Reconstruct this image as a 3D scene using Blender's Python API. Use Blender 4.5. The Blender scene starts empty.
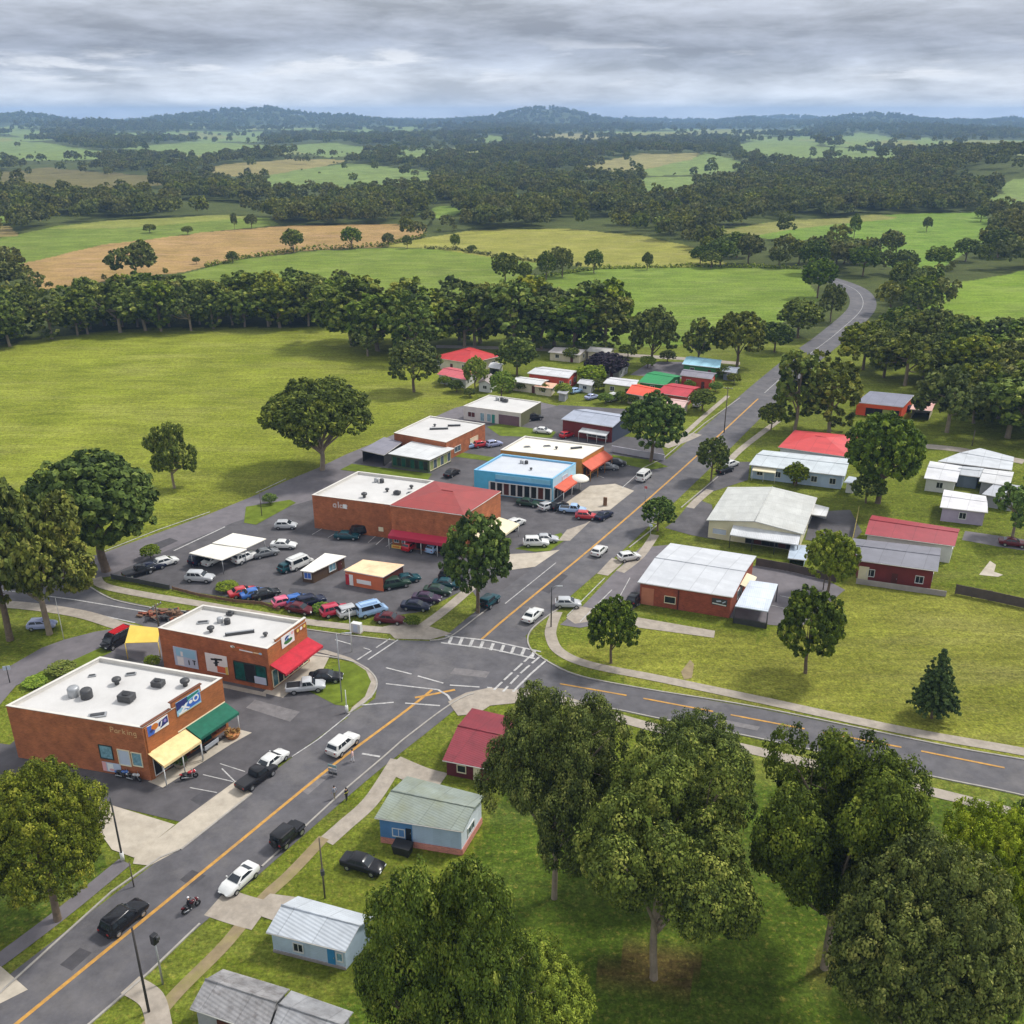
EXPO, SUN_E, HAZE = 0.3, 2.9, 0.000105
import bpy, bmesh, math, random
import numpy as np
from mathutils import Vector, Matrix
random.seed(7)
RNG = np.random.default_rng(7)
SC = bpy.context.scene
COL = SC.collection
# ------------------------------------------------------------------ camera model (used to measure real places on the ground)
F, CAMH = 950.0, 70.0
TH = math.atan(397.0 / F)
CT, ST = math.cos(TH), math.sin(TH)
def ray(px, py):
    u = (px - 512) / F; v = (512 - py) / F
    return (u, CT + v * ST, -ST + v * CT)
def G(px, py, z=0.0):
    d = ray(px, py); t = (z - CAMH) / d[2]
    return Vector((d[0] * t, d[1] * t, z))
def depth(p):
    return p[1] * CT - (p[2] - CAMH) * ST
def zfor(base, top):
    g = G(*base); d = ray(*top); return CAMH + d[2] * (g.y / d[1])
def S(r, g, b):
    f = lambda c: (c / 255 / 12.92) if c / 255 <= .04045 else ((c / 255 + .055) / 1.055) ** 2.4
    return (f(r), f(g), f(b))
UA = math.radians(60.5)      # heading of the main street
WA = math.radians(-19.5)     # heading of the cross street
# ------------------------------------------------------------------ materials
def nn(nt, t, **k):
    n = nt.nodes.new(t)
    for a, b in k.items():
        setattr(n, a, b)
    return n
MC = {}
def pm(name, col, rough=.75, var=.18, scale=.6, metal=0., bump=.0, bscale=8., kind=None, ang=0., dirt=0., col2=None, objvar=0., spec=.5, fine=True):
    """procedural surface: two noises vary the base colour, optional corrugation / brick / boards"""
    if name in MC: return MC[name]
    m = bpy.data.materials.new(name); m.use_nodes = True; MC[name] = m
    nt = m.node_tree; L = nt.links
    bs = nt.nodes['Principled BSDF']
    bs.inputs['Roughness'].default_value = rough
    bs.inputs['Metallic'].default_value = metal
    bs.inputs['Specular IOR Level'].default_value = spec
    geo = nn(nt, 'ShaderNodeNewGeometry')
    pos = geo.outputs['Position']
    n1 = nn(nt, 'ShaderNodeTexNoise'); n1.inputs['Scale'].default_value = scale; n1.inputs['Detail'].default_value = 6; n1.inputs['Roughness'].default_value = .65
    L.new(pos, n1.inputs['Vector'])
    mr = nn(nt, 'ShaderNodeMapRange'); mr.inputs[1].default_value = .28; mr.inputs[2].default_value = .72
    mr.inputs[3].default_value = 1 - var; mr.inputs[4].default_value = 1 + var * .6
    L.new(n1.outputs['Fac'], mr.inputs[0])
    mul = nn(nt, 'ShaderNodeMix', data_type='RGBA', blend_type='MULTIPLY'); mul.inputs[0].default_value = 1
    mul.inputs[6].default_value = (*col, 1)
    L.new(mr.outputs[0], mul.inputs[7])
    out = mul.outputs[2]
    hgt = None
    if kind in ('brick', 'corr', 'board', 'tile'):
        if kind == 'brick':
            cr = nn(nt, 'ShaderNodeVectorMath', operation='CROSS_PRODUCT'); cr.inputs[1].default_value = (0, 0, 1)
            L.new(geo.outputs['True Normal'], cr.inputs[0])
            dt = nn(nt, 'ShaderNodeVectorMath', operation='DOT_PRODUCT'); L.new(cr.outputs[0], dt.inputs[0]); L.new(pos, dt.inputs[1])
            sp = nn(nt, 'ShaderNodeSeparateXYZ'); L.new(pos, sp.inputs[0])
            cb = nn(nt, 'ShaderNodeCombineXYZ'); L.new(dt.outputs['Value'], cb.inputs[0]); L.new(sp.outputs[2], cb.inputs[1])
            bt = nn(nt, 'ShaderNodeTexBrick'); L.new(cb.outputs[0], bt.inputs['Vector'])
            bt.inputs['Scale'].default_value = 1.0
            bt.inputs['Brick Width'].default_value = .42; bt.inputs['Row Height'].default_value = .16; bt.inputs['Mortar Size'].default_value = .02
            bt.inputs['Color1'].default_value = (1.15, 1.1, 1.1, 1); bt.inputs['Color2'].default_value = (.72, .74, .78, 1); bt.inputs['Mortar'].default_value = (1.1, 1.3, 1.5, 1)
            m2 = nn(nt, 'ShaderNodeMix', data_type='RGBA', blend_type='MULTIPLY'); m2.inputs[0].default_value = .85
            L.new(out, m2.inputs[6]); L.new(bt.outputs['Color'], m2.inputs[7]); out = m2.outputs[2]
        else:
            mp = nn(nt, 'ShaderNodeMapping'); mp.inputs['Rotation'].default_value = (0, 0, -ang); L.new(pos, mp.inputs[0])
            if kind == 'board':
                mp.inputs['Rotation'].default_value = (0, math.pi / 2, 0)
            wv = nn(nt, 'ShaderNodeTexWave', wave_type='BANDS', bands_direction='X', wave_profile='SIN')
            wv.inputs['Scale'].default_value = {'corr': 2.2, 'board': 3., 'tile': 1.6}[kind] / 2; wv.inputs['Distortion'].default_value = 0
            L.new(mp.outputs[0], wv.inputs['Vector']); hgt = wv.outputs['Fac']
            # sheets: each sheet of the roof weathers a little differently
            sp = nn(nt, 'ShaderNodeSeparateXYZ'); L.new(mp.outputs[0], sp.inputs[0])
            fl = nn(nt, 'ShaderNodeMath', operation='SNAP'); fl.inputs[1].default_value = .9; L.new(sp.outputs[0 if kind != 'board' else 2], fl.inputs[0])
            wn = nn(nt, 'ShaderNodeTexWhiteNoise', noise_dimensions='1D'); L.new(fl.outputs[0], wn.inputs['W'])
            mr2 = nn(nt, 'ShaderNodeMapRange'); mr2.inputs[3].default_value = .93; mr2.inputs[4].default_value = 1.05; L.new(wn.outputs['Value'], mr2.inputs[0])
            if kind != 'board':
                f2 = nn(nt, 'ShaderNodeMath', operation='SNAP'); f2.inputs[1].default_value = 3.3; L.new(sp.outputs[1], f2.inputs[0])
                ad = nn(nt, 'ShaderNodeMath', operation='MULTIPLY_ADD'); ad.inputs[1].default_value = 7.7; L.new(f2.outputs[0], ad.inputs[0]); L.new(fl.outputs[0], ad.inputs[2]); L.new(ad.outputs[0], wn.inputs['W'])
                jt = nn(nt, 'ShaderNodeMath', operation='SUBTRACT'); L.new(sp.outputs[1], jt.inputs[0]); L.new(f2.outputs[0], jt.inputs[1])
                jl = nn(nt, 'ShaderNodeMapRange'); jl.inputs[1].default_value = .0; jl.inputs[2].default_value = .14; jl.inputs[3].default_value = .62; jl.inputs[4].default_value = 1.; L.new(jt.outputs[0], jl.inputs[0])
                m4 = nn(nt, 'ShaderNodeMix', data_type='RGBA', blend_type='MULTIPLY'); m4.inputs[0].default_value = 1; L.new(out, m4.inputs[6]); L.new(jl.outputs[0], m4.inputs[7]); out = m4.outputs[2]
            m2 = nn(nt, 'ShaderNodeMix', data_type='RGBA', blend_type='MULTIPLY'); m2.inputs[0].default_value = 1
            L.new(out, m2.inputs[6]); L.new(mr2.outputs[0], m2.inputs[7]); out = m2.outputs[2]
    if col2 or dirt:
        n2 = nn(nt, 'ShaderNodeTexNoise'); n2.inputs['Scale'].default_value = scale * .45; n2.inputs['Detail'].default_value = 8; n2.inputs['Roughness'].default_value = .7
        mpp = nn(nt, 'ShaderNodeMapping'); mpp.inputs['Location'].default_value = (31, 7, 3); L.new(pos, mpp.inputs[0]); L.new(mpp.outputs[0], n2.inputs['Vector'])
        mr3 = nn(nt, 'ShaderNodeMapRange'); mr3.inputs[1].default_value = .48; mr3.inputs[2].default_value = .7; mr3.inputs[4].default_value = dirt or .7
        L.new(n2.outputs['Fac'], mr3.inputs[0])
        m3 = nn(nt, 'ShaderNodeMix', data_type='RGBA'); L.new(mr3.outputs[0], m3.inputs[0]); L.new(out, m3.inputs[6])
        c2 = col2 or tuple(c * .45 for c in col); m3.inputs[7].default_value = (*c2, 1); out = m3.outputs[2]
    if objvar:
        oi = nn(nt, 'ShaderNodeObjectInfo'); hs = nn(nt, 'ShaderNodeHueSaturation')
        mr4 = nn(nt, 'ShaderNodeMapRange'); mr4.inputs[3].default_value = 1 - objvar; mr4.inputs[4].default_value = 1 + objvar
        L.new(oi.outputs['Random'], mr4.inputs[0]); L.new(mr4.outputs[0], hs.inputs['Value']); L.new(out, hs.inputs['Color']); out = hs.outputs[0]
    L.new(out, bs.inputs['Base Color'])
    if bump or hgt:
        b = nn(nt, 'ShaderNodeBump'); b.inputs['Strength'].default_value = bump or .4; b.inputs['Distance'].default_value = .04
        if hgt is None:
            n3 = nn(nt, 'ShaderNodeTexNoise'); n3.inputs['Scale'].default_value = bscale; n3.inputs['Detail'].default_value = 5; L.new(pos, n3.inputs['Vector']); hgt = n3.outputs['Fac']
        L.new(hgt, b.inputs['Height']); L.new(b.outputs[0], bs.inputs['Normal'])
    return m
def paint(name, col, rough=.28, metal=0.):
    if name in MC: return MC[name]
    m = pm(name, col, rough=rough, var=.06, scale=2.5, metal=metal)
    m.node_tree.nodes['Principled BSDF'].inputs['Coat Weight'].default_value = .5 if max(col) > .1 else .12; m.node_tree.nodes['Principled BSDF'].inputs['Specular IOR Level'].default_value = .5 if max(col) > .1 else .25
    return m
GLASS = pm('dark_glass', (.02, .026, .032), rough=.08, var=.3, scale=.8)
GLASS2 = pm('window_glass', (.09, .13, .16), rough=.1, var=.6, scale=1.5)
GLASSB = pm('blue_glass', S(120, 160, 175), rough=.15, var=.5, scale=2.5)
WHITE = pm('white_paint', (.62, .62, .60), rough=.6, var=.1, scale=1.2)
CREAMP = pm('cream_paint', S(222, 212, 180), rough=.7, var=.12)
BLACK = pm('black_plastic', (.016, .016, .018), rough=.5, var=.3)
RUBBER = pm('tyre_rubber', (.014, .014, .014), rough=.85, var=.3)
RIM = pm('wheel_alloy', (.45, .46, .47), rough=.35, metal=.7, var=.1)
STEEL = pm('galvanised_steel', (.38, .39, .4), rough=.5, metal=.5, var=.2)
DARKSTEEL = pm('dark_steel', (.05, .05, .052), rough=.5, var=.3)
WOODPOLE = pm('weathered_pole_timber', S(98, 88, 78), rough=.9, var=.4, scale=3)
LAMPG = pm('headlamp_glass', (.7, .72, .72), rough=.15, var=.05)
TAIL = pm('tail_lamp_red', (.3, .012, .01), rough=.2, var=.1)
SKIN = pm('skin', S(196, 148, 120), rough=.6, var=.08)
# ------------------------------------------------------------------ mesh builder
class MB:
    def __init__(s): s.v = []; s.f = []; s.m = []; s.sm = []
    def add(s, vs, fs, mat, smooth=False):
        o = len(s.v); s.v += [tuple(v) for v in vs]
        for f in fs:
            s.f.append(tuple(i + o for i in f)); s.m.append(mat); s.sm.append(smooth)
        return s
    def slab(s, pts, th, mat, smat=None):
        """a plate: top polygon given (counter-clockwise from above), th thick downwards"""
        n = len(pts); lo = [(p[0], p[1], p[2] - th) for p in pts]
        s.add(list(pts) + lo, [tuple(range(n))], mat)
        o = len(s.v) - 2 * n
        for f in [tuple(range(2 * n - 1, n - 1, -1))] + [(i, n + i, n + (i + 1) % n, (i + 1) % n) for i in range(n)]:
            s.f.append(tuple(o + k for k in f)); s.m.append(smat or mat); s.sm.append(False)
        return s
    def prism(s, pts, z0, z1, mat, smat=None):
        return s.slab([(p[0], p[1], z1) for p in pts], z1 - z0, mat, smat)
    def box(s, c, d, ang, mat, tilt=None):
        """box: centre c, full sizes d, heading ang"""
        ca, sa = math.cos(ang), math.sin(ang); vs = []
        for z in (-.5, .5):
            for x, y in ((-.5, -.5), (.5, -.5), (.5, .5), (-.5, .5)):
                X, Y, Z = x * d[0], y * d[1], z * d[2]
                if tilt: X, Z = X * math.cos(tilt) - Z * math.sin(tilt), X * math.sin(tilt) + Z * math.cos(tilt)
                vs.append((c[0] + X * ca - Y * sa, c[1] + X * sa + Y * ca, c[2] + Z))
        return s.add(vs, [(3, 2, 1, 0), (4, 5, 6, 7), (0, 1, 5, 4), (1, 2, 6, 5), (2, 3, 7, 6), (3, 0, 4, 7)], mat)
    def tube(s, pts, rad, mat, n=8, cap=True):
        pts = [Vector(p) for p in pts]
        if not hasattr(rad, '__len__'): rad = [rad] * len(pts)
        vs, fs = [], []
        for i, p in enumerate(pts):
            t = (pts[min(i + 1, len(pts) - 1)] - pts[max(i - 1, 0)]).normalized()
            a = t.cross(Vector((0, 0, 1)) if abs(t.z) < .9 else Vector((1, 0, 0))).normalized(); b = t.cross(a)
            for k in range(n):
                q = 2 * math.pi * k / n
                vs.append(p + (a * math.cos(q) + b * math.sin(q)) * rad[i])
        for i in range(len(pts) - 1):
            for k in range(n):
                fs.append((i * n + k, i * n + (k + 1) % n, (i + 1) * n + (k + 1) % n, (i + 1) * n + k))
        s.add(vs, fs, mat, True)
        if cap:
            o = len(s.v) - len(vs)
            s.f += [tuple(o + k for k in range(n - 1, -1, -1)), tuple(o + (len(pts) - 1) * n + k for k in range(n))]; s.m += [mat, mat]; s.sm += [False, False]
        return s
    def lathe(s, c, prof, mat, n=14):
        vs, fs = [], []
        for r, z in prof:
            for k in range(n):
                q = 2 * math.pi * k / n; vs.append((c[0] + r * math.cos(q), c[1] + r * math.sin(q), c[2] + z))
        for i in range(len(prof) - 1):
            for k in range(n):
                fs.append((i * n + k, i * n + (k + 1) % n, (i + 1) * n + (k + 1) % n, (i + 1) * n + k))
        fs.append(tuple(range(n - 1, -1, -1))); fs.append(tuple((len(prof) - 1) * n + k for k in range(n)))
        return s.add(vs, fs, mat, True)
    def ball(s, c, r, mat, n=10):
        r = r if hasattr(r, '__len__') else (r, r, r); vs, fs = [], []
        for i in range(1, n // 2 + 1):
            a = math.pi * i / (n // 2 + 1)
            for k in range(n):
                q = 2 * math.pi * k / n; vs.append((c[0] + r[0] * math.sin(a) * math.cos(q), c[1] + r[1] * math.sin(a) * math.sin(q), c[2] + r[2] * math.cos(a)))
        m = n // 2; vs += [(c[0], c[1], c[2] + r[2]), (c[0], c[1], c[2] - r[2])]
        for i in range(m - 1):
            for k in range(n): fs.append((i * n + k, (i + 1) * n + k, (i + 1) * n + (k + 1) % n, i * n + (k + 1) % n))
        for k in range(n):
            fs.append((m * n, k, (k + 1) % n)); fs.append((m * n + 1, (m - 1) * n + (k + 1) % n, (m - 1) * n + k))
        return s.add(vs, fs, mat, True)
    def build(s, name, parent=None, org=None, bevel=0., sharp=None, label=None):
        me = bpy.data.meshes.new(name)
        o = org if org is not None else (0, 0, 0)
        me.from_pydata([(v[0] - o[0], v[1] - o[1], v[2] - o[2]) for v in s.v], [], s.f)
        mats = []
        for m in s.m:
            if m not in mats: mats.append(m)
        for m in mats: me.materials.append(m)
        ix = {m: i for i, m in enumerate(mats)}
        me.polygons.foreach_set('material_index', [ix[m] for m in s.m])
        me.polygons.foreach_set('use_smooth', [True if sharp else x for x in s.sm])
        if sharp: me.set_sharp_from_angle(angle=math.radians(sharp))
        me.update()
        ob = bpy.data.objects.new(name, me); COL.objects.link(ob)
        if parent: ob.parent = parent
        if bevel:
            b = ob.modifiers.new('edge', 'BEVEL'); b.width = bevel; b.segments = 1; b.limit_method = 'ANGLE'; b.angle_limit = .7
        if label: ob['label'] = label
        return ob
def tag(o, label, cat, group=None):
    o['label'] = label; o['category'] = cat
    if group: o['group'] = group
    return o
def struct(o): o['kind'] = 'structure'; return o
def thing(name, label, cat, loc=(0, 0, 0), rot=0., group=None):
    o = bpy.data.objects.new(name, None); COL.objects.link(o); o.empty_display_size = .5
    o.location = loc; o.rotation_euler = (0, 0, rot)
    return tag(o, label, cat, group)
def copy_tree(o, parent=None):
    c = o.copy(); COL.objects.link(c)
    if parent: c.parent = parent
    for ch in o.children: copy_tree(ch, c)
    return c
def smooth_line(pts, n=8):
    out = []
    for i in range(len(pts) - 1):
        p0, p1, p2, p3 = pts[max(i - 1, 0)], pts[i], pts[i + 1], pts[min(i + 2, len(pts) - 1)]
        for k in range(n):
            t = k / n
            out.append(.5 * ((2 * p1) + (p2 - p0) * t + (2 * p0 - 5 * p1 + 4 * p2 - p3) * t * t + (3 * p1 - p0 - 3 * p2 + p3) * t ** 3))
    out.append(pts[-1]); return out
def offs(pts, d):
    out = []
    for i, p in enumerate(pts):
        t = pts[min(i + 1, len(pts) - 1)] - pts[max(i - 1, 0)]; t.z = 0; t.normalize()
        out.append(p + Vector((-t.y, t.x, 0)) * d)
    return out
# ------------------------------------------------------------------ camera, sky, sun
cd = bpy.data.cameras.new('Camera'); cam = bpy.data.objects.new('Camera', cd); COL.objects.link(cam)
cam.location = (0, 0, CAMH); cam.rotation_euler = (math.pi / 2 - TH, 0, 0)
cd.sensor_width = 36; cd.lens = 36 * F / 1024; cd.clip_end = 60000; cd.clip_start = .5
SC.camera = cam
SC.view_settings.view_transform = 'Standard'; SC.view_settings.look = 'None'; SC.view_settings.exposure = EXPO; SC.view_settings.gamma = 1
SUN_EL, SUN_AZ = math.radians(52), math.radians(62)     # azimuth measured from +Y towards +X
w = bpy.data.worlds.new('World'); SC.world = w; w.use_nodes = True
nt = w.node_tree; L = nt.links; bg = nt.nodes['Background']; bg.inputs[1].default_value = 1
sky = nn(nt, 'ShaderNodeTexSky', sky_type='NISHITA', sun_disc=False, sun_elevation=SUN_EL, sun_rotation=SUN_AZ, air_density=1.2, dust_density=2.)
sk = nn(nt, 'ShaderNodeVectorMath', operation='SCALE'); sk.inputs[3].default_value = .1; L.new(sky.outputs[0], sk.inputs[0])
tc = nn(nt, 'ShaderNodeTexCoord'); gen = tc.outputs['Generated']
sep = nn(nt, 'ShaderNodeSeparateXYZ'); L.new(gen, sep.inputs[0]); Z = sep.outputs[2]
def noise(scale3, loc, detail=7, rough=.6, dist=0.):
    mp = nn(nt, 'ShaderNodeMapping'); mp.inputs['Scale'].default_value = scale3; mp.inputs['Location'].default_value = loc; L.new(gen, mp.inputs[0])
    n = nn(nt, 'ShaderNodeTexNoise'); n.inputs['Scale'].default_value = 1; n.inputs['Detail'].default_value = detail; n.inputs['Roughness'].default_value = rough; n.inputs['Distortion'].default_value = dist
    L.new(mp.outputs[0], n.inputs['Vector']); return n.outputs['Fac']
def math_(op, a, b):
    n = nn(nt, 'ShaderNodeMath', operation=op)
    for i, x in enumerate((a, b)):
        if isinstance(x, (int, float)): n.inputs[i].default_value = x
        else: L.new(x, n.inputs[i])
    return n.outputs[0]
big = noise((7, 7, 40), (3.1, .7, 2.0), 8, .58, .25)
fine = noise((17, 17, 85), (1.3, 5.2, 8.1), 9, .64, .2)
wob = math_('MULTIPLY', math_('SUBTRACT', noise((2.5, 2.5, 8), (9, 2, 4), 3), .5), .05)
# vertical structure of the cloud deck: pale band just above the hills, brighter broken band, dark grey stratus, grey above
elev = math_('ADD', Z, wob)
ramp = nn(nt, 'ShaderNodeValToRGB'); L.new(math_('MULTIPLY', elev, 5.0), ramp.inputs[0])
cr = ramp.color_ramp; cr.interpolation = 'B_SPLINE'
for i, (p, c) in enumerate([(0, (.80, .80, .80)), (.085, (.58, .60, .64)), (.17, (.56, .595, .65)), (.235, (.40, .44, .52)), (.30, (.28, .31, .38)), (.40, (.34, .365, .43)), (.50, (.41, .435, .49)), (.72, (.50, .525, .575)), (1, (.76, .78, .82))]):
    e = cr.elements[i] if i < 2 else cr.elements.new(p)
    e.position = p; e.color = (*c, 1)
mixf = math_('ADD', math_('MULTIPLY', big, .65), math_('MULTIPLY', fine, .35))
mr = nn(nt, 'ShaderNodeMapRange'); mr.inputs[1].default_value = .38; mr.inputs[2].default_value = .62; mr.inputs[3].default_value = .78; mr.inputs[4].default_value = 1.42
L.new(mixf, mr.inputs[0])
cl = nn(nt, 'ShaderNodeVectorMath', operation='SCALE'); L.new(ramp.outputs[0], cl.inputs[0]); L.new(mr.outputs[0], cl.inputs[3])
# bright torn cloud edges low in the sky
tear = nn(nt, 'ShaderNodeMapRange', interpolation_type='SMOOTHSTEP'); tear.inputs[1].default_value = .50; tear.inputs[2].default_value = .63
L.new(noise((8, 8, 52), (4.4, 1.0, .3), 9, .6, .25), tear.inputs[0])
band = nn(nt, 'ShaderNodeMapRange', interpolation_type='SMOOTHSTEP'); band.inputs[1].default_value = .022; band.inputs[2].default_value = .034; L.new(elev, band.inputs[0])
band2 = nn(nt, 'ShaderNodeMapRange', interpolation_type='SMOOTHSTEP'); band2.inputs[1].default_value = .07; band2.inputs[2].default_value = .045; L.new(elev, band2.inputs[0])
tf = math_('MULTIPLY', math_('MULTIPLY', tear.outputs[0], band.outputs[0]), math_('MULTIPLY', band2.outputs[0], .85))
mt = nn(nt, 'ShaderNodeMix', data_type='RGBA'); L.new(tf, mt.inputs[0]); L.new(cl.outputs[0], mt.inputs[6]); mt.inputs[7].default_value = (.80, .82, .86, 1)
mx = nn(nt, 'ShaderNodeMix', data_type='RGBA'); mx.inputs[0].default_value = .93; L.new(sk.outputs[0], mx.inputs[6]); L.new(mt.outputs[2], mx.inputs[7])
L.new(mx.outputs[2], bg.inputs[0])
sd = bpy.data.lights.new('Sun', 'SUN'); sd.energy = SUN_E; sd.angle = math.radians(9); sd.color = (1, .965, .91)
so = bpy.data.objects.new('Sun', sd); COL.objects.link(so)
dirv = Vector((math.sin(SUN_AZ) * math.cos(SUN_EL), math.cos(SUN_AZ) * math.cos(SUN_EL), math.sin(SUN_EL)))
so.rotation_euler = dirv.to_track_quat('Z', 'Y').to_euler(); so.location = (60, 30, 120)
# ------------------------------------------------------------------ terrain
def vnoise(x, y, seed=0):
    xi = np.floor(x).astype(np.int64); yi = np.floor(y).astype(np.int64); fx = x - xi; fy = y - yi
    fx = fx * fx * (3 - 2 * fx); fy = fy * fy * (3 - 2 * fy)
    def h(a, b):
        n = (a * 374761393 + b * 668265263 + seed * 1442695041) & 0x7fffffff
        n = ((n ^ (n >> 13)) * 1274126177) & 0x7fffffff
        return ((n ^ (n >> 16)) & 0xffff) / 65535.0
    return (h(xi, yi) * (1 - fx) + h(xi + 1, yi) * fx) * (1 - fy) + (h(xi, yi + 1) * (1 - fx) + h(xi + 1, yi + 1) * fx) * fy
def fbm(x, y, seed=0, o=4):
    s = 0; a = .5
    for k in range(o): s = s + a * vnoise(x * 2 ** k, y * 2 ** k, seed + k); a *= .5
    return s / (1 - .5 ** o)
def sst(a, b, x): t = np.clip((x - a) / (b - a), 0, 1); return t * t * (3 - 2 * t)
HILLS = [(245, 108, 6500, 100, .13), (190, 114, 6100, 60, .12), (335, 116, 6300, 70, .12), (405, 122, 7600, 80, .12), (20, 114, 6500, 55, .12), (-60, 110, 6800, 80, .12),
         (545, 107, 6600, 66, .12), (268, 106, 6700, 34, .1), (215, 111, 6500, 36, .1), (575, 113, 6900, 30, .1), (745, 117, 7200, 34, .1), (490, 118, 7000, 60, .12), (640, 121, 8200, 60, .12), (700, 121, 9200, 80, .12), (790, 116, 9300, 60, .12), (880, 115, 6900, 70, .12), (830, 121, 6100, 70, .1),
         (960, 121, 6600, 90, .12), (1010, 119, 7600, 40, .12), (1090, 117, 7000, 60, .12), (120, 124, 4800, 100, .1), (360, 126, 5000, 90, .1), (640, 128, 4700, 110, .1), (900, 128, 4400, 90, .1), (700, 135, 3600, 60, .1), (560, 137, 3300, 60, .1),
         (950, 161, 1450, 120, .2), (1060, 158, 1300, 110, .22), (20, 184, 1050, 90, .16), (330, 160, 1750, 70, .1), (640, 158, 1900, 70, .1)]
def hgt(x, y):
    x = np.asarray(x, float); y = np.asarray(y, float)
    d = np.hypot(x, y) + 1e-6; az = np.arctan2(x, y)
    r = sst(520, 1500, d)
    h = r * (22 * (fbm(x / 420, y / 420, 3, 3) - .5)) + sst(2200, 4500, d) * 36 * (fbm(x / 900, y / 900, 9, 4) - .5)
    h = h - 30 * sst(9500, 14000, d)
    top = np.zeros_like(h)
    for px, ty, D, hw, sg in HILLS:
        ty = ty + (2.0 if D > 5500 else 3 if D > 3000 else 0); hw = hw * (.8 if D > 5500 else 1)
        a0 = math.atan((px - 512) / F * 1.0 / (CT + (512 - ty) / F * ST)); e = math.atan(((512 - ty) / F * CT - ST) / math.hypot((px - 512) / F, CT + (512 - ty) / F * ST))
        H = max(8., D * math.tan(e) + CAMH); sa = hw / F
        g_ = H * .92 * np.exp(-((az - a0) / sa) ** 2 - (np.log(d / D) / sg) ** 2)
        if D > 5500: top = np.maximum(top, g_)
        else: h = h + g_
    h = h + top
    m = sst(4200, 6000, d)
    return h + m * 26 * (fbm(x / 330, y / 330, 21, 4) - .5)
def project(x, y, z):
    dz = z - CAMH; yc = y * CT - dz * ST; up = y * ST + dz * CT
    return 512 + F * x / yc, 512 - F * up / yc
def inpoly(px, py, poly):
    c = np.zeros(px.shape, bool); n = len(poly)
    for i in range(n):
        x1, y1 = poly[i]; x2, y2 = poly[(i + 1) % n]
        if y1 == y2: continue
        k = (y1 > py) != (y2 > py)
        c ^= k & (px < (x2 - x1) * (py - y1) / (y2 - y1) + x1)
    return c
GRASSC = S(106, 116, 38); PADC = S(127, 134, 46); DARKG = S(80, 98, 30); GREENF = S(128, 147, 58); YELF = S(160, 158, 74); TAN = S(182, 148, 96); PALEG = S(132, 152, 82)  # the dark green is lush grass with tree-canopy shade mixed into the colour
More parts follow.
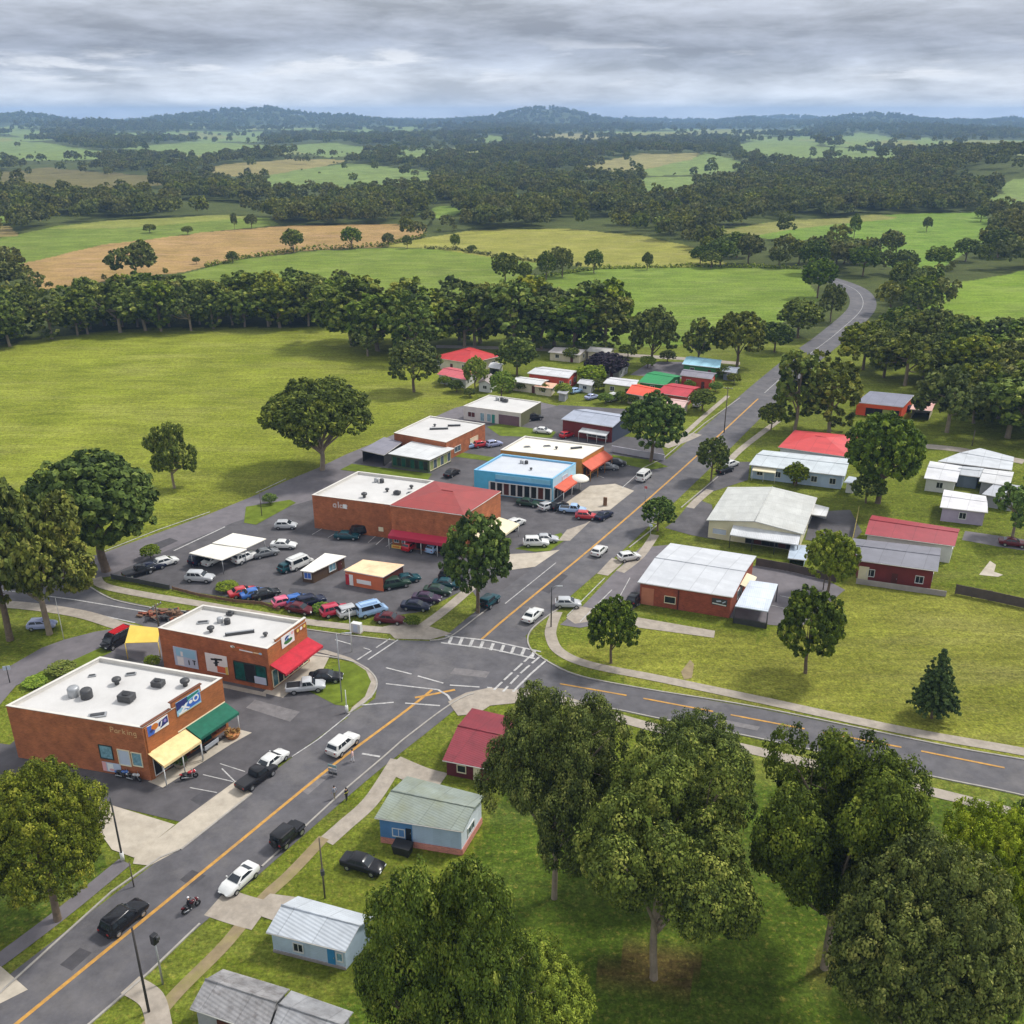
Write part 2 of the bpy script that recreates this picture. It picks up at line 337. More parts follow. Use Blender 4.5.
FIELDS = [  # land use, outlines measured in the photograph, later ones lie over earlier ones
    ('paddock', PADC, [(-400, 352), (0, 345), (60, 336), (150, 328), (345, 327), (395, 330), (430, 345), (480, 385), (470, 402), (350, 452), (220, 505), (110, 555), (0, 590), (-400, 650)]),
    ('verge', S(118, 124, 44), [(-400, 640), (110, 558), (345, 462), (470, 404), (462, 398), (330, 445), (100, 535), (-400, 600)]),
    ('paddock', S(124, 126, 50), [(560, 650), (640, 622), (760, 640), (850, 580), (960, 590), (1400, 640), (1400, 830), (1024, 770), (820, 715), (650, 690)]),
    ('grass', DARKG, [(460, 880), (520, 760), (1024, 800), (1400, 850), (1400, 1400), (300, 1400), (340, 1000)]),  # grove floor, darkened in colour for the crowns' shade
    ('litter', S(96, 82, 46), [(598, 958), (640, 948), (700, 962), (704, 984), (640, 996), (596, 978)]), ('litter', S(88, 88, 40), [(800, 955), (850, 950), (862, 975), (810, 985)]),
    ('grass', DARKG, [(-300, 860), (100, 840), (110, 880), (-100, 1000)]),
    ('green', GREENF, [(170, 276), (240, 259), (300, 252), (380, 248), (430, 248), (500, 258), (545, 262), (497, 290), (480, 310), (150, 310)]),
    ('green', S(126, 149, 56), [(490, 288), (540, 275), (600, 269), (700, 267), (800, 269), (808, 284), (820, 300), (770, 330), (700, 345), (600, 348), (520, 330), (470, 310)]),
    ('yellow', YELF, [(385, 246), (425, 238), (470, 231), (560, 229), (640, 235), (700, 250), (725, 264), (700, 267), (600, 268), (545, 263), (500, 258), (430, 248)]),
    ('tan', TAN, [(20, 264), (100, 246), (200, 232), (300, 226), (400, 224), (425, 228), (420, 237), (380, 247), (300, 251), (240, 258), (180, 272), (40, 290)]),
    ('green', S(124, 143, 58), [(-300, 245), (0, 238), (60, 226), (120, 221), (230, 216), (270, 218), (280, 226), (200, 232), (100, 246), (20, 264), (-300, 290)]),
    ('yellow', S(150, 155, 76), [(50, 229), (120, 219), (230, 215), (262, 217), (180, 224), (110, 229)]),
    ('tan', S(158, 140, 88), [(-200, 232), (10, 226), (20, 236), (-200, 246)]),
    ('green', S(122, 152, 56), [(700, 236), (720, 229), (770, 222), (880, 215), (985, 212), (995, 236), (960, 256), (925, 280), (880, 264), (858, 240), (800, 240)]),
    ('yellow', S(150, 150, 80), [(690, 234), (770, 222), (880, 215), (900, 218), (800, 228), (740, 238)]),
    ('green', S(130, 156, 52), [(890, 322), (915, 296), (950, 284), (1030, 270), (1300, 270), (1300, 335), (1024, 345), (985, 330), (930, 312)]),
    ('tan', S(158, 146, 92), [(190, 172), (225, 164), (300, 159), (350, 160), (300, 172), (255, 178)]),
    ('green', PALEG, [(255, 178), (300, 170), (350, 163), (430, 171), (436, 180), (400, 187), (280, 190)]),
    ('green', PALEG, [(-200, 145), (40, 142), (105, 152), (100, 160), (-200, 162)]),
    ('green', PALEG, [(120, 148), (200, 141), (270, 146), (200, 156)]),
    ('green', PALEG, [(275, 147), (330, 142), (385, 150), (330, 158)]),
    ('tan', S(160, 152, 98), [(578, 166), (640, 154), (700, 153), (690, 163), (620, 172)]),
    ('green', PALEG, [(640, 170), (690, 160), (705, 153), (760, 165), (720, 174), (650, 176)]),
    ('green', PALEG, [(720, 150), (780, 143), (905, 153), (890, 160), (780, 158)]),
    ('green', PALEG, [(640, 178), (700, 176), (690, 190), (640, 192)]),
    ('green', PALEG, [(225, 139), (250, 135), (276, 139), (250, 143)]), ('green', PALEG, [(392, 154), (415, 149), (442, 155), (415, 159)]), ('green', PALEG, [(472, 139), (490, 135), (512, 139), (490, 143)]),
    ('green', PALEG, [(732, 146), (770, 138), (824, 143), (790, 153)]), ('green', PALEG, [(832, 139), (860, 132), (894, 138), (860, 146)]), ('green', PALEG, [(910, 142), (926, 137), (944, 142), (926, 146)]), ('tan', S(158, 152, 100), [(515, 136), (570, 133), (652, 136), (580, 140)]),
    ('green', S(126, 150, 62), [(418, 214), (440, 206), (466, 208), (455, 216), (430, 219)]), ('green', S(126, 150, 62), [(503, 204), (515, 194), (530, 196), (524, 206)]), ('green', S(126, 150, 62), [(0, 222), (0, 216), (22, 214), (20, 222)]), ('green', PALEG, [(1000, 186), (1016, 178), (1060, 176), (1060, 192), (1010, 198)]),
    ('green', PALEG, [(560, 190), (590, 184), (612, 188), (590, 195)]), ('green', PALEG, [(0, 132), (20, 129), (60, 133), (20, 137)]),
    ('yellow', S(120, 112, 66), [(0, 172), (50, 168), (150, 176), (180, 184), (90, 190), (0, 184)]),
    ('green', PALEG, [(970, 198), (1030, 190), (1100, 190), (1100, 206), (1000, 208)]),
]
COVERC = [np.array(c) * (.80 if i >= 7 else 1) for i, (_, c, _) in enumerate(FIELDS)]
def cover(px, py, x, y, d):
    """-2 town grass, -1 forest floor, k >= 0 field"""
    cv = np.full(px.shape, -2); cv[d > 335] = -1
    jx = (fbm(x / 25, y / 25, 5, 2) - .5) * 6 * sst(300, 500, d); jy = (fbm(x / 25, y / 25, 6, 2) - .5) * 2.2 * sst(300, 500, d)
    far = (d > 1900) & (d < 5600)
    q = fbm(x / 520 + 7, y / 700, 13, 3)
    cv[far & (q > .51)] = 900; cv[far & (q > .60)] = 901
    for k, (_, _, poly) in enumerate(FIELDS): cv[inpoly(px + jx, py + jy, poly)] = k
    return cv
def land():
    az = np.radians(np.concatenate([np.arange(-85, -36, 3.5), np.linspace(-35, 35, 720), np.arange(37.5, 88, 3.5)]))
    dd = np.concatenate([[4, 14], np.arange(24, 430, 2.4), 430 * 1.0068 ** np.arange(0, 520)]); dd = dd[dd < 14500]
    A, D = np.meshgrid(az, dd); X = D * np.sin(A); Y = D * np.cos(A); Zz = hgt(X, Y)
    px, py = project(X, Y, Zz)
    ok = np.abs(A) < 1.0
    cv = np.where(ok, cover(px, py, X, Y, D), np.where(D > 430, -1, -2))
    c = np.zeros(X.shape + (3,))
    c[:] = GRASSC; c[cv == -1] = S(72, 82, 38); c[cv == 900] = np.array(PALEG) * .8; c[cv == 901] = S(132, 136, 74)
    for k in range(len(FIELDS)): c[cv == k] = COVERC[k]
    nr, nc = X.shape; idx = np.arange(nr * nc).reshape(nr, nc)
    q = np.stack([idx[:-1, :-1], idx[:-1, 1:], idx[1:, 1:], idx[1:, :-1]], -1).reshape(-1, 4)
    me = bpy.data.meshes.new('ground')
    me.vertices.add(nr * nc); me.vertices.foreach_set('co', np.stack([X, Y, Zz], -1).ravel().astype(np.float32))
    me.loops.add(q.size); me.loops.foreach_set('vertex_index', q.ravel().astype(np.int32))
    me.polygons.add(len(q)); me.polygons.foreach_set('loop_start', np.arange(0, q.size, 4, dtype=np.int32))
    me.polygons.foreach_set('use_smooth', np.ones(len(q), bool))
    at = me.attributes.new('cover', 'FLOAT_COLOR', 'POINT'); at.data.foreach_set('color', np.concatenate([c, np.ones(X.shape + (1,))], -1).ravel().astype(np.float32))
    me.update(); me.validate()
    o = bpy.data.objects.new('ground', me); COL.objects.link(o); struct(o)
    m = bpy.data.materials.new('ground'); m.use_nodes = True; nt = m.node_tree; L = nt.links; bs = nt.nodes['Principled BSDF']
    bs.inputs['Roughness'].default_value = .95; bs.inputs['Specular IOR Level'].default_value = .1
    a = nn(nt, 'ShaderNodeAttribute', attribute_name='cover'); g = nn(nt, 'ShaderNodeNewGeometry')
    def nz(scale, det, vec=None, rough=.65):
        n = nn(nt, 'ShaderNodeTexNoise'); n.inputs['Scale'].default_value = scale; n.inputs['Detail'].default_value = det; n.inputs['Roughness'].default_value = rough
        L.new(vec or g.outputs['Position'], n.inputs['Vector']); return n.outputs['Fac']
    def rng(v, a0, a1, b0, b1):
        r = nn(nt, 'ShaderNodeMapRange'); r.inputs[1].default_value = a0; r.inputs[2].default_value = a1; r.inputs[3].default_value = b0; r.inputs[4].default_value = b1; L.new(v, r.inputs[0]); return r.outputs[0]
    mp = nn(nt, 'ShaderNodeMapping'); mp.inputs['Rotation'].default_value = (0, 0, math.radians(14)); mp.inputs['Scale'].default_value = (.25, 1, 1); L.new(g.outputs['Position'], mp.inputs[0])
    cur = a.outputs['Color']
    def blend(fac, col, typ='MIX'):
        nonlocal cur
        x = nn(nt, 'ShaderNodeMix', data_type='RGBA', blend_type=typ); L.new(fac, x.inputs[0]) if not isinstance(fac, float) else None
        if isinstance(fac, float): x.inputs[0].default_value = fac
        L.new(cur, x.inputs[6])
        if isinstance(col, tuple): x.inputs[7].default_value = (*col, 1)
        else: L.new(col, x.inputs[7])
        cur = x.outputs[2]
    hs = nn(nt, 'ShaderNodeHueSaturation'); hs.inputs['Hue'].default_value = .512; hs.inputs['Value'].default_value = .80; hs.inputs['Saturation'].default_value = 1.05; L.new(cur, hs.inputs['Color'])
    hs2 = nn(nt, 'ShaderNodeHueSaturation'); hs2.inputs['Hue'].default_value = .482; hs2.inputs['Value'].default_value = 1.16; hs2.inputs['Saturation'].default_value = .86; L.new(cur, hs2.inputs['Color'])
    blend(rng(nz(.045, 6), .42, .66, 0, .8), hs.outputs[0]); blend(rng(nz(.11, 6, mp.outputs[0]), .5, .72, 0, .75), hs2.outputs[0])
    blend(rng(nz(.9, 8, mp.outputs[0], .8), .36, .7, .62, 1.36), None or rng(nz(.9, 8, mp.outputs[0], .8), .36, .7, .60, 1.36), 'MULTIPLY') if False else None
    blend(rng(nz(1.7, 7, None, .75), .53, .68, 0, .7), S(150, 138, 66)); blend(rng(nz(2.3, 6, mp.outputs[0], .7), .55, .7, 0, .6), S(70, 88, 26))
    for sc_, lo, hi in ((.05, .80, 1.16), (.35, .72, 1.24), (1.1, .6, 1.38), (3.2, .5, 1.5), (.012, .84, 1.1)):
        mm = nn(nt, 'ShaderNodeMix', data_type='RGBA', blend_type='MULTIPLY'); mm.inputs[0].default_value = 1; L.new(cur, mm.inputs[6])
        L.new(rng(nz(sc_, 6, mp.outputs[0] if .1 < sc_ < 1 else None, .72), .32, .7, lo, hi), mm.inputs[7]); cur = mm.outputs[2]
    L.new(cur, bs.inputs['Base Color'])
    b = nn(nt, 'ShaderNodeBump'); b.inputs['Strength'].default_value = .55; b.inputs['Distance'].default_value = .25; L.new(nz(2.2, 5), b.inputs['Height']); L.new(b.outputs[0], bs.inputs['Normal'])
    me.materials.append(m)
land()
# ------------------------------------------------------------------ haze: the air between here and the blue hills
if HAZE:
    zz = np.empty(len(bpy.data.objects['ground'].data.vertices) * 3, np.float32); bpy.data.objects['ground'].data.vertices.foreach_get('co', zz); z0, z1 = float(zz[2::3].min()) - 1, float(zz[2::3].max()) + 60
    bpyh = MB(); bpyh.box((0, 6900, (z0 + z1) / 2), (29600, 16000, z1 - z0), 0, BLACK)
    hz = bpyh.build('haze'); hz['kind'] = 'stuff'; hz.data.materials.clear()
    hm = bpy.data.materials.new('haze'); hm.use_nodes = True; nt = hm.node_tree
    nt.nodes.remove(nt.nodes['Principled BSDF'])
    pv = nn(nt, 'ShaderNodeVolumePrincipled'); pv.inputs['Color'].default_value = (.37, .575, .95, 1); pv.inputs['Density'].default_value = HAZE; pv.inputs['Anisotropy'].default_value = .0
    nt.links.new(pv.outputs[0], nt.nodes['Material Output'].inputs['Volume']); hz.data.materials.append(hm)
# ------------------------------------------------------------------ roads, lots, paths
ASPH = pm('asphalt', S(88, 86, 89), rough=.9, var=.34, scale=.42, bump=.25, bscale=14, dirt=.6, col2=S(114, 110, 108))
ASPH2 = pm('lot_asphalt', S(86, 83, 85), rough=.92, var=.42, scale=.3, bump=.25, bscale=12, dirt=.45, col2=S(62, 60, 63))
ASPH3 = pm('old_asphalt', S(108, 103, 106), rough=.92, var=.25, scale=.5, bump=.25, dirt=.4, col2=S(88, 84, 86))
CONC = pm('concrete', S(158, 148, 135), rough=.9, var=.28, scale=.9, dirt=.55, col2=S(128, 118, 104))
CONCW = pm('pale_concrete', S(178, 168, 152), rough=.9, var=.25, scale=.6, dirt=.5, col2=S(148, 136, 118))
KERB = pm('kerb_concrete', S(158, 153, 145), rough=.9, var=.25, scale=1.5, dirt=.4, col2=S(128, 122, 114))
DIRT = pm('worn_earth', S(138, 122, 92), rough=.95, var=.3, scale=.8, dirt=.7, col2=S(128, 126, 60))
PWHITE = pm('road_paint_white', S(182, 180, 177), rough=.8, var=.4, scale=3., dirt=.95, col2=S(128, 126, 126))
PORANGE = pm('road_paint_orange', S(186, 138, 62), rough=.8, var=.3, scale=1.8, dirt=.75, col2=S(136, 112, 80))
VERGE = pm('verge_grass', S(116, 126, 44), rough=.95, var=.42, scale=.7, bump=.5, bscale=3, dirt=.5, col2=S(150, 142, 66), spec=.1)
LAWN = pm('lawn_grass', S(100, 114, 38), rough=.95, var=.4, scale=.6, bump=.5, bscale=3, dirt=.5, col2=S(82, 98, 30), spec=.1)
LV = [0]
def lev(z): LV[0] += 1; return z + .0006 * (LV[0] % 20)
def pave(name, px, z, mat):
    z = lev(z)
    p = [G(*q) for q in px] if not isinstance(px[0], Vector) else px
    a = sum(p[i].x * p[(i + 1) % len(p)].y - p[(i + 1) % len(p)].x * p[i].y for i in range(len(p)))
    if a < 0: p = p[::-1]
    bm = bmesh.new(); vs = [bm.verts.new((q.x, q.y, z)) for q in p]; f = bm.faces.new(vs); bm.normal_update(); bmesh.ops.triangulate(bm, faces=[f], ngon_method='EAR_CLIP')
    me = bpy.data.meshes.new(name); bm.to_mesh(me); bm.free(); me.materials.append(mat)
    o = bpy.data.objects.new(name, me); COL.objects.link(o); return struct(o)
def strip(name, pts, wd, z, mat, dash=None, smooth=False):
    z = lev(z); p = [G(*q) if not isinstance(q, Vector) else q for q in pts]
    if smooth: p = smooth_line(p, 8)
    b = MB(); l, r = offs(p, wd / 2), offs(p, -wd / 2)
    if dash:
        acc = [0]
        for i in range(len(p) - 1): acc.append(acc[-1] + (p[i + 1] - p[i]).length)
        s = 0.
        at = lambda t: p[0].lerp(p[0], 0) if t <= 0 else next((p[i].lerp(p[i + 1], (t - acc[i]) / max(acc[i + 1] - acc[i], 1e-6)) for i in range(len(p) - 1) if acc[i + 1] >= t), p[-1])
        while s < acc[-1]:
            a, c = at(s), at(min(s + dash[0], acc[-1])); t = (c - a)
            if t.length > .05:
                n = Vector((-t.y, t.x, 0)).normalized() * wd / 2
                b.add([(*(a - n).xy, z), (*(c - n).xy, z), (*(c + n).xy, z), (*(a + n).xy, z)], [(0, 1, 2, 3)], mat)
            s += dash[0] + dash[1]
    else:
        n = len(p); b.add([(*q.xy, z) for q in r] + [(*q.xy, z) for q in l], [(i, i + 1, n + i + 1, n + i) for i in range(n - 1)], mat)
    return struct(b.build(name))
def kerb(pts, smooth=True, h=.13, wd=.2):
    p = [G(*q) if not isinstance(q, Vector) else q for q in pts]
    if smooth: p = smooth_line(p, 6)
    b = MB(); l, r = offs(p, wd / 2), offs(p, -wd / 2); n = len(p)
    vs = [(*q.xy, z) for q, z in [(x, 0) for x in r] + [(x, h) for x in r] + [(x, h) for x in l] + [(x, 0) for x in l]]
    fs = [(k * n + i, k * n + i + 1, (k + 1) * n + i + 1, (k + 1) * n + i) for k in range(3) for i in range(n - 1)]
    b.add(vs, fs, KERB); return struct(b.build('kerb'))
A1, A2, A3, A4, A5 = .012, .024, .036, .048, .060
DM = (G(335, 764) - G(215, 862)).normalized()
main = [G(215, 862) - DM * k for k in (75, 50, 25)] + [G(*q) for q in [(215, 862), (335, 764), (432, 690), (490, 632), (600, 541), (690, 462), (770, 388), (806, 357), (838, 332), (862, 308), (858, 292), (838, 282), (815, 276)]]
mainS = smooth_line(main, 10)
strip('main_road', mainS, 10.2, A2 + .0095, ASPH)
i0 = min(range(len(mainS)), key=lambda i: (mainS[i] - G(432, 690)).length)
i1 = min(range(len(mainS)), key=lambda i: (mainS[i] - G(486, 636)).length)
strip('road_marking', mainS[:i0 + 1], .38, A4, PORANGE)
iv = min(range(len(mainS)), key=lambda i: (mainS[i] - G(765, 392)).length)
strip('road_marking', mainS[i1:iv], .38, A4, PORANGE)
strip('road_marking', mainS[iv:], .16, A4, PWHITE)
strip('road_marking', [G(415, 698), G(455, 690)], .4, A4, PORANGE)
pave('cross_street', [(531, 652), (576, 675), (644, 689), (760, 709), (935, 744), (1024, 760), (1300, 808), (1300, 858), (1024, 795), (933, 776), (760, 738), (660, 718), (617, 710), (521, 694), (470, 694), (410, 735), (345, 716), (375, 700), (378, 682), (370, 670), (350, 660), (300, 655), (230, 640), (160, 632), (135, 623), (80, 611), (25, 605), (-200, 580), (-200, 545), (30, 566), (88, 586), (114, 599), (158, 608), (200, 612), (250, 620), (330, 632), (395, 640), (430, 641), (449, 636), (475, 617), (520, 620)], A1, ASPH)
strip('road_marking', [G(560, 684), G(640, 698), G(720, 713), G(935, 754), G(1024, 772), G(1250, 818)], .3, A4, PORANGE, dash=(9, 2.2))
strip('road_marking', [G(0, 590), G(75, 600), G(147, 612)], .25, A4, PWHITE)
strip('road_marking', [G(0, 601), G(25, 605), G(80, 611), G(135, 623)], .25, A4, PWHITE)
# back lane, lots
pave('back_lane', [(-200, 610), (60, 566), (100, 554), (158, 533), (207, 515), (256, 495), (286, 481), (318, 468), (345, 455), (400, 432), (455, 408), (478, 402), (540, 402), (575, 410), (600, 412), (585, 430), (540, 450), (480, 470), (420, 480), (350, 490), (312, 500), (300, 505), (246, 524), (225, 530), (174, 553), (139, 566), (112, 576), (60, 584), (-200, 640)], A1, ASPH3)
pave('parking_lot', [(112, 574), (145, 560), (235, 522), (312, 500), (470, 470), (500, 448), (560, 430), (660, 440), (668, 466), (655, 500), (585, 545), (500, 612), (478, 600), (470, 587), (420, 612), (385, 617), (255, 601), (170, 589)], A1 + .006, ASPH2)
pave('parking_lot', [(440, 440), (480, 425), (560, 405), (640, 410), (640, 424), (580, 430), (520, 448), (470, 470), (420, 480), (380, 480), (390, 465)], A2 + .006, ASPH2)
pave('parking_lot', [(300, 655), (345, 705), (348, 716), (292, 757), (236, 783), (180, 822), (100, 803), (-60, 770), (-60, 735), (10, 745), (70, 690), (110, 645), (160, 640)], A3, ASPH2)
pave('driveway', [(-80, 690), (9, 667), (42, 648), (64, 640), (95, 632), (108, 630), (125, 628), (165, 636), (160, 668), (120, 655), (100, 650), (72, 662), (42, 673), (16, 686), (0, 705), (-80, 740)], A4, ASPH3)
pave('parking_lot', [(560, 625), (582, 607), (612, 575), (640, 548), (668, 545), (640, 605), (612, 622), (580, 628)], A3, ASPH3)
pave('parking_lot', [(676, 520), (694, 498), (712, 505), (716, 540), (690, 535), (665, 528)], A3, ASPH2)
pave('parking_lot', [(695, 497), (715, 477), (730, 462), (750, 462), (748, 480), (712, 492)], A3, ASPH2)
pave('driveway', [(735, 580), (756, 565), (822, 578), (845, 590), (800, 628), (760, 624), (730, 618)], A3, ASPH3)
pave('driveway', [(805, 540), (812, 512), (850, 510), (862, 532), (850, 545)], A3, ASPH2)
pave('driveway', [(965, 531), (1000, 536), (1060, 545), (1060, 556), (1000, 547), (962, 540)], A2, ASPH3)
pave('driveway', [(630, 375), (650, 362), (700, 362), (725, 372), (700, 380)], A2, ASPH3)
PATCH = pm('asphalt_repair', S(70, 68, 71), rough=.9, var=.3, scale=1.2); PATCHL = pm('pale_asphalt_repair', S(112, 108, 108), rough=.9, var=.3, scale=1.2)
for k, q in enumerate([[(300, 790), (322, 772), (330, 776), (308, 795)], [(180, 880), (192, 870), (206, 876), (192, 887)], [(60, 965), (80, 948), (92, 953), (72, 971)], [(455, 668), (490, 672), (486, 678), (450, 674)], [(540, 590), (560, 573), (568, 576), (549, 594)], [(640, 510), (652, 500), (658, 503), (646, 513)], [(700, 715), (760, 727), (757, 731), (697, 719)], [(860, 745), (880, 749), (876, 755), (856, 751)], [(150, 590 - 45), (170, 538), (178, 541), (158, 550)], [(255, 700), (300, 712), (290, 722), (246, 708)], [(190, 800), (205, 790), (216, 794), (200, 806)], [(290, 588), (330, 592), (326, 596), (288, 592)]]): pave('asphalt_patch', q, A2 + .014, PATCH if k % 3 else PATCHL)
# concrete aprons and footpaths
pave('forecourt_slab', [(236, 781), (180, 822), (135, 856), (133, 864), (150, 866), (178, 851), (252, 794)], A4, CONCW)
pave('forecourt_slab', [(-40, 985), (0, 966), (28, 990), (0, 1004), (-60, 1040)], A4, CONCW)
pave('forecourt_slab', [(100, 802), (175, 825), (134, 858), (112, 850), (98, 830)], A5, CONCW)
pave('forecourt_slab', [(563, 505), (590, 486), (615, 484), (634, 491), (610, 510), (585, 512)], A4, CONCW)
pave('forecourt_slab', [(500, 565), (498, 555), (536, 553), (560, 550), (535, 567), (512, 570)], A4, CONCW)
pave('forecourt_slab', [(567, 530), (585, 524), (592, 520), (570, 541), (558, 541)], A5, CONC)
pave('forecourt_slab', [(597, 574), (612, 558), (624, 562), (608, 576)], A5, CONC)
pave('forecourt_slab', [(566, 618), (578, 606), (640, 618), (715, 631), (714, 638), (640, 628), (600, 620), (575, 624)], A4, CONC)
pave('forecourt_slab', [(785, 545), (792, 558), (806, 560), (810, 545)], A5, CONC)
pave('shop_footpath', [(148, 782), (228, 737), (240, 730), (252, 733), (232, 744), (163, 788)], A5, CONCW)
pave('shop_footpath', [(262, 693), (303, 663), (312, 653), (330, 656), (322, 672), (290, 692), (283, 698)], A5, CONCW)
pave('shop_footpath', [(148, 668), (266, 693), (266, 697), (146, 672)], A5, CONC)
pave('house_slab', [(252, 910), (270, 894), (300, 898), (285, 925), (262, 917)], A5, CONC)
pave('grass_island', [(296, 686), (322, 672), (345, 662), (352, 662), (366, 671), (371, 682), (365, 697), (350, 707), (335, 705), (318, 696)], A5, LAWN)
pave('grass_island', [(246, 507), (290, 500), (296, 503), (256, 525), (244, 523)], A5, LAWN)
pave('grass_island', [(515, 549), (540, 540), (561, 533), (567, 539), (550, 551), (535, 552)], A5, LAWN)
for q in ([(487, 427), (500, 424), (556, 432), (552, 438), (500, 436)], [(457, 452), (497, 458), (495, 462), (455, 457)], [(340, 470), (352, 464), (432, 474), (428, 480)], [(612, 455), (655, 461), (668, 467), (650, 470), (612, 462)]): pave('grass_island', q, A5, LAWN)
pave('lane', [(600, 352), (680, 357), (740, 362), (740, 365), (680, 360), (600, 355)], A2, CONC); pave('lane', [(436, 345), (520, 347), (600, 352), (600, 354), (520, 350), (436, 348)], A2, CONC)
pave('grass_island', [(19, 686), (40, 672), (70, 662), (105, 646), (112, 652), (100, 658), (45, 684), (22, 694)], A5, LAWN)
def path(px, wd=1.7, mat=None): return strip('footpath', [G(*q) for q in px], wd, A4, mat or CONC, smooth=True)
path([(96, 578), (104, 586), (140, 594), (200, 604), (300, 621), (380, 630), (412, 631), (432, 620), (455, 602), (482, 578)])
path([(-40, 602), (25, 606), (80, 614), (120, 626), (145, 632)], 2.2)
path([(557, 612), (552, 625), (551, 637), (560, 652), (590, 665), (660, 679), (760, 700), (900, 730), (1024, 752), (1200, 785)])
path([(455, 703), (500, 697), (560, 700), (640, 724), (760, 752), (940, 794), (1024, 815), (1200, 850)], 1.7)
path([(398, 760), (372, 800), (344, 826), (326, 842)], 1.9)
path([(324, 838), (290, 874), (262, 900), (225, 945), (180, 990), (150, 1024), (100, 1075)], 1.25, DIRT)
path([(130, 985), (152, 1000), (160, 1030)], 2.0)
path([(-20, 975), (60, 915), (125, 862)], 1.7, ASPH3)
path([(392, 764), (420, 776), (442, 782)], 3.2)
path([(216, 902), (240, 910), (262, 916)], 3.6, CONC)
path([(655, 535), (672, 528), (640, 556)][::2] + [(620, 572)], 1.6)
path([(710, 490), (698, 500), (690, 508)], 1.6)
path([(778, 421), (745, 446), (730, 460)], 1.6)
path([(664, 447), (684, 440), (697, 434)], 2.6)
path([(672, 446), (700, 420), (728, 396)], 1.3)
path([(920, 446), (960, 450), (1024, 462)], 3.5)
pave('corner_paving', [(448, 702), (466, 693), (490, 688), (530, 691), (552, 699), (520, 703), (490, 706), (478, 714), (458, 716)], A5, CONC)
pave('corner_paving', [(383, 627), (408, 622), (430, 627), (452, 634), (430, 640), (395, 639)], A5, CONC)
pave('corner_paving', [(316, 652), (345, 659), (352, 662), (366, 671), (371, 682), (365, 697), (352, 708), (350, 712), (372, 698), (377, 682), (369, 669), (350, 658), (325, 650)], A5 + .01, CONC)
pave('worn_patch', [(681, 672), (690, 660), (694, 664), (692, 678), (684, 680)], A3, DIRT)
pave('worn_patch', [(979, 575), (990, 561), (996, 565), (994, 572), (1003, 575), (998, 577)], A3, CONCW)
# kerbs
kerb([G(90, 1024) - DM * 30, G(90, 1024), G(150, 972), G(200, 924)], False)
kerb([(262, 867), (345, 790), (384, 757), (402, 741)], False)
kerb([(402, 741), (440, 712), (462, 698), (474, 694)])
kerb([(-40, 1030), (50, 948), (112, 892), (160, 858), (180, 850)], False)
kerb([(181, 850), (252, 794)], False)
kerb([(308, 655), (346, 660), (368, 670), (377, 683), (370, 698), (348, 714)])
kerb([(90, 587), (114, 600), (158, 609), (200, 613), (250, 621), (330, 633), (395, 641)])
kerb([(430, 641), (450, 637), (476, 618), (489, 608)])
kerb([(566, 604), (540, 622), (529, 634), (529, 646), (540, 657), (576, 675), (644, 689), (760, 708), (935, 744), (1024, 760), (1250, 800)])
kerb([(521, 695), (560, 700), (617, 710), (660, 719), (760, 739), (933, 777), (1024, 796), (1250, 850)])
kerb([(629, 548), (648, 533), (658, 525), (648, 522)], False)
kerb([(681, 508), (700, 492), (718, 477)], False)
kerb([(640, 470), (664, 458), (704, 424), (740, 398)], False)
# markings
wm = lambda *p, wd=.16, dash=None: strip('road_marking', [G(*q) for q in p], wd, A5, PWHITE, dash=dash)
wm((350, 714), (318, 740), (292, 757)); wm((505, 604), (530, 584), (556, 563)); wm((567, 616), (605, 578)); wm((580, 622), (612, 590))
wm((622, 488), (640, 472)); wm((100, 553), (158, 530), (210, 512), wd=.2); wm((256, 493), (286, 479), wd=.2); wm((174, 551), (225, 527), wd=.3)
wm((445, 636), (490, 641), (541, 652), wd=.3); wm((441, 643), (490, 649), (535, 659), wd=.3)
for i in range(9):
    t = i / 8.5; wm((449 + t * 88, 643.5 + t * 15), (452 + t * 88, 636.5 + t * 15), wd=.45)
wm((532, 655), (512, 673), (492, 692), wd=.3, dash=(2.2, .5)); wm((541, 656), (522, 672), (503, 692), wd=.3, dash=(2.4, .6)); wm((547, 660), (530, 675), (513, 692), wd=.3)
wm((386, 668), (410, 674), (452, 686), (492, 688), wd=.24, dash=(4, 1)); wm((386, 684), (412, 687), (438, 690), wd=.24); wm((438, 690), (448, 696), (453, 704), wd=.3)
wm((355, 706), (385, 702), (440, 706), wd=.24, dash=(5, 1.5)); wm((398, 640), (368, 660), wd=.24); wm((390, 639), (356, 661), wd=.24, dash=(3, 1)); wm((335, 640), (370, 650), wd=.2, dash=(3, 2))
wm((380, 757), (362, 754), wd=.3); wm((222, 729 + 40), (236, 783), wd=.15)
for i in range(4):
    a = G(205 + 3, 774); k = i * 3.1
for (a, b) in [((203, 775), (233, 782)), ((190, 788), (217, 793)), ((220, 764), (245, 772)), ((376, 545), (384, 538)), ((386, 547), (396, 540)), ((368, 543), (376, 536)), ((398, 549), (407, 542)), ((424, 552), (432, 546)), ((328, 538), (338, 532)), ((312, 535), (322, 529)), ((650, 575), (640, 600)), ((630, 578), (618, 600)), ((780, 596), (800, 600)), ((770, 605), (790, 610)), ((600, 467), (612, 471)), ((590, 473), (604, 478)), ((618, 462), (630, 466))]: wm(a, b, wd=.13)
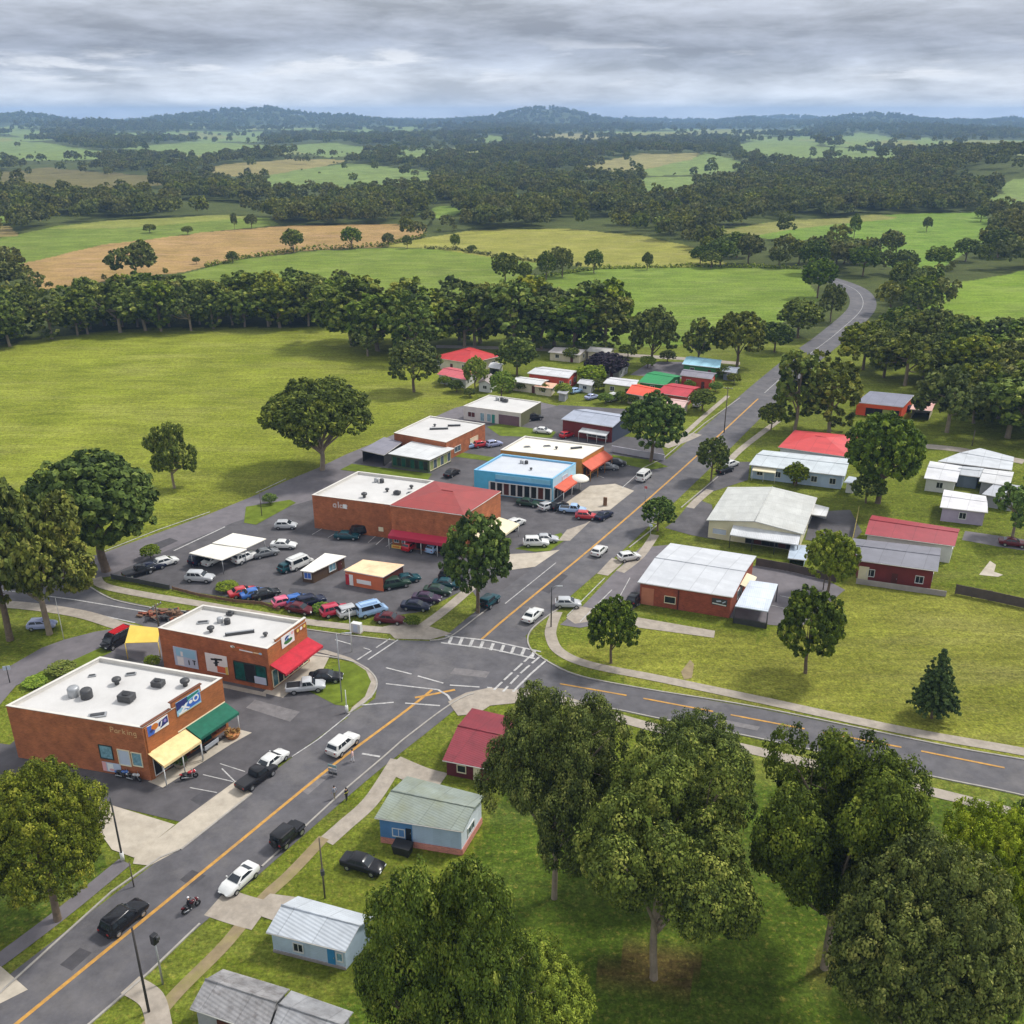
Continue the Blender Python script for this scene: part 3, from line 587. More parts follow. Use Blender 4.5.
# ------------------------------------------------------------------ buildings
BRICK = pm('orange_brick', S(168, 98, 60), rough=.9, var=.36, scale=.8, kind='brick', dirt=.5, col2=S(132, 76, 48))
BRICKR = pm('red_brick', S(152, 76, 52), rough=.9, var=.25, scale=.8, kind='brick', dirt=.25, col2=S(112, 56, 40))
BRICKF = pm('tan_brick_front', S(166, 98, 52), rough=.9, var=.2, scale=.9, kind='brick')
ROOFW = pm('white_roof_membrane', S(194, 192, 189), rough=.75, var=.12, scale=.25, dirt=.5, col2=S(176, 172, 168))
CAPW = pm('white_coping', S(204, 200, 192), rough=.7, var=.12)
BRCAP = pm('brown_coping', S(104, 60, 38), rough=.7, var=.2)
def corr(name, c, ang, dirt=.3, col2=None, var=.14): return pm(name, c, rough=.55, var=var, scale=.5, kind='corr', ang=ang, dirt=dirt, col2=col2, bump=.5)
def lerp(a, b, t): return a + (b - a) * t
class Bld:
    def __init__(s, name, label, roof, wall, roofm, base=None, ci=1, z=None, kind='flat', over=.0, rise=1.4, axis=0, par=.45, cat='building', cap=CAPW, walls=None, th=.14, group=None, rz=None, open_sides=()):
        if z is None: z = zfor(base, roof[ci])
        s.z = z; zz = rz or [z] * 4
        s.e = [G(*p, q) for p, q in zip(roof, zz)]                        # roof corners: front left, front right, back right, back left
        m = sum((Vector((*p.xy, 0)) for p in s.e), Vector()) / 4; s.m = m
        s.t = thing(name, label, cat, m, 0, group); s.o = m
        s.c = [Vector((*p.xy, 0)) for p in s.e]
        if over:
            d = []
            for i in range(4):
                p, a, b = s.c[i], s.c[i - 1], s.c[(i + 1) % 4]
                d.append(p + (a - p).normalized() * over + (b - p).normalized() * over)
            s.c = d
        s.wz = z - (th if kind != 'flat' else 0)
        wb = MB(); c = s.c; W = walls or [wall] * 4
        zt = [(q - th if kind != 'flat' else q) for q in zz]; s.zt = zt
        for i in range(4):
            if i in open_sides: continue
            j = (i + 1) % 4; pts = [(*c[i].xy, 0), (*c[j].xy, 0), (*c[j].xy, zt[j]), (*c[i].xy, zt[i])]
            if kind == 'gable' and i % 2 != axis % 2:
                mid = (c[i] + c[j]) / 2; pts = pts[:3] + [(*mid.xy, zt[i] + rise)] + pts[3:]
            wb.add(pts, [tuple(range(len(pts)))], W[i])
        e = s.e; rb = MB()
        if kind == 'flat':
            inn = [p + (m - p).normalized() * 0 for p in c]
            ins = []
            for i in range(4):
                p, a, b = c[i], c[i - 1], c[(i + 1) % 4]; ins.append(p + (a - p).normalized() * .28 + (b - p).normalized() * .28)
            for i in range(4):
                j = (i + 1) % 4
                wb.add([(*c[i].xy, z), (*c[j].xy, z), (*ins[j].xy, z), (*ins[i].xy, z)], [(0, 1, 2, 3)], W[i])
                wb.add([(*ins[i].xy, z), (*ins[j].xy, z), (*ins[j].xy, z - par), (*ins[i].xy, z - par)], [(0, 1, 2, 3)], cap)
            rb.slab([(*p.xy, z - par) for p in ins], .15, roofm); s.rz = z - par; s.rc = ins
            cb = MB(); o2 = [p + (p - m).normalized() * .06 for p in c]; i2 = [p + (m - p).normalized() * .05 for p in ins]
            for i in range(4):
                j = (i + 1) % 4
                a0, a1, b1, b0 = o2[i], o2[j], i2[j], i2[i]
                cb.slab([(*a0.xy, z + .07), (*a1.xy, z + .07), (*b1.xy, z + .07), (*b0.xy, z + .07)], .066, cap)
            cb.build('coping', s.t, s.o)
        else:
            E = [Vector(p) for p in e]
            if kind == 'slope': rb.slab(E, th, roofm)
            else:
                k = axis % 2
                E2 = E[k:] + E[:k]                                  # ridge parallel to E2[0]->E2[1]
                r0 = (E2[0] + E2[3]) / 2 + Vector((0, 0, rise)); r1 = (E2[1] + E2[2]) / 2 + Vector((0, 0, rise))
                if kind == 'hip':
                    L_ = (E2[0] - E2[3]).length / 2; dr = (r1 - r0); f = min(.42, L_ / dr.length); r0, r1 = r0 + dr * f, r1 - dr * f
                rb.slab([E2[0], E2[1], r1, r0], th, roofm); rb.slab([E2[2], E2[3], r0, r1], th, roofm)
                if kind == 'hip': rb.slab([E2[1], E2[2], r1], th, roofm); rb.slab([E2[3], E2[0], r0], th, roofm)
                cb = MB(); cb.tube([r0 + Vector((0, 0, .03)), r1 + Vector((0, 0, .03))], .09, roofm, 6)
                s.ridge = (r0, r1); s.cb = cb
        s.wall = wb.build('wall', s.t, s.o); s.roof = rb.build('roof', s.t, s.o)
        if kind in ('gable', 'hip'): s.cb.build('ridge_cap', s.roof, s.o)
        s.kind = kind
        if kind != 'flat':                                          # fascia / gutter along the eaves
            for i in (range(4) if kind != 'gable' else (axis % 2, axis % 2 + 2)):
                a, b_ = s.e[i], s.e[(i + 1) % 4]; MB().tube([a - Vector((0, 0, .1)), b_ - Vector((0, 0, .1))], .07, cap, 6).build('gutter', s.roof, s.o)
    def frame(s, i):
        a, b = s.c[i], s.c[(i + 1) % 4]; d = (b - a); L_ = d.length; d = d / L_; return a, d, Vector((d.y, -d.x, 0)), L_, math.atan2(d.y, d.x)
    def pt(s, i, t, h, out=0.):
        a, d, n, L_, _ = s.frame(i); p = a + d * (t * L_) + n * out; return Vector((p.x, p.y, h))
    def panel(s, mb, i, t0, t1, h0, h1, out, th, mat):
        a, d, n, L_, ang = s.frame(i); c = a + d * ((t0 + t1) / 2 * L_) + n * (out + th / 2)
        mb.box((c.x, c.y, (h0 + h1) / 2), (abs(t1 - t0) * L_, th, h1 - h0), ang, mat); return mb
    def window(s, i, t0, t1, h0, h1, glass=GLASS2, fm=WHITE, mull=1, label=None):
        f = MB(); L_ = s.frame(i)[3]; q = .09 / L_
        for a, b, c, d in ((t0 - q, t1 + q, h1, h1 + .09), (t0 - q, t1 + q, h0 - .12, h0), (t0 - q, t0, h0, h1), (t1, t1 + q, h0, h1)): s.panel(f, i, a, b, c, d, 0., .09, fm)
        for k in range(mull):
            x = lerp(t0, t1, (k + 1) / (mull + 1)); s.panel(f, i, x - q * .3, x + q * .3, h0, h1, 0., .07, fm)
        o = f.build('window', s.t, s.o, label=label); s.panel(MB(), i, t0, t1, h0, h1, .0, .03, glass).build('pane', o, s.o); return o
    def door(s, i, t0, t1, h1, mat, h0=0.03):
        o = s.panel(MB(), i, t0, t1, h0, h1, 0., .06, mat).build('door', s.t, s.o)
        L_ = s.frame(i)[3]; s.panel(MB(), i, lerp(t0, t1, .82), lerp(t0, t1, .9), h0 + 1, h0 + 1.15, .06, .05, STEEL).build('handle', o, s.o); return o
    def shopfront(s, i, t0, t1, h0, h1, n, fm=WHITE, glass=(GLASS,), wd=.1):
        f = MB(); L_ = s.frame(i)[3]; q = wd / L_
        s.panel(f, i, t0, t1, h1, h1 + .14, 0., .12, fm); s.panel(f, i, t0, t1, h0, h0 + .12, 0., .11, fm)
        for k in range(n + 1):
            x = lerp(t0, t1, k / n); s.panel(f, i, x - q / 2, x + q / 2, h0 + .12, h1, 0., .1, fm)
        o = f.build('shop_window', s.t, s.o)
        for k in range(n):
            s.panel(MB(), i, lerp(t0, t1, k / n) + q / 2, lerp(t0, t1, (k + 1) / n) - q / 2, h0 + .12, h1, 0., .035, glass[k % len(glass)]).build('pane', o, s.o)
        return o
    def awning(s, i, t0, t1, hb, hf, dep, mat, val=.28, posts=0, pm_=WHITE, name='awning', out=.02):
        b = MB(); p = [s.pt(i, t0, hf, dep), s.pt(i, t1, hf, dep), s.pt(i, t1, hb, out), s.pt(i, t0, hb, out)]
        b.slab(p, .06, mat)
        a, d, n, L_, ang = s.frame(i)
        if val:
            c = (p[0] + p[1]) / 2; b.box((c.x, c.y, hf - val / 2 - .06), ((p[1] - p[0]).length, .05, val), ang, mat)
            for u, v in ((0, 3), (1, 2)): b.add([p[u] - Vector((0, 0, .05)), p[v] - Vector((0, 0, .05)), p[u] - Vector((0, 0, .05 + val))], [(0, 1, 2), (2, 1, 0)], mat)
        o = b.build(name, s.t, s.o)
        for k in range(posts):
            t = lerp(t0, t1, (k + .02) / max(posts - 1.0 + .04, 1)); q = s.pt(i, t, 0, dep - .15); MB().tube([q, q + Vector((0, 0, hf - .1))], .07, pm_, 8).build('post', o, s.o)
        return o
    def vent(s, u, v, kind='box', sz=1.):
        c = lerp(lerp(s.rc[0], s.rc[1], u), lerp(s.rc[3], s.rc[2], u), v); z = s.rz; b = MB(); ang = s.frame(0)[4]
        if kind == 'box':
            b.box((c.x, c.y, z + .45 * sz), (1.5 * sz, 1.1 * sz, .72 * sz), ang, DARKSTEEL); b.box((c.x, c.y, z + .05), (1.6 * sz, .2, .1), ang, STEEL)
            b.lathe((c.x, c.y, z + .81 * sz), [(.42 * sz, 0), (.42 * sz, .1), (.3 * sz, .12)], BLACK); nm = 'roof_unit'
        elif kind == 'pair':
            for q in (-.7, .7): p = Vector((c.x + math.cos(ang) * q * sz, c.y + math.sin(ang) * q * sz, 0)); b.lathe((p.x, p.y, z), [(.55 * sz, 0), (.55 * sz, .8 * sz), (.45 * sz, .95 * sz), (.2 * sz, 1 * sz)], STEEL if q < 0 else DARKSTEEL)
            nm = 'roof_ventilator'
        elif kind == 'vent':
            b.lathe((c.x, c.y, z), [(.25 * sz, 0), (.25 * sz, .4 * sz), (.5 * sz, .5 * sz), (.5 * sz, .75 * sz), (.25 * sz, .9 * sz)], DARKSTEEL); nm = 'roof_ventilator'
        elif kind == 'duct':
            b.box((c.x, c.y, z + .2), (4.2 * sz, .45, .38), ang + .6, DARKSTEEL); b.box((c.x, c.y, z + .42), (4. * sz, .3, .06), ang + .6, STEEL); nm = 'roof_duct'
        else:
            b.box((c.x, c.y, z + .1), (1.8 * sz, .8 * sz, .2), ang + .5, STEEL); b.box((c.x, c.y, z + .24), (1.4 * sz, .5 * sz, .1), ang + .5, DARKSTEEL); nm = 'roof_hatch'
        return b.build(nm, s.roof, s.o, bevel=.04)
    def sign(s, i, t0, t1, h0, h1, back, shapes, name='sign_board', out=.03, th=.06):
        """flat sign; shapes = (material, [(u,v)...]) polygons in 0..1 across the board"""
        o = s.panel(MB(), i, t0, t1, h0, h1, out, th, back).build(name, s.t, s.o)
        if shapes:
            g = MB()
            for k, (mat, uv) in enumerate(shapes): 
                g.add([s.pt(i, lerp(t0, t1, u), lerp(h0, h1, v), out + th + .006 + .003 * k) for u, v in uv], [tuple(range(len(uv)))], mat)
            g.build('sign_artwork', o, s.o)
        return o
def blob(cx, cy, rx, ry, n=12, ph=0., wob=.0): return [(cx + rx * math.cos(2 * math.pi * k / n + ph) * (1 + wob * math.sin(3 * k)), cy + ry * math.sin(2 * math.pi * k / n + ph) * (1 + wob * math.sin(3 * k))) for k in range(n)]
def bar(x0, y0, x1, y1, wd):
    d = Vector((x1 - x0, y1 - y0)); n = Vector((-d.y, d.x)).normalized() * wd / 2; return [(x0 - n.x, y0 - n.y), (x1 - n.x, y1 - n.y), (x1 + n.x, y1 + n.y), (x0 + n.x, y0 + n.y)]
CB = lambda n, c: pm(n, S(*c), rough=.55, var=.08)
BLU, NAVY, SKYB, WHT, ORG, TEAL, YEL, LILAC, PINK = CB('sign_blue', (62, 104, 190)), CB('sign_navy', (44, 52, 112)), CB('sign_sky', (150, 196, 220)), CB('sign_white', (232, 232, 230)), CB('sign_orange', (206, 120, 44)), CB('sign_teal', (38, 128, 116)), CB('sign_yellow', (226, 196, 96)), CB('sign_lilac', (150, 132, 190)), CB('sign_pink', (226, 168, 170))
CREAML = CB('cream_letters', (226, 196, 150)); GOLD = CB('gold_trim', (214, 176, 96)); SALMON = CB('poster_salmon', (214, 106, 70)); POSTER = CB('poster_grey_blue', (186, 196, 214)); BLKS = CB('sign_black', (28, 30, 32)); GRN = CB('sign_green', (48, 120, 60))
GREENAW = pm('green_canvas', S(26, 98, 76), rough=.9, var=.3, scale=1.4, dirt=.4, col2=S(46, 104, 86)); CREAMAW = pm('cream_canvas', S(234, 208, 150), rough=.9, var=.2, scale=1.2, dirt=.5, col2=S(196, 166, 112)); REDAW = pm('red_canvas', S(186, 40, 54), rough=.9, var=.28, scale=1.3, dirt=.4, col2=S(160, 48, 58)); YELAW = pm('yellow_canvas', S(222, 190, 84), rough=.8, var=.15, dirt=.4, col2=S(190, 166, 50))
MAGAW = pm('magenta_metal', S(176, 40, 66), rough=.6, var=.15); ORAW = pm('orange_red_awning', S(200, 88, 60), rough=.7, var=.18)
INK = pm('dark_interior', (.012, .012, .014), rough=.9, var=.3)
GGLASS = pm('green_shop_glass', S(20, 84, 76), rough=.12, var=.6, scale=1.2); BGLASS = pm('teal_shop_glass', S(60, 112, 120), rough=.12, var=.7, scale=1.5); RBRN = pm('red_brown_panel', S(84, 34, 24), rough=.7, var=.3)
# --- the brick shop with the green and the cream awning
b = Bld('brick_shop', 'brick corner shop with white flat roof, green awning and cream awning', [(6, 706), (142, 728), (222, 678), (100, 657)], BRICK, ROOFW, base=(149, 781), walls=[BRICK, BRICKF, BRICK, BRICK], cap=CAPW)
SA = b; Z = b.z
for u, v, k, q in ((.29, .36, 'pair', 1.25), (.38, .66, 'vent', 1.1), (.36, .86, 'hatch', .7), (.62, .42, 'box', 1.15), (.66, .75, 'box', .95), (.83, .83, 'vent', 1.15), (.60, .10, 'hatch', 1.1), (.13, .72, 'hatch', .5)): b.vent(u, v, k, q)
par = MB()                                                           # stepped sign parapet on the street front
b.panel(par, 1, .36, .72, Z + .07, Z + .85, -.28, .30, BRICKF); b.panel(par, 1, .34, .74, Z + .85, Z + .95, -.32, .38, BRCAP)
b.panel(par, 1, .0, .34, Z + .075, Z + .16, -.32, .38, BRCAP); b.panel(par, 1, .02, .045, 0.05, Z - .2, 0, .1, BRICKF)
par.build('stepped_parapet', b.t, b.o)
b.sign(1, .04, .29, Z - 1.55, Z - .2, WHT, [(BLU, [(0, 0), (.3, 0), (.42, .5), (.2, .95), (0, 1)]), (ORG, blob(.36, .62, .17, .3)), (NAVY, [(.5, .1), (.98, .3), (.98, .95), (.55, .75)]), (WHT, bar(.62, .3, .7, .75, .06)), (LILAC, blob(.85, .6, .07, .16)), (WHT, blob(.52, .25, .09, .14)), (NAVY, blob(.2, .4, .09, .14, wob=.3))])
b.sign(1, .40, .70, Z - 1.35, Z + .5, SKYB, [(NAVY, [(0, .4), (.5, .65), (.48, 1), (0, 1)]), (BLU, [(.3, .1), (.98, .15), (.98, .8), (.5, .62)]), (TEAL, [(.45, .7), (.95, .85), (.95, .98), (.45, .95)]), (WHT, bar(.15, .1, .42, .6, .09)), (WHT, bar(.2, .55, .5, .15, .08)), (WHT, blob(.58, .5, .08, .12)), (WHT, blob(.8, .55, .13, .24)), (BLU, blob(.8, .55, .07, .14)), (WHT, [(.05, .05), (.4, .08), (.38, .2), (.05, .2)]), (GOLD, [(.05, 0), (.95, 0), (.95, .04), (.05, .04)])])
b.awning(1, .01, .47, 3.7, 3.0, 2.5, CREAMAW, posts=3); b.awning(1, .475, .99, 3.9, 3.2, 2.3, GREENAW, posts=2)
tr = MB(); b.panel(tr, 1, .38, .99, 3.85, 3.97, 0, .1, CREAMP); tr.build('trim_band', b.t, b.o)
b.shopfront(1, .05, .40, .25, 2.6, 4, glass=(INK, BGLASS, INK, GLASS)); b.door(1, .42, .48, 2.4, RBRN); b.shopfront(1, .52, .76, .3, 2.7, 3, fm=CB('dark_green_frame', (24, 66, 54)), glass=(GGLASS, INK)); b.shopfront(1, .78, .96, .5, 2.6, 2, fm=CB('brown_frame', (88, 50, 34)), glass=(RBRN, GLASS))
b.window(0, .655, .745, 2.2, 3.9, GLASSB, CB('dark_frame', (40, 52, 50)), 0); b.window(0, .79, .87, 1.7, 3.7, POSTER, CREAMP, 0); b.window(0, .89, .955, 1.9, 3.6, GLASSB, CREAMP, 0)
b.sign(0, .655, .79, .4, 1.65, POSTER, [(PINK, [(0, 0), (.22, 0), (.22, 1), (0, 1)]), (WHT, [(.28, .1), (.6, .1), (.6, .9), (.28, .95)]), (PINK, blob(.5, .25, .14, .14))], 'notice_board')
# cream lettering 'Parking' made of strokes
STK = {'P': [(0, 0, 0, 1), (0, 1, .5, .95), (.5, .95, .5, .55), (.5, .55, 0, .5)], 'a': [(.45, 0, .45, .6), (.45, .6, .05, .5), (.05, .5, 0, .1), (0, .1, .45, .05)], 'r': [(0, 0, 0, .6), (0, .45, .4, .6)], 'k': [(0, 0, 0, 1), (0, .3, .4, .6), (.1, .35, .45, 0)], 'i': [(.15, 0, .15, .6), (.15, .75, .15, .88)], 'n': [(0, 0, 0, .6), (0, .5, .4, .6), (.4, .6, .45, 0)], 'g': [(.45, -.3, .45, .6), (.45, .6, .05, .5), (.05, .5, .05, .1), (.05, .1, .45, .1), (.45, -.3, .05, -.25)], 'o': [(0, .1, 0, .5), (0, .5, .45, .5), (.45, .5, .45, .1), (.45, .1, 0, .1)], 'l': [(.15, 0, .15, 1)], 'e': [(0, .3, .45, .35), (.45, .35, .4, .6), (.4, .6, 0, .5), (0, .5, .05, .05), (.05, .05, .45, .05)], 'c': [(.45, .55, .05, .5), (.05, .5, .05, .1), (.05, .1, .45, .05)], 'h': [(0, 0, 0, 1), (0, .5, .4, .6), (.4, .6, .45, 0)], 's': [(.45, .55, 0, .5), (0, .5, .45, .15), (.45, .15, 0, .05)], 't': [(.2, 0, .2, .9), (0, .6, .45, .6)]}
def letters(b, i, t0, h0, ht, text, mat, out=.02, wd=.13, name='wall_lettering', adv=.72):
    g = MB(); L_ = b.frame(i)[3]; t = t0
    for ch in text:
        for x0, y0, x1, y1 in STK.get(ch, []):
            g.add([b.pt(i, t + u * ht / L_, h0 + v * ht, out) for u, v in bar(x0, y0, x1, y1, wd)], [(0, 1, 2, 3)], mat)
        t += ht * (adv if ch not in 'il' else adv * .6) / L_
    return g.build(name, b.t, b.o)
letters(b, 0, .765, Z - 1.25, .72, 'Parking', CB('faded_cream', (204, 164, 118)), wd=.15)
# --- the second brick shop with the red awning
b = Bld('brick_shop', 'brick shop with red front awning, round sign and white wall posters', [(158, 628), (267, 649), (306, 621), (203, 605)], BRICK, ROOFW, base=(268, 691), walls=[BRICK, BRICKF, BRICK, BRICK])
SB = b; Z = b.z
for u, v, k, q in ((.2, .5, 'hatch', .9), (.38, .25, 'vent', 1.), (.36, .62, 'pair', .8), (.62, .35, 'duct', .9), (.84, .42, 'vent', .7), (.3, .93, 'box', .6)): b.vent(u, v, k, q)
par = MB(); b.panel(par, 1, .22, .98, Z + .07, Z + .5, -.28, .3, BRICKF); b.panel(par, 1, .2, 1.0, Z + .5, Z + .6, -.32, .38, CAPW); par.build('stepped_parapet', b.t, b.o)
b.sign(1, .34, .66, Z - 1.5, Z + .2, WHT, [(GRN, blob(.5, .35, .34, .2)), (NAVY, blob(.45, .62, .2, .22)), (WHT, blob(.62, .6, .1, .12)), (PINK, blob(.86, .8, .1, .14)), (SKYB, bar(.3, .5, .7, .8, .08))])
b.sign(1, .72, .97, Z - .75, Z - .15, BRICKF, [(YEL, blob(.15, .5, .12, .4)), (WHT, blob(.5, .5, .13, .4)), (YEL, blob(.85, .5, .12, .4))])
b.awning(1, .02, 1.0, 3.9, 3.2, 2.5, REDAW, posts=0)
b.shopfront(1, .05, .95, .25, 2.75, 7, fm=CREAMP, glass=(BGLASS, INK, GGLASS, INK, RBRN, GLASS, GGLASS)); b.door(1, .44, .5, 2.4, RBRN)
b.shopfront(0, .68, .97, .75, 3.5, 3, fm=CB('dark_frame', (40, 52, 50)), glass=(GGLASS, INK, GGLASS)); 
s_ = b.sign(0, .86, .965, .85, 1.9, POSTER, [], 'window_poster', out=.11)
b.sign(0, .66, .96, Z - 1.15, Z - .35, BRICKF, [(WHT, blob(.1, .7, .07, .22)), (GRN, blob(.12, .65, .03, .12)), (SALMON, bar(.22, .75, .42, .7, .2)), (WHT, [(.3, .25), (.7, .2), (.7, .42), (.3, .5)]), (CREAML, bar(.72, .35, .95, .3, .22)), (SKYB, blob(.93, .35, .05, .2))])
b.sign(0, .12, .34, 1.1, 4.0, POSTER, [(SKYB, [(.1, .55), (.95, .5), (.95, .95), (.1, .98)]), (WHT, bar(.35, .55, .35, .8, .1)), (WHT, [(.12, .05), (.4, .05), (.4, .5), (.12, .5)]), (BLKS, bar(.62, .15, .62, .4, .05)), (BLKS, bar(.78, .42, .92, .42, .05)), (BLKS, bar(.85, .2, .85, .42, .05))], 'wall_poster')
b.sign(0, .42, .62, 1.2, 4.0, WHT, [(BLKS, bar(.25, .7, .78, .78, .1)), (BLKS, bar(.48, .35, .5, .8, .13)), (BLKS, bar(.36, .5, .62, .62, .07)), (SALMON, [(.5, .05), (.95, .05), (.95, .38), (.5, .4)]), (YEL, [(.88, 0), (1, 0), (1, .45), (.88, .4)])], 'wall_poster')
cv = MB(); q = [G(125, 643, 2.6), G(158, 642, 2.6), G(160, 628, 3.2), G(130, 625, 3.2)]
cv.slab(q, .06, YELAW); o = cv.build('awning', b.t, b.o)
for p in q[:2]: MB().tube([(p.x, p.y, 0), (p.x, p.y, 2.55)], .07, YEL).build('post', o, b.o)
# --- brick hall with the red-roofed shop
b = Bld('brick_hall', 'long plain brick hall with white flat roof in the middle of the car park', [(312, 495), (390, 505), (434, 481), (358, 471.5)], BRICK, ROOFW, base=(312, 528), ci=0)
HALL = b
for u, v, k, q in ((.55, .2, 'vent', 1.1), (.4, .8, 'pair', .8), (.68, .5, 'vent', .8), (.84, .45, 'box', .8), (.88, .72, 'vent', .8), (.97, .55, 'hatch', .9)): b.vent(u, v, k, q)
letters(b, 0, .27, b.z - 1.85, 1.2, 'aloe', CB('faded_white', (206, 190, 184)), wd=.18); b.sign(0, .40, .445, b.z - 1.8, b.z - 1.0, WHT, [], 'wall_sign'); b.sign(0, .84, .9, 1.2, 2.0, CREAMP, [], 'wall_sign')
RT = corr('red_tin', S(146, 54, 50), math.radians(-19.5), .4, S(126, 62, 54))
b = Bld('brick_shop', 'brick shop with large red roof and magenta veranda beside the plain hall', [(390, 505), (464, 515), (501, 491), (434, 481)], BRICK, RT, base=(393, 546), ci=0, kind='hip', rise=1.3, axis=0, over=.05, cap=CAPW)
REDSHOP = b
b.awning(0, .0, .9, 3.2, 2.7, 1.6, MAGAW, val=.5, posts=5, name='veranda')
b.window(0, .14, .3, .9, 2.3, GLASSB); b.shopfront(0, .34, .8, .2, 2.4, 5, fm=RBRN, glass=(INK, RBRN, WHT, INK, RBRN)); b.window(0, .03, .09, .9, 2.3, GLASS2)
b.sign(0, .02, .3, .1, .7, YEL, [(ORG, [(.05, .2), (.4, .2), (.4, .8), (.05, .8)]), (ORG, [(.5, .2), (.95, .2), (.95, .8), (.5, .8)])], 'low_screen', out=.9)
b.awning(1, .1, .95, 3.0, 2.5, 4.2, CREAMP, posts=3, name='side_canopy'); b.window(1, .45, .55, 1, 2.1, GLASS2); b.sign(1, .35, .5, 3.3, 4.1, CREAMP, [], 'wall_sign')
# --- blue shop
BLUEW = pm('blue_render', S(84, 178, 214), rough=.7, var=.12, scale=.7); BLUED = pm('deep_blue_render', S(48, 128, 176), rough=.7, var=.15); PALEB = pm('pale_blue_render', S(168, 206, 222), rough=.7, var=.12)
GREYR = pm('grey_roof_membrane', S(188, 192, 198), rough=.7, var=.1, scale=.3, dirt=.35, col2=S(160, 164, 172))
b = Bld('blue_shop', 'blue rendered shop with white pillared front and grey flat roof', [(474, 470), (553, 479), (576, 463), (502, 454)], BLUEW, GREYR, base=(555, 502), cap=pm('blue_coping', S(120, 176, 210), var=.1), par=.3, walls=[BLUEW, PALEB, BLUEW, BLUEW])
Z = b.z
p = MB(); b.panel(p, 0, .28, .97, Z - 1.3, Z - .3, 0, .25, pm('sky_fascia', S(128, 190, 216))); b.panel(p, 0, .28, .98, Z - 1.8, Z - 1.3, 0, .4, BLUED); b.panel(p, 0, .28, .98, Z - 1.92, Z - 1.8, 0, .6, WHITE); p.build('fascia', b.t, b.o)
b.shopfront(0, .2, .98, .2, Z - 2.06, 9, fm=WHITE, glass=(GLASS, INK, RBRN, GLASS, INK), wd=.35); b.awning(1, .05, .8, 3.0, 2.5, 2.2, ORAW, posts=3); b.shopfront(1, .05, .8, .2, 2.4, 5, glass=(INK, GLASS2)); b.window(1, .4, .6, 3.2, 3.9, POSTER)
for u, v, k, q in ((.4, .72, 'pair', .7), (.6, .4, 'vent', .6)): b.vent(u, v, k, q)
# --- orange shop behind it
ORW = pm('ochre_render', S(186, 124, 52), rough=.8, var=.15, scale=.6); 
b = Bld('orange_shop', 'ochre walled shop with cream flat roof and orange red awning', [(500.6, 450), (582, 459), (604, 446), (525, 436)], ORW, pm('cream_roof', S(224, 218, 204), rough=.75, var=.12, scale=.25, dirt=.45, col2=S(190, 180, 164)), base=(583, 480), par=.25)
b.awning(1, .0, 1.0, 3.7, 2.6, 2.2, ORAW, posts=4, pm_=ORW); b.shopfront(1, .05, .95, .2, 2.5, 6, fm=ORW, glass=(INK, RBRN, GLASS))
for u, v, k, q in ((.4, .6, 'hatch', .9), (.55, .5, 'vent', .7), (.75, .7, 'duct', .6), (.2, .4, 'hatch', .8)): b.vent(u, v, k, q)
# --- small green glazed building and white roofed one behind
b = Bld('glazed_kiosk', 'low building with green glazed walls and pale grey roof', [(388, 453.5), (429.5, 460), (454, 448), (413, 440.5)], pm('green_panel', S(86, 104, 72), var=.2), corr('pale_tin', S(204, 206, 206), UA), base=(429.5, 474), kind='slope', over=.5)
b.shopfront(0, .03, .97, .4, 2.4, 8, fm=CB('olive_frame', (70, 84, 58)), glass=(GGLASS, GLASS)); b.shopfront(1, .03, .97, .3, 2.4, 6, fm=CREAMP, glass=(pm('lime_panel', S(148, 160, 96), var=.2), GLASS2))
b = Bld('brick_workshop', 'white flat roofed brick workshop at the edge of the big paddock', [(394, 433), (446, 442.5), (485, 424), (430, 416)], BRICK, ROOFW, base=(446, 461), par=.2)
for u, v, k, q in ((.5, .5, 'duct', 1.), (.35, .6, 'vent', .7), (.62, .75, 'duct', .7)): b.vent(u, v, k, q)
b.window(1, .2, .35, 1., 2.2); b.window(1, .6, .8, 1., 2.4, CREAMP, CREAMP)
b = Bld('open_shed', 'dark open shed with grey lean roof beside the brick workshop', [(361, 450), (384, 455), (402, 442), (384, 437)], DARKSTEEL, corr('grey_tin', S(132, 130, 140), UA), z=2.7, kind='slope', over=.2, open_sides=(0,), cat='shed')
b = Bld('white_shop', 'white fronted shop with white flat roof near the paddock corner', [(463.5, 406), (521, 413.5), (541, 402), (489, 395)], pm('white_render', S(202, 196, 190), var=.12), ROOFW, base=(519, 427), par=.15, walls=[pm('white_render', S(202, 196, 190)), pm('dull_green_wall', S(96, 96, 66), var=.2), WHITE, WHITE])
b.window(0, .08, .2, .9, 2.1, RBRN); b.window(0, .3, .36, .2, 2.2, GLASSB); b.window(0, .42, .48, .3, 2.2, GLASSB); b.sign(0, .62, .97, .1, 2.5, pm('mauve_panel', S(110, 84, 96), var=.2), [], 'cladding_panel'); b.door(0, .5, .55, 2.2, TEAL)
for u, v, k, q in ((.32, .75, 'pair', .9), (.45, .7, 'box', .9)): b.vent(u, v, k, q)
# --- dark red hall with grey roof
DRW = pm('dark_red_boards', S(112, 40, 36), rough=.8, var=.2, kind='board')
b = Bld('red_hall', 'dark red hall with pale grey gabled roof behind the orange shop', [(561, 419), (613, 427), (634, 416), (586, 409)], DRW, corr('grey_blue_tin', S(160, 166, 180), UA, .2), base=(566, 435), ci=0, kind='gable', rise=1.0, over=.3, axis=0, walls=[DRW, pm('slate_gable', S(58, 66, 84)), DRW, DRW])
b.awning(0, .4, .95, 2.6, 2.2, 2.2, corr('pale_tin', S(204, 206, 206), UA), posts=4, val=.1); b.window(0, .5, .9, .8, 2, GLASS2, mull=3)
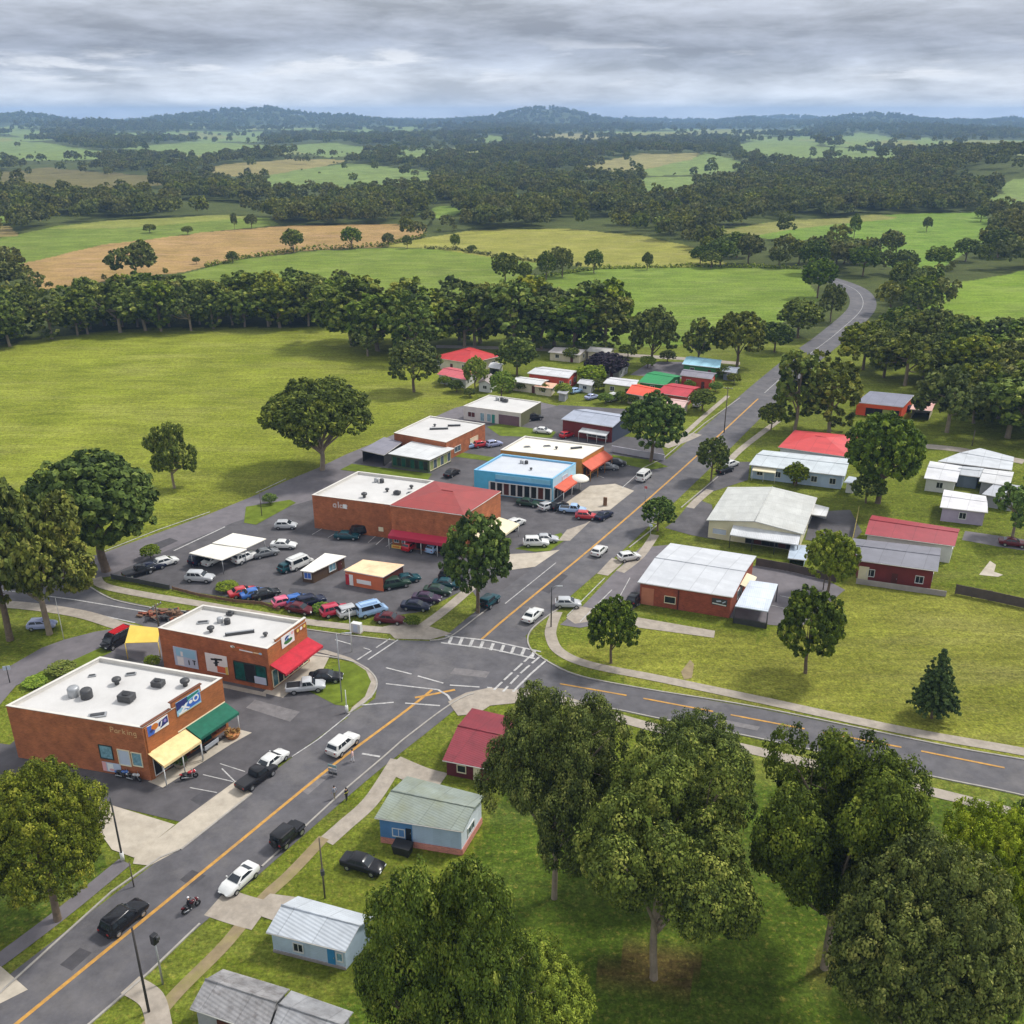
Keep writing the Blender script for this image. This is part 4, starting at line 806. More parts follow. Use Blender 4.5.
# --- houses at the far end of the street
def house(name, label, roof, wall, roofc, z=3., kind='gable', rise=1.3, axis=0, over=.45, th=.14, wins=True, base=None, ci=1, **k):
    roofc = tuple(c * (.82 if min(roofc) > .45 else 1) for c in roofc); nm = 'roof_' + '_'.join(str(int(c * 999)) for c in roofc); ang = (UA if axis == 0 else WA)
    b = Bld(name, label, roof, wall, corr(nm, roofc, ang, .3), z=None if base else z, base=base, ci=ci, kind=kind, rise=rise, axis=axis, over=over, th=th, cat='house', **k)
    if wins:
        for i in (0, 1):
            if i in k.get('open_sides', ()): continue
            L_ = b.frame(i)[3]; n = max(1, int(L_ / 3.6))
            for j in range(n):
                t = (j + .5) / n; h = min(1.1 / L_, .3)
                if i == 0 and j == n // 2 and n > 1: b.door(i, t - .45 / L_, t + .45 / L_, 2.0, RBRN)
                else: b.window(i, t - h / 2, t + h / 2, .95, min(2.1, b.z - .6), GLASS)
    return b
CW = pm('cream_boards', S(204, 194, 172), var=.12, kind='board', bump=.3); BW = pm('pale_blue_boards', S(166, 184, 206), var=.12, kind='board', bump=.3); RW = pm('red_wall', S(190, 72, 56), var=.15); GW = pm('grey_boards', S(150, 150, 154), var=.15, kind='board', bump=.3); YW = pm('lime_wall', S(160, 168, 92), var=.15); LW = pm('lilac_wall', S(170, 156, 178), var=.15)
house('red_roofed_house', 'cream house with bright red hip roof at the paddock end of town', [(431, 357), (470, 363), (500, 356), (470, 347)], CW, S(186, 48, 48), z=3.2, kind='hip', rise=1.6)
house('pink_roofed_house', 'white cottage with faded pink roof below the bright red hip roof', [(437, 374), (466, 380), (478, 372), (450, 367)], WHITE, S(196, 92, 98), z=2.6, rise=.7)
house('white_cottage', 'tiny white gabled cottage between two round green bushes', [(477, 383), (492, 385), (498, 378), (484, 376)], WHITE, S(152, 140, 136), z=2.4, axis=1, rise=1.)
house('white_carport', 'white open carport at the right end of the red hip roof house', [(488, 367), (500, 369), (504, 364), (493, 362)], WHITE, S(226, 226, 228), z=2.4, rise=.6, wins=False, open_sides=(0,))
house('red_house', 'red walled house with white roof behind the far car park', [(527, 373), (569, 378), (579, 371), (543, 366.5)], RW, S(218, 218, 220), z=3.4, rise=.6)
house('beige_house', 'beige low house with white roof in front of the red walled house', [(511, 381), (541, 385), (549, 380), (521, 376.5)], CW, S(222, 222, 220), z=2.7, rise=.4)
house('salmon_shed', 'small shed with salmon roof beside the beige low house', [(534, 386), (552, 388.5), (557, 383.5), (541, 381.5)], CW, S(220, 170, 140), z=2.4, kind='slope')
house('lime_house', 'lime walled cottage with white roof next to the green roofed house', [(603, 383), (636, 387), (639, 380), (611, 377)], YW, S(214, 214, 216), z=2.9, rise=.4)
house('green_roofed_house', 'house with half green half white roof in the far cluster', [(638, 382), (666, 385), (682, 376), (655, 371)], pm('green_wall', S(50, 120, 66), var=.15), S(30, 134, 74), z=2.8, rise=.9)
house('red_shop', 'red fronted long house with dull grey roof beside the green roof', [(680, 375), (712, 379), (717, 373), (684, 369)], RW, S(128, 124, 134), z=3.2, rise=.5)
house('orange_roofed_house', 'cottage with orange red roof beside the leafy street tree', [(626, 393), (655, 398), (662, 389), (637, 384)], CW, S(224, 82, 52), z=2.8, rise=1.)
house('crimson_roofed_house', 'long brick house with crimson roof and cream fascia', [(656, 392.5), (687, 397), (700, 387), (672, 383)], BRICKR, S(178, 44, 54), z=3., rise=.7)
house('blue_roofed_house', 'far house with pale blue roof and green wall under the big gums', [(682, 364), (720, 368), (722, 360), (690, 356)], pm('green_wall', S(50, 120, 66)), S(160, 206, 222), z=3., rise=.9)
house('dark_garage', 'dark weathered garage under the purple leaved tree', [(588, 366), (620, 371), (630, 364), (602, 361)], GW, S(120, 108, 112), z=2.6, rise=.7)
house('grey_roofed_house', 'grey roofed house half hidden in the trees across the lane', [(548, 352), (580, 355), (590, 350), (560, 347)], CW, S(176, 170, 166), z=2.6, rise=.7)
house('far_lane_house', 'small pale house among the gums behind the red roofs', [(586, 351), (610, 353), (616, 349), (594, 347)], CW, S(196, 192, 186), z=2.8, rise=.7)
house('garden_shed', 'small grey garden shed right of the salmon roofed shed', [(557, 392.5), (566, 394), (570, 389.5), (561, 388)], GW, S(150, 150, 156), z=2.3, kind='slope', wins=False)
house('veranda_house', 'low cream house with pale pink roof on the street side of the crimson roof', [(662, 404), (684, 407.5), (690, 401), (669, 398)], CW, S(206, 172, 164), z=2.7, rise=.6)
house('blue_garage', 'slate blue garage right of the pale blue roofed far house', [(722, 371), (736, 373), (740, 367.5), (727, 366)], pm('slate_boards', S(104, 116, 130), kind='board', var=.1), S(150, 156, 168), z=2.6, rise=.5)
house('white_garage', 'white tin garage left of the lime walled cottage', [(577, 383), (592, 385.5), (597, 380.5), (583, 378.5)], WHITE, S(212, 212, 214), z=2.4, rise=.4)
# --- right side of the main street
b = Bld('brick_clinic', 'red brick building with white low gable roof beside the main street', [(637.5, 582), (733, 597), (756.5, 556), (670.5, 543)], BRICKR, corr('white_tin', S(190, 192, 195), UA, .4, S(164, 167, 172), .1), base=(640, 604), ci=0, kind='gable', rise=.7, over=.35, axis=0)
p = MB(); b.panel(p, 0, .02, .16, .05, 2.9, 0, .12, pm('salmon_panel', S(184, 116, 88), var=.2)); p.build('wall_panel', b.t, b.o); b.window(0, .285, .40, .95, 2.0, GLASS, CREAMP, 0); p = MB(); b.panel(p, 0, .425, .44, 0.02, 3.3, 0, .1, RBRN); p.build('downpipe', b.t, b.o)
b.sign(0, .8, .965, 1.9, 3., DARKSTEEL, [(WHT, bar(.05, .25, .95, .1, .14)), (POSTER, bar(.3, .6, .6, .7, .2)), (POSTER, bar(.7, .45, .9, .75, .1))]); b.window(1, .3, .5, 1., 2.4); b.awning(1, .4, .7, 2.9, 2.5, 1.6, CREAMP, val=.1)
q = [G(735, 606, 2.9), G(768, 611.5, 2.9), G(778, 584, 3.1), G(750, 580, 3.1)]
cp = MB(); cp.slab(q, .14, corr('blue_grey_tin', S(196, 204, 214), WA, .4, S(146, 152, 162), .12)); o = cp.build('carport_roof', b.t, b.o)
for p_ in q: MB().tube([(p_.x, p_.y, 0), (p_.x, p_.y, p_.z - .14)], .09, DARKSTEEL).build('post', o, b.o)
cw = MB(); m_ = (q[0] + q[1]) / 2; cw.slab([(q[0].x, q[0].y, .9), (q[1].x, q[1].y, .9), (q[1].x + .1, q[1].y + .3, .9), (q[0].x + .1, q[0].y + .3, .9)], .88, DARKSTEEL); cw.build('low_wall', o, b.o)
b = Bld('white_roofed_hall', 'cream walled hall with broad off white gable roof and dark porch', [(706.5, 520), (803, 534), (817, 497.5), (728, 487)], pm('cream_render', S(212, 206, 176), var=.1), corr('off_white_tin', S(182, 183, 178), WA, .5, S(156, 155, 148), .13), base=(711, 538), ci=0, kind='gable', rise=1.1, over=.4, axis=1)
b.awning(0, .27, 1.0, 3.15, 2.6, 3.2, corr('grey_white_tin', S(196, 198, 200), WA), val=.12, posts=4, pm_=DARKSTEEL, name='porch'); b.shopfront(0, .42, .95, .1, 2.4, 6, fm=DARKSTEEL, glass=(INK, RBRN, INK)); b.window(0, .05, .2, 1., 2., POSTER, CREAMP, 0)
b.window(1, .3, .45, 1, 2.2); b.window(1, .6, .75, 1, 2.2)
house('white_carport', 'small white carport behind the off white gable roofed hall', [(809, 514), (826, 516), (829, 507.5), (813, 503.5)], WHITE, S(226, 226, 224), z=2.4, kind='slope', wins=False, over=.2, open_sides=(0, 1))
house('low_shelter', 'flat pale blue shelter roof beside the dark porch', [(788, 558), (806, 560), (810, 546), (791, 544)], BW, S(186, 200, 214), z=1.6, kind='slope', wins=False, over=.3, open_sides=(0,))
b = house('long_house', 'long house with pale grey roof and light blue walls', [(749, 464.5), (845, 476), (851, 459), (763, 450)], BW, S(208, 216, 220), z=3.1, rise=.6)
b.awning(0, .02, .28, 2.7, 2.3, 1.4, CREAMP, val=.1, posts=3, name='porch')
house('red_roofed_house', 'white house with large coral red hip roof behind the long pale house', [(778, 447), (849, 457), (858, 436), (795, 430)], WHITE, S(196, 66, 66), z=3.2, kind='hip', rise=1.3)
house('blue_shed', 'small white and blue shed at the end of the long pale house', [(844, 482), (856, 484), (860, 478), (849, 476)], WHITE, S(200, 210, 220), z=2.3, kind='slope', wins=False)
b = Bld('orange_shop', 'open fronted orange shop with grey roof under the dark gums', [(856, 402), (903, 407), (914, 395), (870, 391)], pm('orange_wall', S(222, 84, 44), var=.12), corr('slate_tin', S(120, 122, 136), UA), z=3.3, kind='slope', over=.2)
p = MB(); b.panel(p, 0, .0, 1., 2.2, 3.1, 0, .3, pm('orange_wall', S(222, 84, 44))); p.build('fascia', b.t, b.o); b.shopfront(0, .22, .95, .1, 2.1, 4, fm=RBRN, glass=(INK, INK, YW, INK))
house('pink_awning_stall', 'stall with pale pink roof at the right end of the orange shop', [(910, 409), (932, 411), (936, 403), (915, 402)], CW, S(218, 170, 158), z=2.6, rise=.5, wins=False, open_sides=(0,))
house('pale_long_house', 'long white roofed house furthest back on the right', [(938, 461), (1012, 470), (1014, 457), (980, 448)], GW, S(206, 210, 214), z=3., rise=.4)
house('white_house', 'white house with twin pale roofs beside the big round tree', [(924, 478), (957, 482), (962, 466), (930, 461)], WHITE, S(222, 222, 224), z=2.8, rise=.5)
house('grey_garage', 'slate blue garage with pale roof between the white houses', [(956, 474), (980, 477), (984, 468), (960, 466)], pm('slate_boards', S(104, 116, 130), kind='board', var=.1), S(196, 200, 204), z=2.8, rise=.3, wins=False)
house('weathered_house', 'house with pale roof and grey board walls near the right edge', [(979, 481), (1010, 486), (1014, 472), (984, 468.5)], GW, S(216, 216, 216), z=2.8, rise=.4)
house('grey_roofed_house', 'grey lean roofed house cut by the right edge of the view', [(982, 494), (1016, 500), (1022, 486), (996, 482)], GW, S(168, 170, 176), z=2.6, kind='slope')
house('lilac_house', 'small white roofed house with lilac walls above the back fence', [(940, 507), (988, 512.5), (986, 496), (944, 489.5)], LW, S(234, 232, 234), z=2.9, rise=.4)
b = house('brick_red_roofed_house', 'white house with dull red roof and white gable trims', [(865, 534), (955, 546), (960, 529), (872, 515)], WHITE, S(150, 50, 58), z=3.4, rise=.9, over=.4)
b = house('red_board_house', 'dark red board house with slate grey roof by the long lawn', [(857, 560), (938, 571), (941, 548), (851, 538)], DRW, S(116, 116, 124), base=(939, 592), z=3.1, rise=.6, over=.6)
b.sign(0, .0, .14, .1, 2.5, CREAMP, [], 'door_panel'); p = MB(); b.panel(p, 0, -.02, 1.2, .02, .95, 1.6, .12, pm('block_wall', S(150, 142, 140), var=.25)); p.build('terrace_wall', b.t, b.o)
# --- sheds and houses at the near right of the crossing
DR2 = corr('crimson_tin', S(128, 42, 52), UA, .5, S(104, 38, 46), .25)
b = Bld('crimson_shed', 'dark crimson shed with weathered red tin roof near the crossing', [(442.5, 760), (488, 769), (516.5, 718), (472, 708)], pm('dark_red_wall', S(92, 26, 34), kind='board', var=.2), DR2, base=(445, 776), ci=0, kind='gable', rise=1.0, over=.35, axis=0, cat='shed')
b.window(0, .28, .48, .8, 1.7, GLASS, CREAMP, 0); b.door(0, .68, .85, 1.9, CREAMP)
GR = corr('mossy_green_tin', S(134, 143, 134), UA, .65, S(120, 124, 96), .24)
b = Bld('blue_house', 'blue board cottage with mossy green tin roof and pink brick base', [(374.5, 817.5), (463, 831.5), (485.5, 796), (407, 776)], BW, GR, base=(463, 858), kind='gable', rise=.7, over=.35, axis=0, cat='house', walls=[BW, pm('white_boards', S(206, 214, 222), kind='board'), BW, BW])
p = MB(); b.panel(p, 0, 0, 1, .02, .75, 0, .1, pm('pink_brick', S(196, 128, 112), kind='brick', var=.15)); b.panel(p, 1, 0, 1, .02, .75, 0, .1, pm('pink_brick', S(196, 128, 112))); p.build('brick_base', b.t, b.o)
p = MB(); b.panel(p, 0, .0, .4, .76, b.z - .3, 0, .05, pm('strong_blue_boards', S(78, 124, 172), kind='board', var=.15)); p.build('blue_cladding', b.t, b.o); b.window(0, .16, .3, 1.2, 2.1, GLASS2, WHITE, 1); b.window(1, .3, .6, 1.2, 2.1); b.door(0, .32, .39, 2.4, GLASS, .76)
MT = corr('silver_tin', S(186, 192, 198), UA, .35, S(158, 162, 164), .16)
b = Bld('tin_cottage', 'pale blue cottage with silver tin gable roof beside the footpath', [(266, 932), (345.5, 951.5), (375, 917), (298, 896)], pm('washed_blue_boards', S(176, 194, 210), kind='board', var=.18), MT, base=(272, 953), ci=0, kind='gable', rise=1.0, over=.3, axis=0, cat='house')
b.window(0, .3, .42, .8, 1.7, GLASS, WHITE); b.door(0, .76, .86, 2., BLUED); b.window(0, .89, .96, .9, 1.8, GLASSB, WHITE, 0); p = MB(); b.panel(p, 0, 0, 1, .02, .3, 0, .12, pm('block_wall', S(150, 142, 140))); p.build('stone_base', b.t, b.o)
OT = corr('rusty_grey_tin', S(140, 138, 138), UA, .85, S(84, 76, 72), .5); OT.node_tree.nodes['Noise Texture.001'].inputs['Scale'].default_value = 1.1
b = Bld('old_shed', 'old timber shed with rusty patched grey tin roof at the bottom edge', [(190, 1008), (266, 1034), (289, 989), (223, 969)], GW, OT, z=2.7, kind='gable', rise=1., over=.3, axis=0, cat='shed'); b.door(0, .3, .5, 2., RBRN)
b = Bld('lean_shed', 'lower patched tin shed adjoining the old timber shed at the bottom edge', [(268, 1035), (334, 1055), (353, 1012), (291, 990.5)], GW, corr('worn_tin', S(150, 150, 152), UA, .8, S(104, 100, 98), .4), z=2.4, kind='gable', rise=.9, over=.3, axis=0, cat='shed'); b.window(0, .3, .5, .9, 1.7, GLASS)
SHED = b
# --- small structures in the car park
b = Bld('snack_stall', 'brown snack stall with white roof in the middle of the car park', [(300, 570.5), (313, 572), (346, 556), (325, 553)], pm('dark_brown_boards', S(82, 62, 44), kind='board', var=.2), pm('white_sheet', S(226, 222, 212), var=.1), base=(314, 584), kind='slope', over=.2, cat='stall')
b.window(1, .5, .7, .7, 1.9, GLASSB); b.window(0, .2, .8, .8, 1.8, BLU); b.door(1, .78, .9, 1.9, RBRN)
b = Bld('orange_hut', 'orange hut with cream and red roof among the parked cars', [(344, 570), (383, 577), (404, 564.5), (363, 559.5)], pm('terracotta_wall', S(204, 110, 72), var=.12), pm('cream_sheet', S(232, 200, 160), var=.15, dirt=.5, col2=S(214, 120, 92)), base=(378, 592), kind='slope', over=.12, cat='hut', walls=[pm('terracotta_wall', S(204, 110, 72)), RBRN, RBRN, pm('terracotta_wall', S(204, 110, 72))])
b.sign(0, .3, .68, .7, 1.4, WHT, [], 'serving_hatch'); b.sign(0, .0, .2, .1, 2., WHT, [(REDAW, [(0, 0), (.5, 0), (.5, 1), (0, 1)])], 'menu_board')
CANV = pm('white_canvas', S(226, 222, 210), rough=.8, var=.12, scale=.4, dirt=.4, col2=S(200, 192, 172))
for lab, q in (('lower of two white carport canopies in the car park', [(189, 553), (222, 560), (246.5, 549), (211, 544)]), ('upper of two white carport canopies in the car park', [(212, 543), (246, 548), (266, 538.5), (233, 533)])):
    b = Bld('carport_canopy', lab, q, STEEL, CANV, z=2.7, kind='slope', over=.2, cat='carport', open_sides=(0, 1, 2, 3), th=.1, group='white canopies over parked cars')
    for i in range(4): p = b.c[i]; MB().tube([(p.x, p.y, 0), (p.x, p.y, b.z - .1)], .07, STEEL).build('post', b.t, b.o)
    for i in (1, 3): MB().tube([b.pt(i, 0, b.z - .2), b.pt(i, 1, b.z - .2)], .05, STEEL).build('rail', b.t, b.o)
# ------------------------------------------------------------------ vehicles
BODY = paint('car_paint', (.5, .5, .5))
KINDS = {  # body sections (x, half width, bottom, top) ; cabin: base x0,x1,z, roof x0,x1,z, base half width, roof half width
    'sedan': ([(-2.3, .72, .42, .88), (-2.18, .84, .3, .96), (-1.5, .9, .24, 1.0), (-.2, .91, .22, .97), (1.1, .9, .24, .93), (1.95, .86, .28, .80), (2.22, .74, .36, .64)], (-1.75, 1.05, .95, -1.05, .25, 1.45, .84, .64), 2.7),
    'hatch': ([(-2.0, .74, .4, .96), (-1.9, .84, .3, 1.02), (-1.3, .88, .24, 1.02), (0, .89, .22, .98), (1.1, .88, .24, .95), (1.75, .84, .28, .84), (2.0, .72, .36, .68)], (-1.9, 1.05, .97, -1.5, .2, 1.52, .82, .66), 2.55),
    'suv': ([(-2.3, .8, .5, 1.08), (-2.2, .9, .36, 1.14), (-1.5, .95, .3, 1.14), (0, .96, .28, 1.1), (1.2, .95, .3, 1.06), (2.0, .92, .34, .98), (2.28, .82, .42, .8)], (-2.15, 1.05, 1.1, -1.85, .3, 1.78, .88, .72), 2.8),
    'coupe': ([(-2.2, .66, .4, .8), (-2.05, .84, .28, .95), (-1.4, .96, .2, 1.02), (-.5, .92, .2, .9), (.6, .92, .2, .86), (1.4, .95, .22, .86), (2.0, .82, .24, .66), (2.2, .6, .3, .52)], (-1.75, .95, .88, -.75, .1, 1.28, .8, .56), 2.6),
    'offroad': ([(-1.95, .78, .55, 1.1), (-1.9, .82, .5, 1.16), (-1.2, .84, .45, 1.16), (.4, .84, .45, 1.14), (.6, .8, .45, 1.12), (1.85, .72, .5, 1.06), (1.95, .7, .55, .95)], (-1.9, .55, 1.12, -1.85, .3, 1.85, .8, .74), 2.4),
    'ute': ([(-2.6, .84, .5, 1.02), (-2.5, .9, .42, 1.06), (-1.5, .92, .36, 1.06), (-.4, .93, .34, 1.06), (1.3, .92, .34, 1.06), (2.2, .9, .36, .98), (2.5, .8, .44, .8)], (-.65, 1.3, 1.04, -.45, .65, 1.75, .86, .72), 3.1),
    'van': ([(-2.4, .86, .42, 1.15), (-2.35, .92, .34, 1.2), (-1.5, .95, .28, 1.2), (.5, .95, .28, 1.2), (1.6, .94, .28, 1.12), (2.2, .88, .34, .95), (2.35, .78, .4, .8)], (-2.38, 1.8, 1.14, -2.3, 1.15, 2.05, .92, .8), 3.0),
}
def ring(x0, x1, hw, z, r=.18):
    pts = []
    for cx, cy, a0 in ((x1 - r, hw - r, 0), (x0 + r, hw - r, 90), (x0 + r, -hw + r, 180), (x1 - r, -hw + r, 270)):
        for k in range(3): a = math.radians(a0 + 45 * k); pts.append((cx + r * math.cos(a), cy + r * math.sin(a), z))
    return pts
def make_car(kind, label):
    sec, (bx0, bx1, bz, rx0, rx1, rz, bw, rw), wb = KINDS[kind]
    t = thing({'ute': 'parked_ute', 'van': 'parked_van'}.get(kind, 'parked_car'), label, {'ute': 'ute', 'van': 'van', 'offroad': 'off-roader'}.get(kind, 'car'))
    b = MB(); n = 10; vs = []
    for x, hw, z0, z1 in sec:
        h = z1 - z0
        vs += [(x, y, z) for y, z in ((hw * .82, z0), (hw * .98, z0 + .18 * h), (hw, z0 + .5 * h), (hw * .97, z0 + .82 * h), (hw * .86, z1), (-hw * .86, z1), (-hw * .97, z0 + .82 * h), (-hw, z0 + .5 * h), (-hw * .98, z0 + .18 * h), (-hw * .82, z0))]
    fs = [(i * n + k, i * n + (k + 1) % n, (i + 1) * n + (k + 1) % n, (i + 1) * n + k) for i in range(len(sec) - 1) for k in range(n)]
    fs += [tuple(range(n - 1, -1, -1)), tuple((len(sec) - 1) * n + k for k in range(n))]
    b.add(vs, fs, BODY, True)
    lo, hi = ring(bx0, bx1, bw, bz - .05), ring(rx0, rx1, rw, rz, .16); m = len(lo)
    mid = ring((bx0 * .06 + rx0 * .94), (bx1 * .06 + rx1 * .94), rw + .03, rz - .06, .16); top = ring(rx0 + .12, rx1 - .12, rw - .12, rz + .02, .12)
    b.add(lo + mid + hi[:0] + top, [(i * m + k, i * m + (k + 1) % m, (i + 1) * m + (k + 1) % m, (i + 1) * m + k) for i in range(2) for k in range(m)] + [tuple(2 * m + k for k in range(m))], BODY, True)
    if kind == 'offroad':
        for s in (-1, 1):
            for x in (-wb / 2, wb / 2): b.box((x, s * .86, .92), (1.0, .28, .08), 0, BODY)
    body = b.build('body', t, sharp=38)
    def face(u0, u1, v0, v1, P, name, split=()):
        g = MB(); p00, p10, p11, p01 = [Vector(q) for q in P]; nrm = (p10 - p00).cross(p01 - p00).normalized() * .014
        at = lambda u, v: (p00.lerp(p10, u)).lerp(p01.lerp(p11, u), v) + nrm
        cuts = [u0] + list(split) + [u1]
        for a, c in zip(cuts[:-1], cuts[1:]):
            a2, c2 = a + (.02 if a != u0 else 0), c - (.02 if c != u1 else 0)
            g.add([at(a2, v0), at(c2, v0), at(c2, v1), at(a2, v1)], [(0, 1, 2, 3)], GLASS)
        return g.build(name, t)
    B = lambda x, y: (x, y * bw, bz); R_ = lambda x, y: (x, y * (rw + .03), rz - .06)
    face(.06, .94, .1, .95, (B(bx1, -1), B(bx1, 1), R_(rx1, 1), R_(rx1, -1)), 'windscreen')
    face(.08, .92, .25, .95, (B(bx0, 1), B(bx0, -1), R_(rx0, -1), R_(rx0, 1)), 'rear_window')
    sp = {'van': (.62,), 'ute': (.45,), 'coupe': ()}.get(kind, (.3, .62) if kind == 'suv' else (.48,))
    face(.1, .9, .18, .92, (B(bx0, -1), B(bx1, -1), R_(rx1, -1), R_(rx0, -1)), 'side_window', sp)
    sp2 = tuple(1 - q for q in reversed(sp)); face(.1, .9, .18, .92, (B(bx1, 1), B(bx0, 1), R_(rx0, 1), R_(rx1, 1)), 'side_window', sp2)
    wr = .42 if kind == 'offroad' else .36 if kind in ('suv', 'ute', 'van') else .32
    for x in (-wb / 2, wb / 2):
        for s in (-1, 1):
            hw = sec[2][1] + .01; w_ = MB(); prof = [(.6, -.2), (.92, -.2), (1, -.12), (1, .0), (.92, .04), (.62, .04)]
            k = 16; v_ = [(x + wr * r * math.cos(2 * math.pi * q / k), s * (hw + dy), wr + wr * r * math.sin(2 * math.pi * q / k)) for r, dy in prof for q in range(k)]
            f_ = [(i * k + q, i * k + (q + 1) % k, (i + 1) * k + (q + 1) % k, (i + 1) * k + q) for i in range(len(prof) - 1) for q in range(k)] + [tuple(range(k))]
            w_.add(v_, f_, RUBBER, True); tyre = w_.build('wheel', t)
            r_ = MB(); r_.add([(x + wr * .64 * math.cos(2 * math.pi * q / 10), s * (hw + .03), wr + wr * .64 * math.sin(2 * math.pi * q / 10)) for q in range(10)] + [(x, s * (hw + .05), wr)], [(q, (q + 1) % 10, 10) for q in range(10)], RIM); r_.build('rim', tyre)
    xf, xr = sec[-1], sec[0]; zf = lerp(xf[2], xf[3], .72); zr = lerp(xr[2], xr[3], .7)
    for s in (-1, 1):
        MB().box((xf[0] - .06, s * xf[1] * .72, zf), (.2, .34, .14), 0, LAMPG).build('headlight', t, bevel=.02)
        MB().box((xr[0] + .03, s * xr[1] * .8, zr), (.12, .26, .2), 0, TAIL).build('tail_light', t, bevel=.02)
        MB().box((bx1 - .28, s * (bw + .12), bz + .08), (.12, .2, .14), 0, BODY).build('mirror', t, bevel=.03)
    MB().box((xf[0] - .02, 0, lerp(xf[2], xf[3], .35)), (.06, xf[1] * 1.1, .16), 0, BLACK).build('grille', t)
    if kind == 'ute':
        MB().box((-1.6, 0, 1.066), (1.75, 1.4, .01), 0, BLACK).build('tray', t)
    if kind == 'offroad':
        k = MB(); pr = [(.2, -.09), (.4, -.1), (.43, -.04), (.43, .05), (.4, .1), (.2, .1)]; q = 14
        k.add([(-2.06 - dy, r * math.cos(2 * math.pi * a / q), 1.0 + r * math.sin(2 * math.pi * a / q)) for r, dy in pr for a in range(q)], [(i * q + a, i * q + (a + 1) % q, (i + 1) * q + (a + 1) % q, (i + 1) * q + a) for i in range(5) for a in range(q)] + [tuple(range(q)), tuple(5 * q + a for a in range(q))], RUBBER, True); k.build('spare_wheel', t)
    return t
CCOL = {'white': (.64, .64, .62), 'silver': (.42, .43, .44), 'grey': (.14, .145, .15), 'black': (.012, .012, .014), 'blue': S(40, 96, 170), 'navy': S(26, 32, 54), 'red': S(178, 30, 38), 'crimson': S(176, 30, 62), 'maroon': S(84, 22, 28), 'teal': S(22, 66, 74), 'green': S(40, 62, 50), 'sky': S(150, 180, 214), 'lilac': S(150, 158, 190), 'pink': S(206, 90, 120), 'purple': S(58, 40, 62)}
CM = {k: paint('paint_' + k, v) for k, v in CCOL.items()}
PROTO = {}
UD, WD = 60.5, -19.5
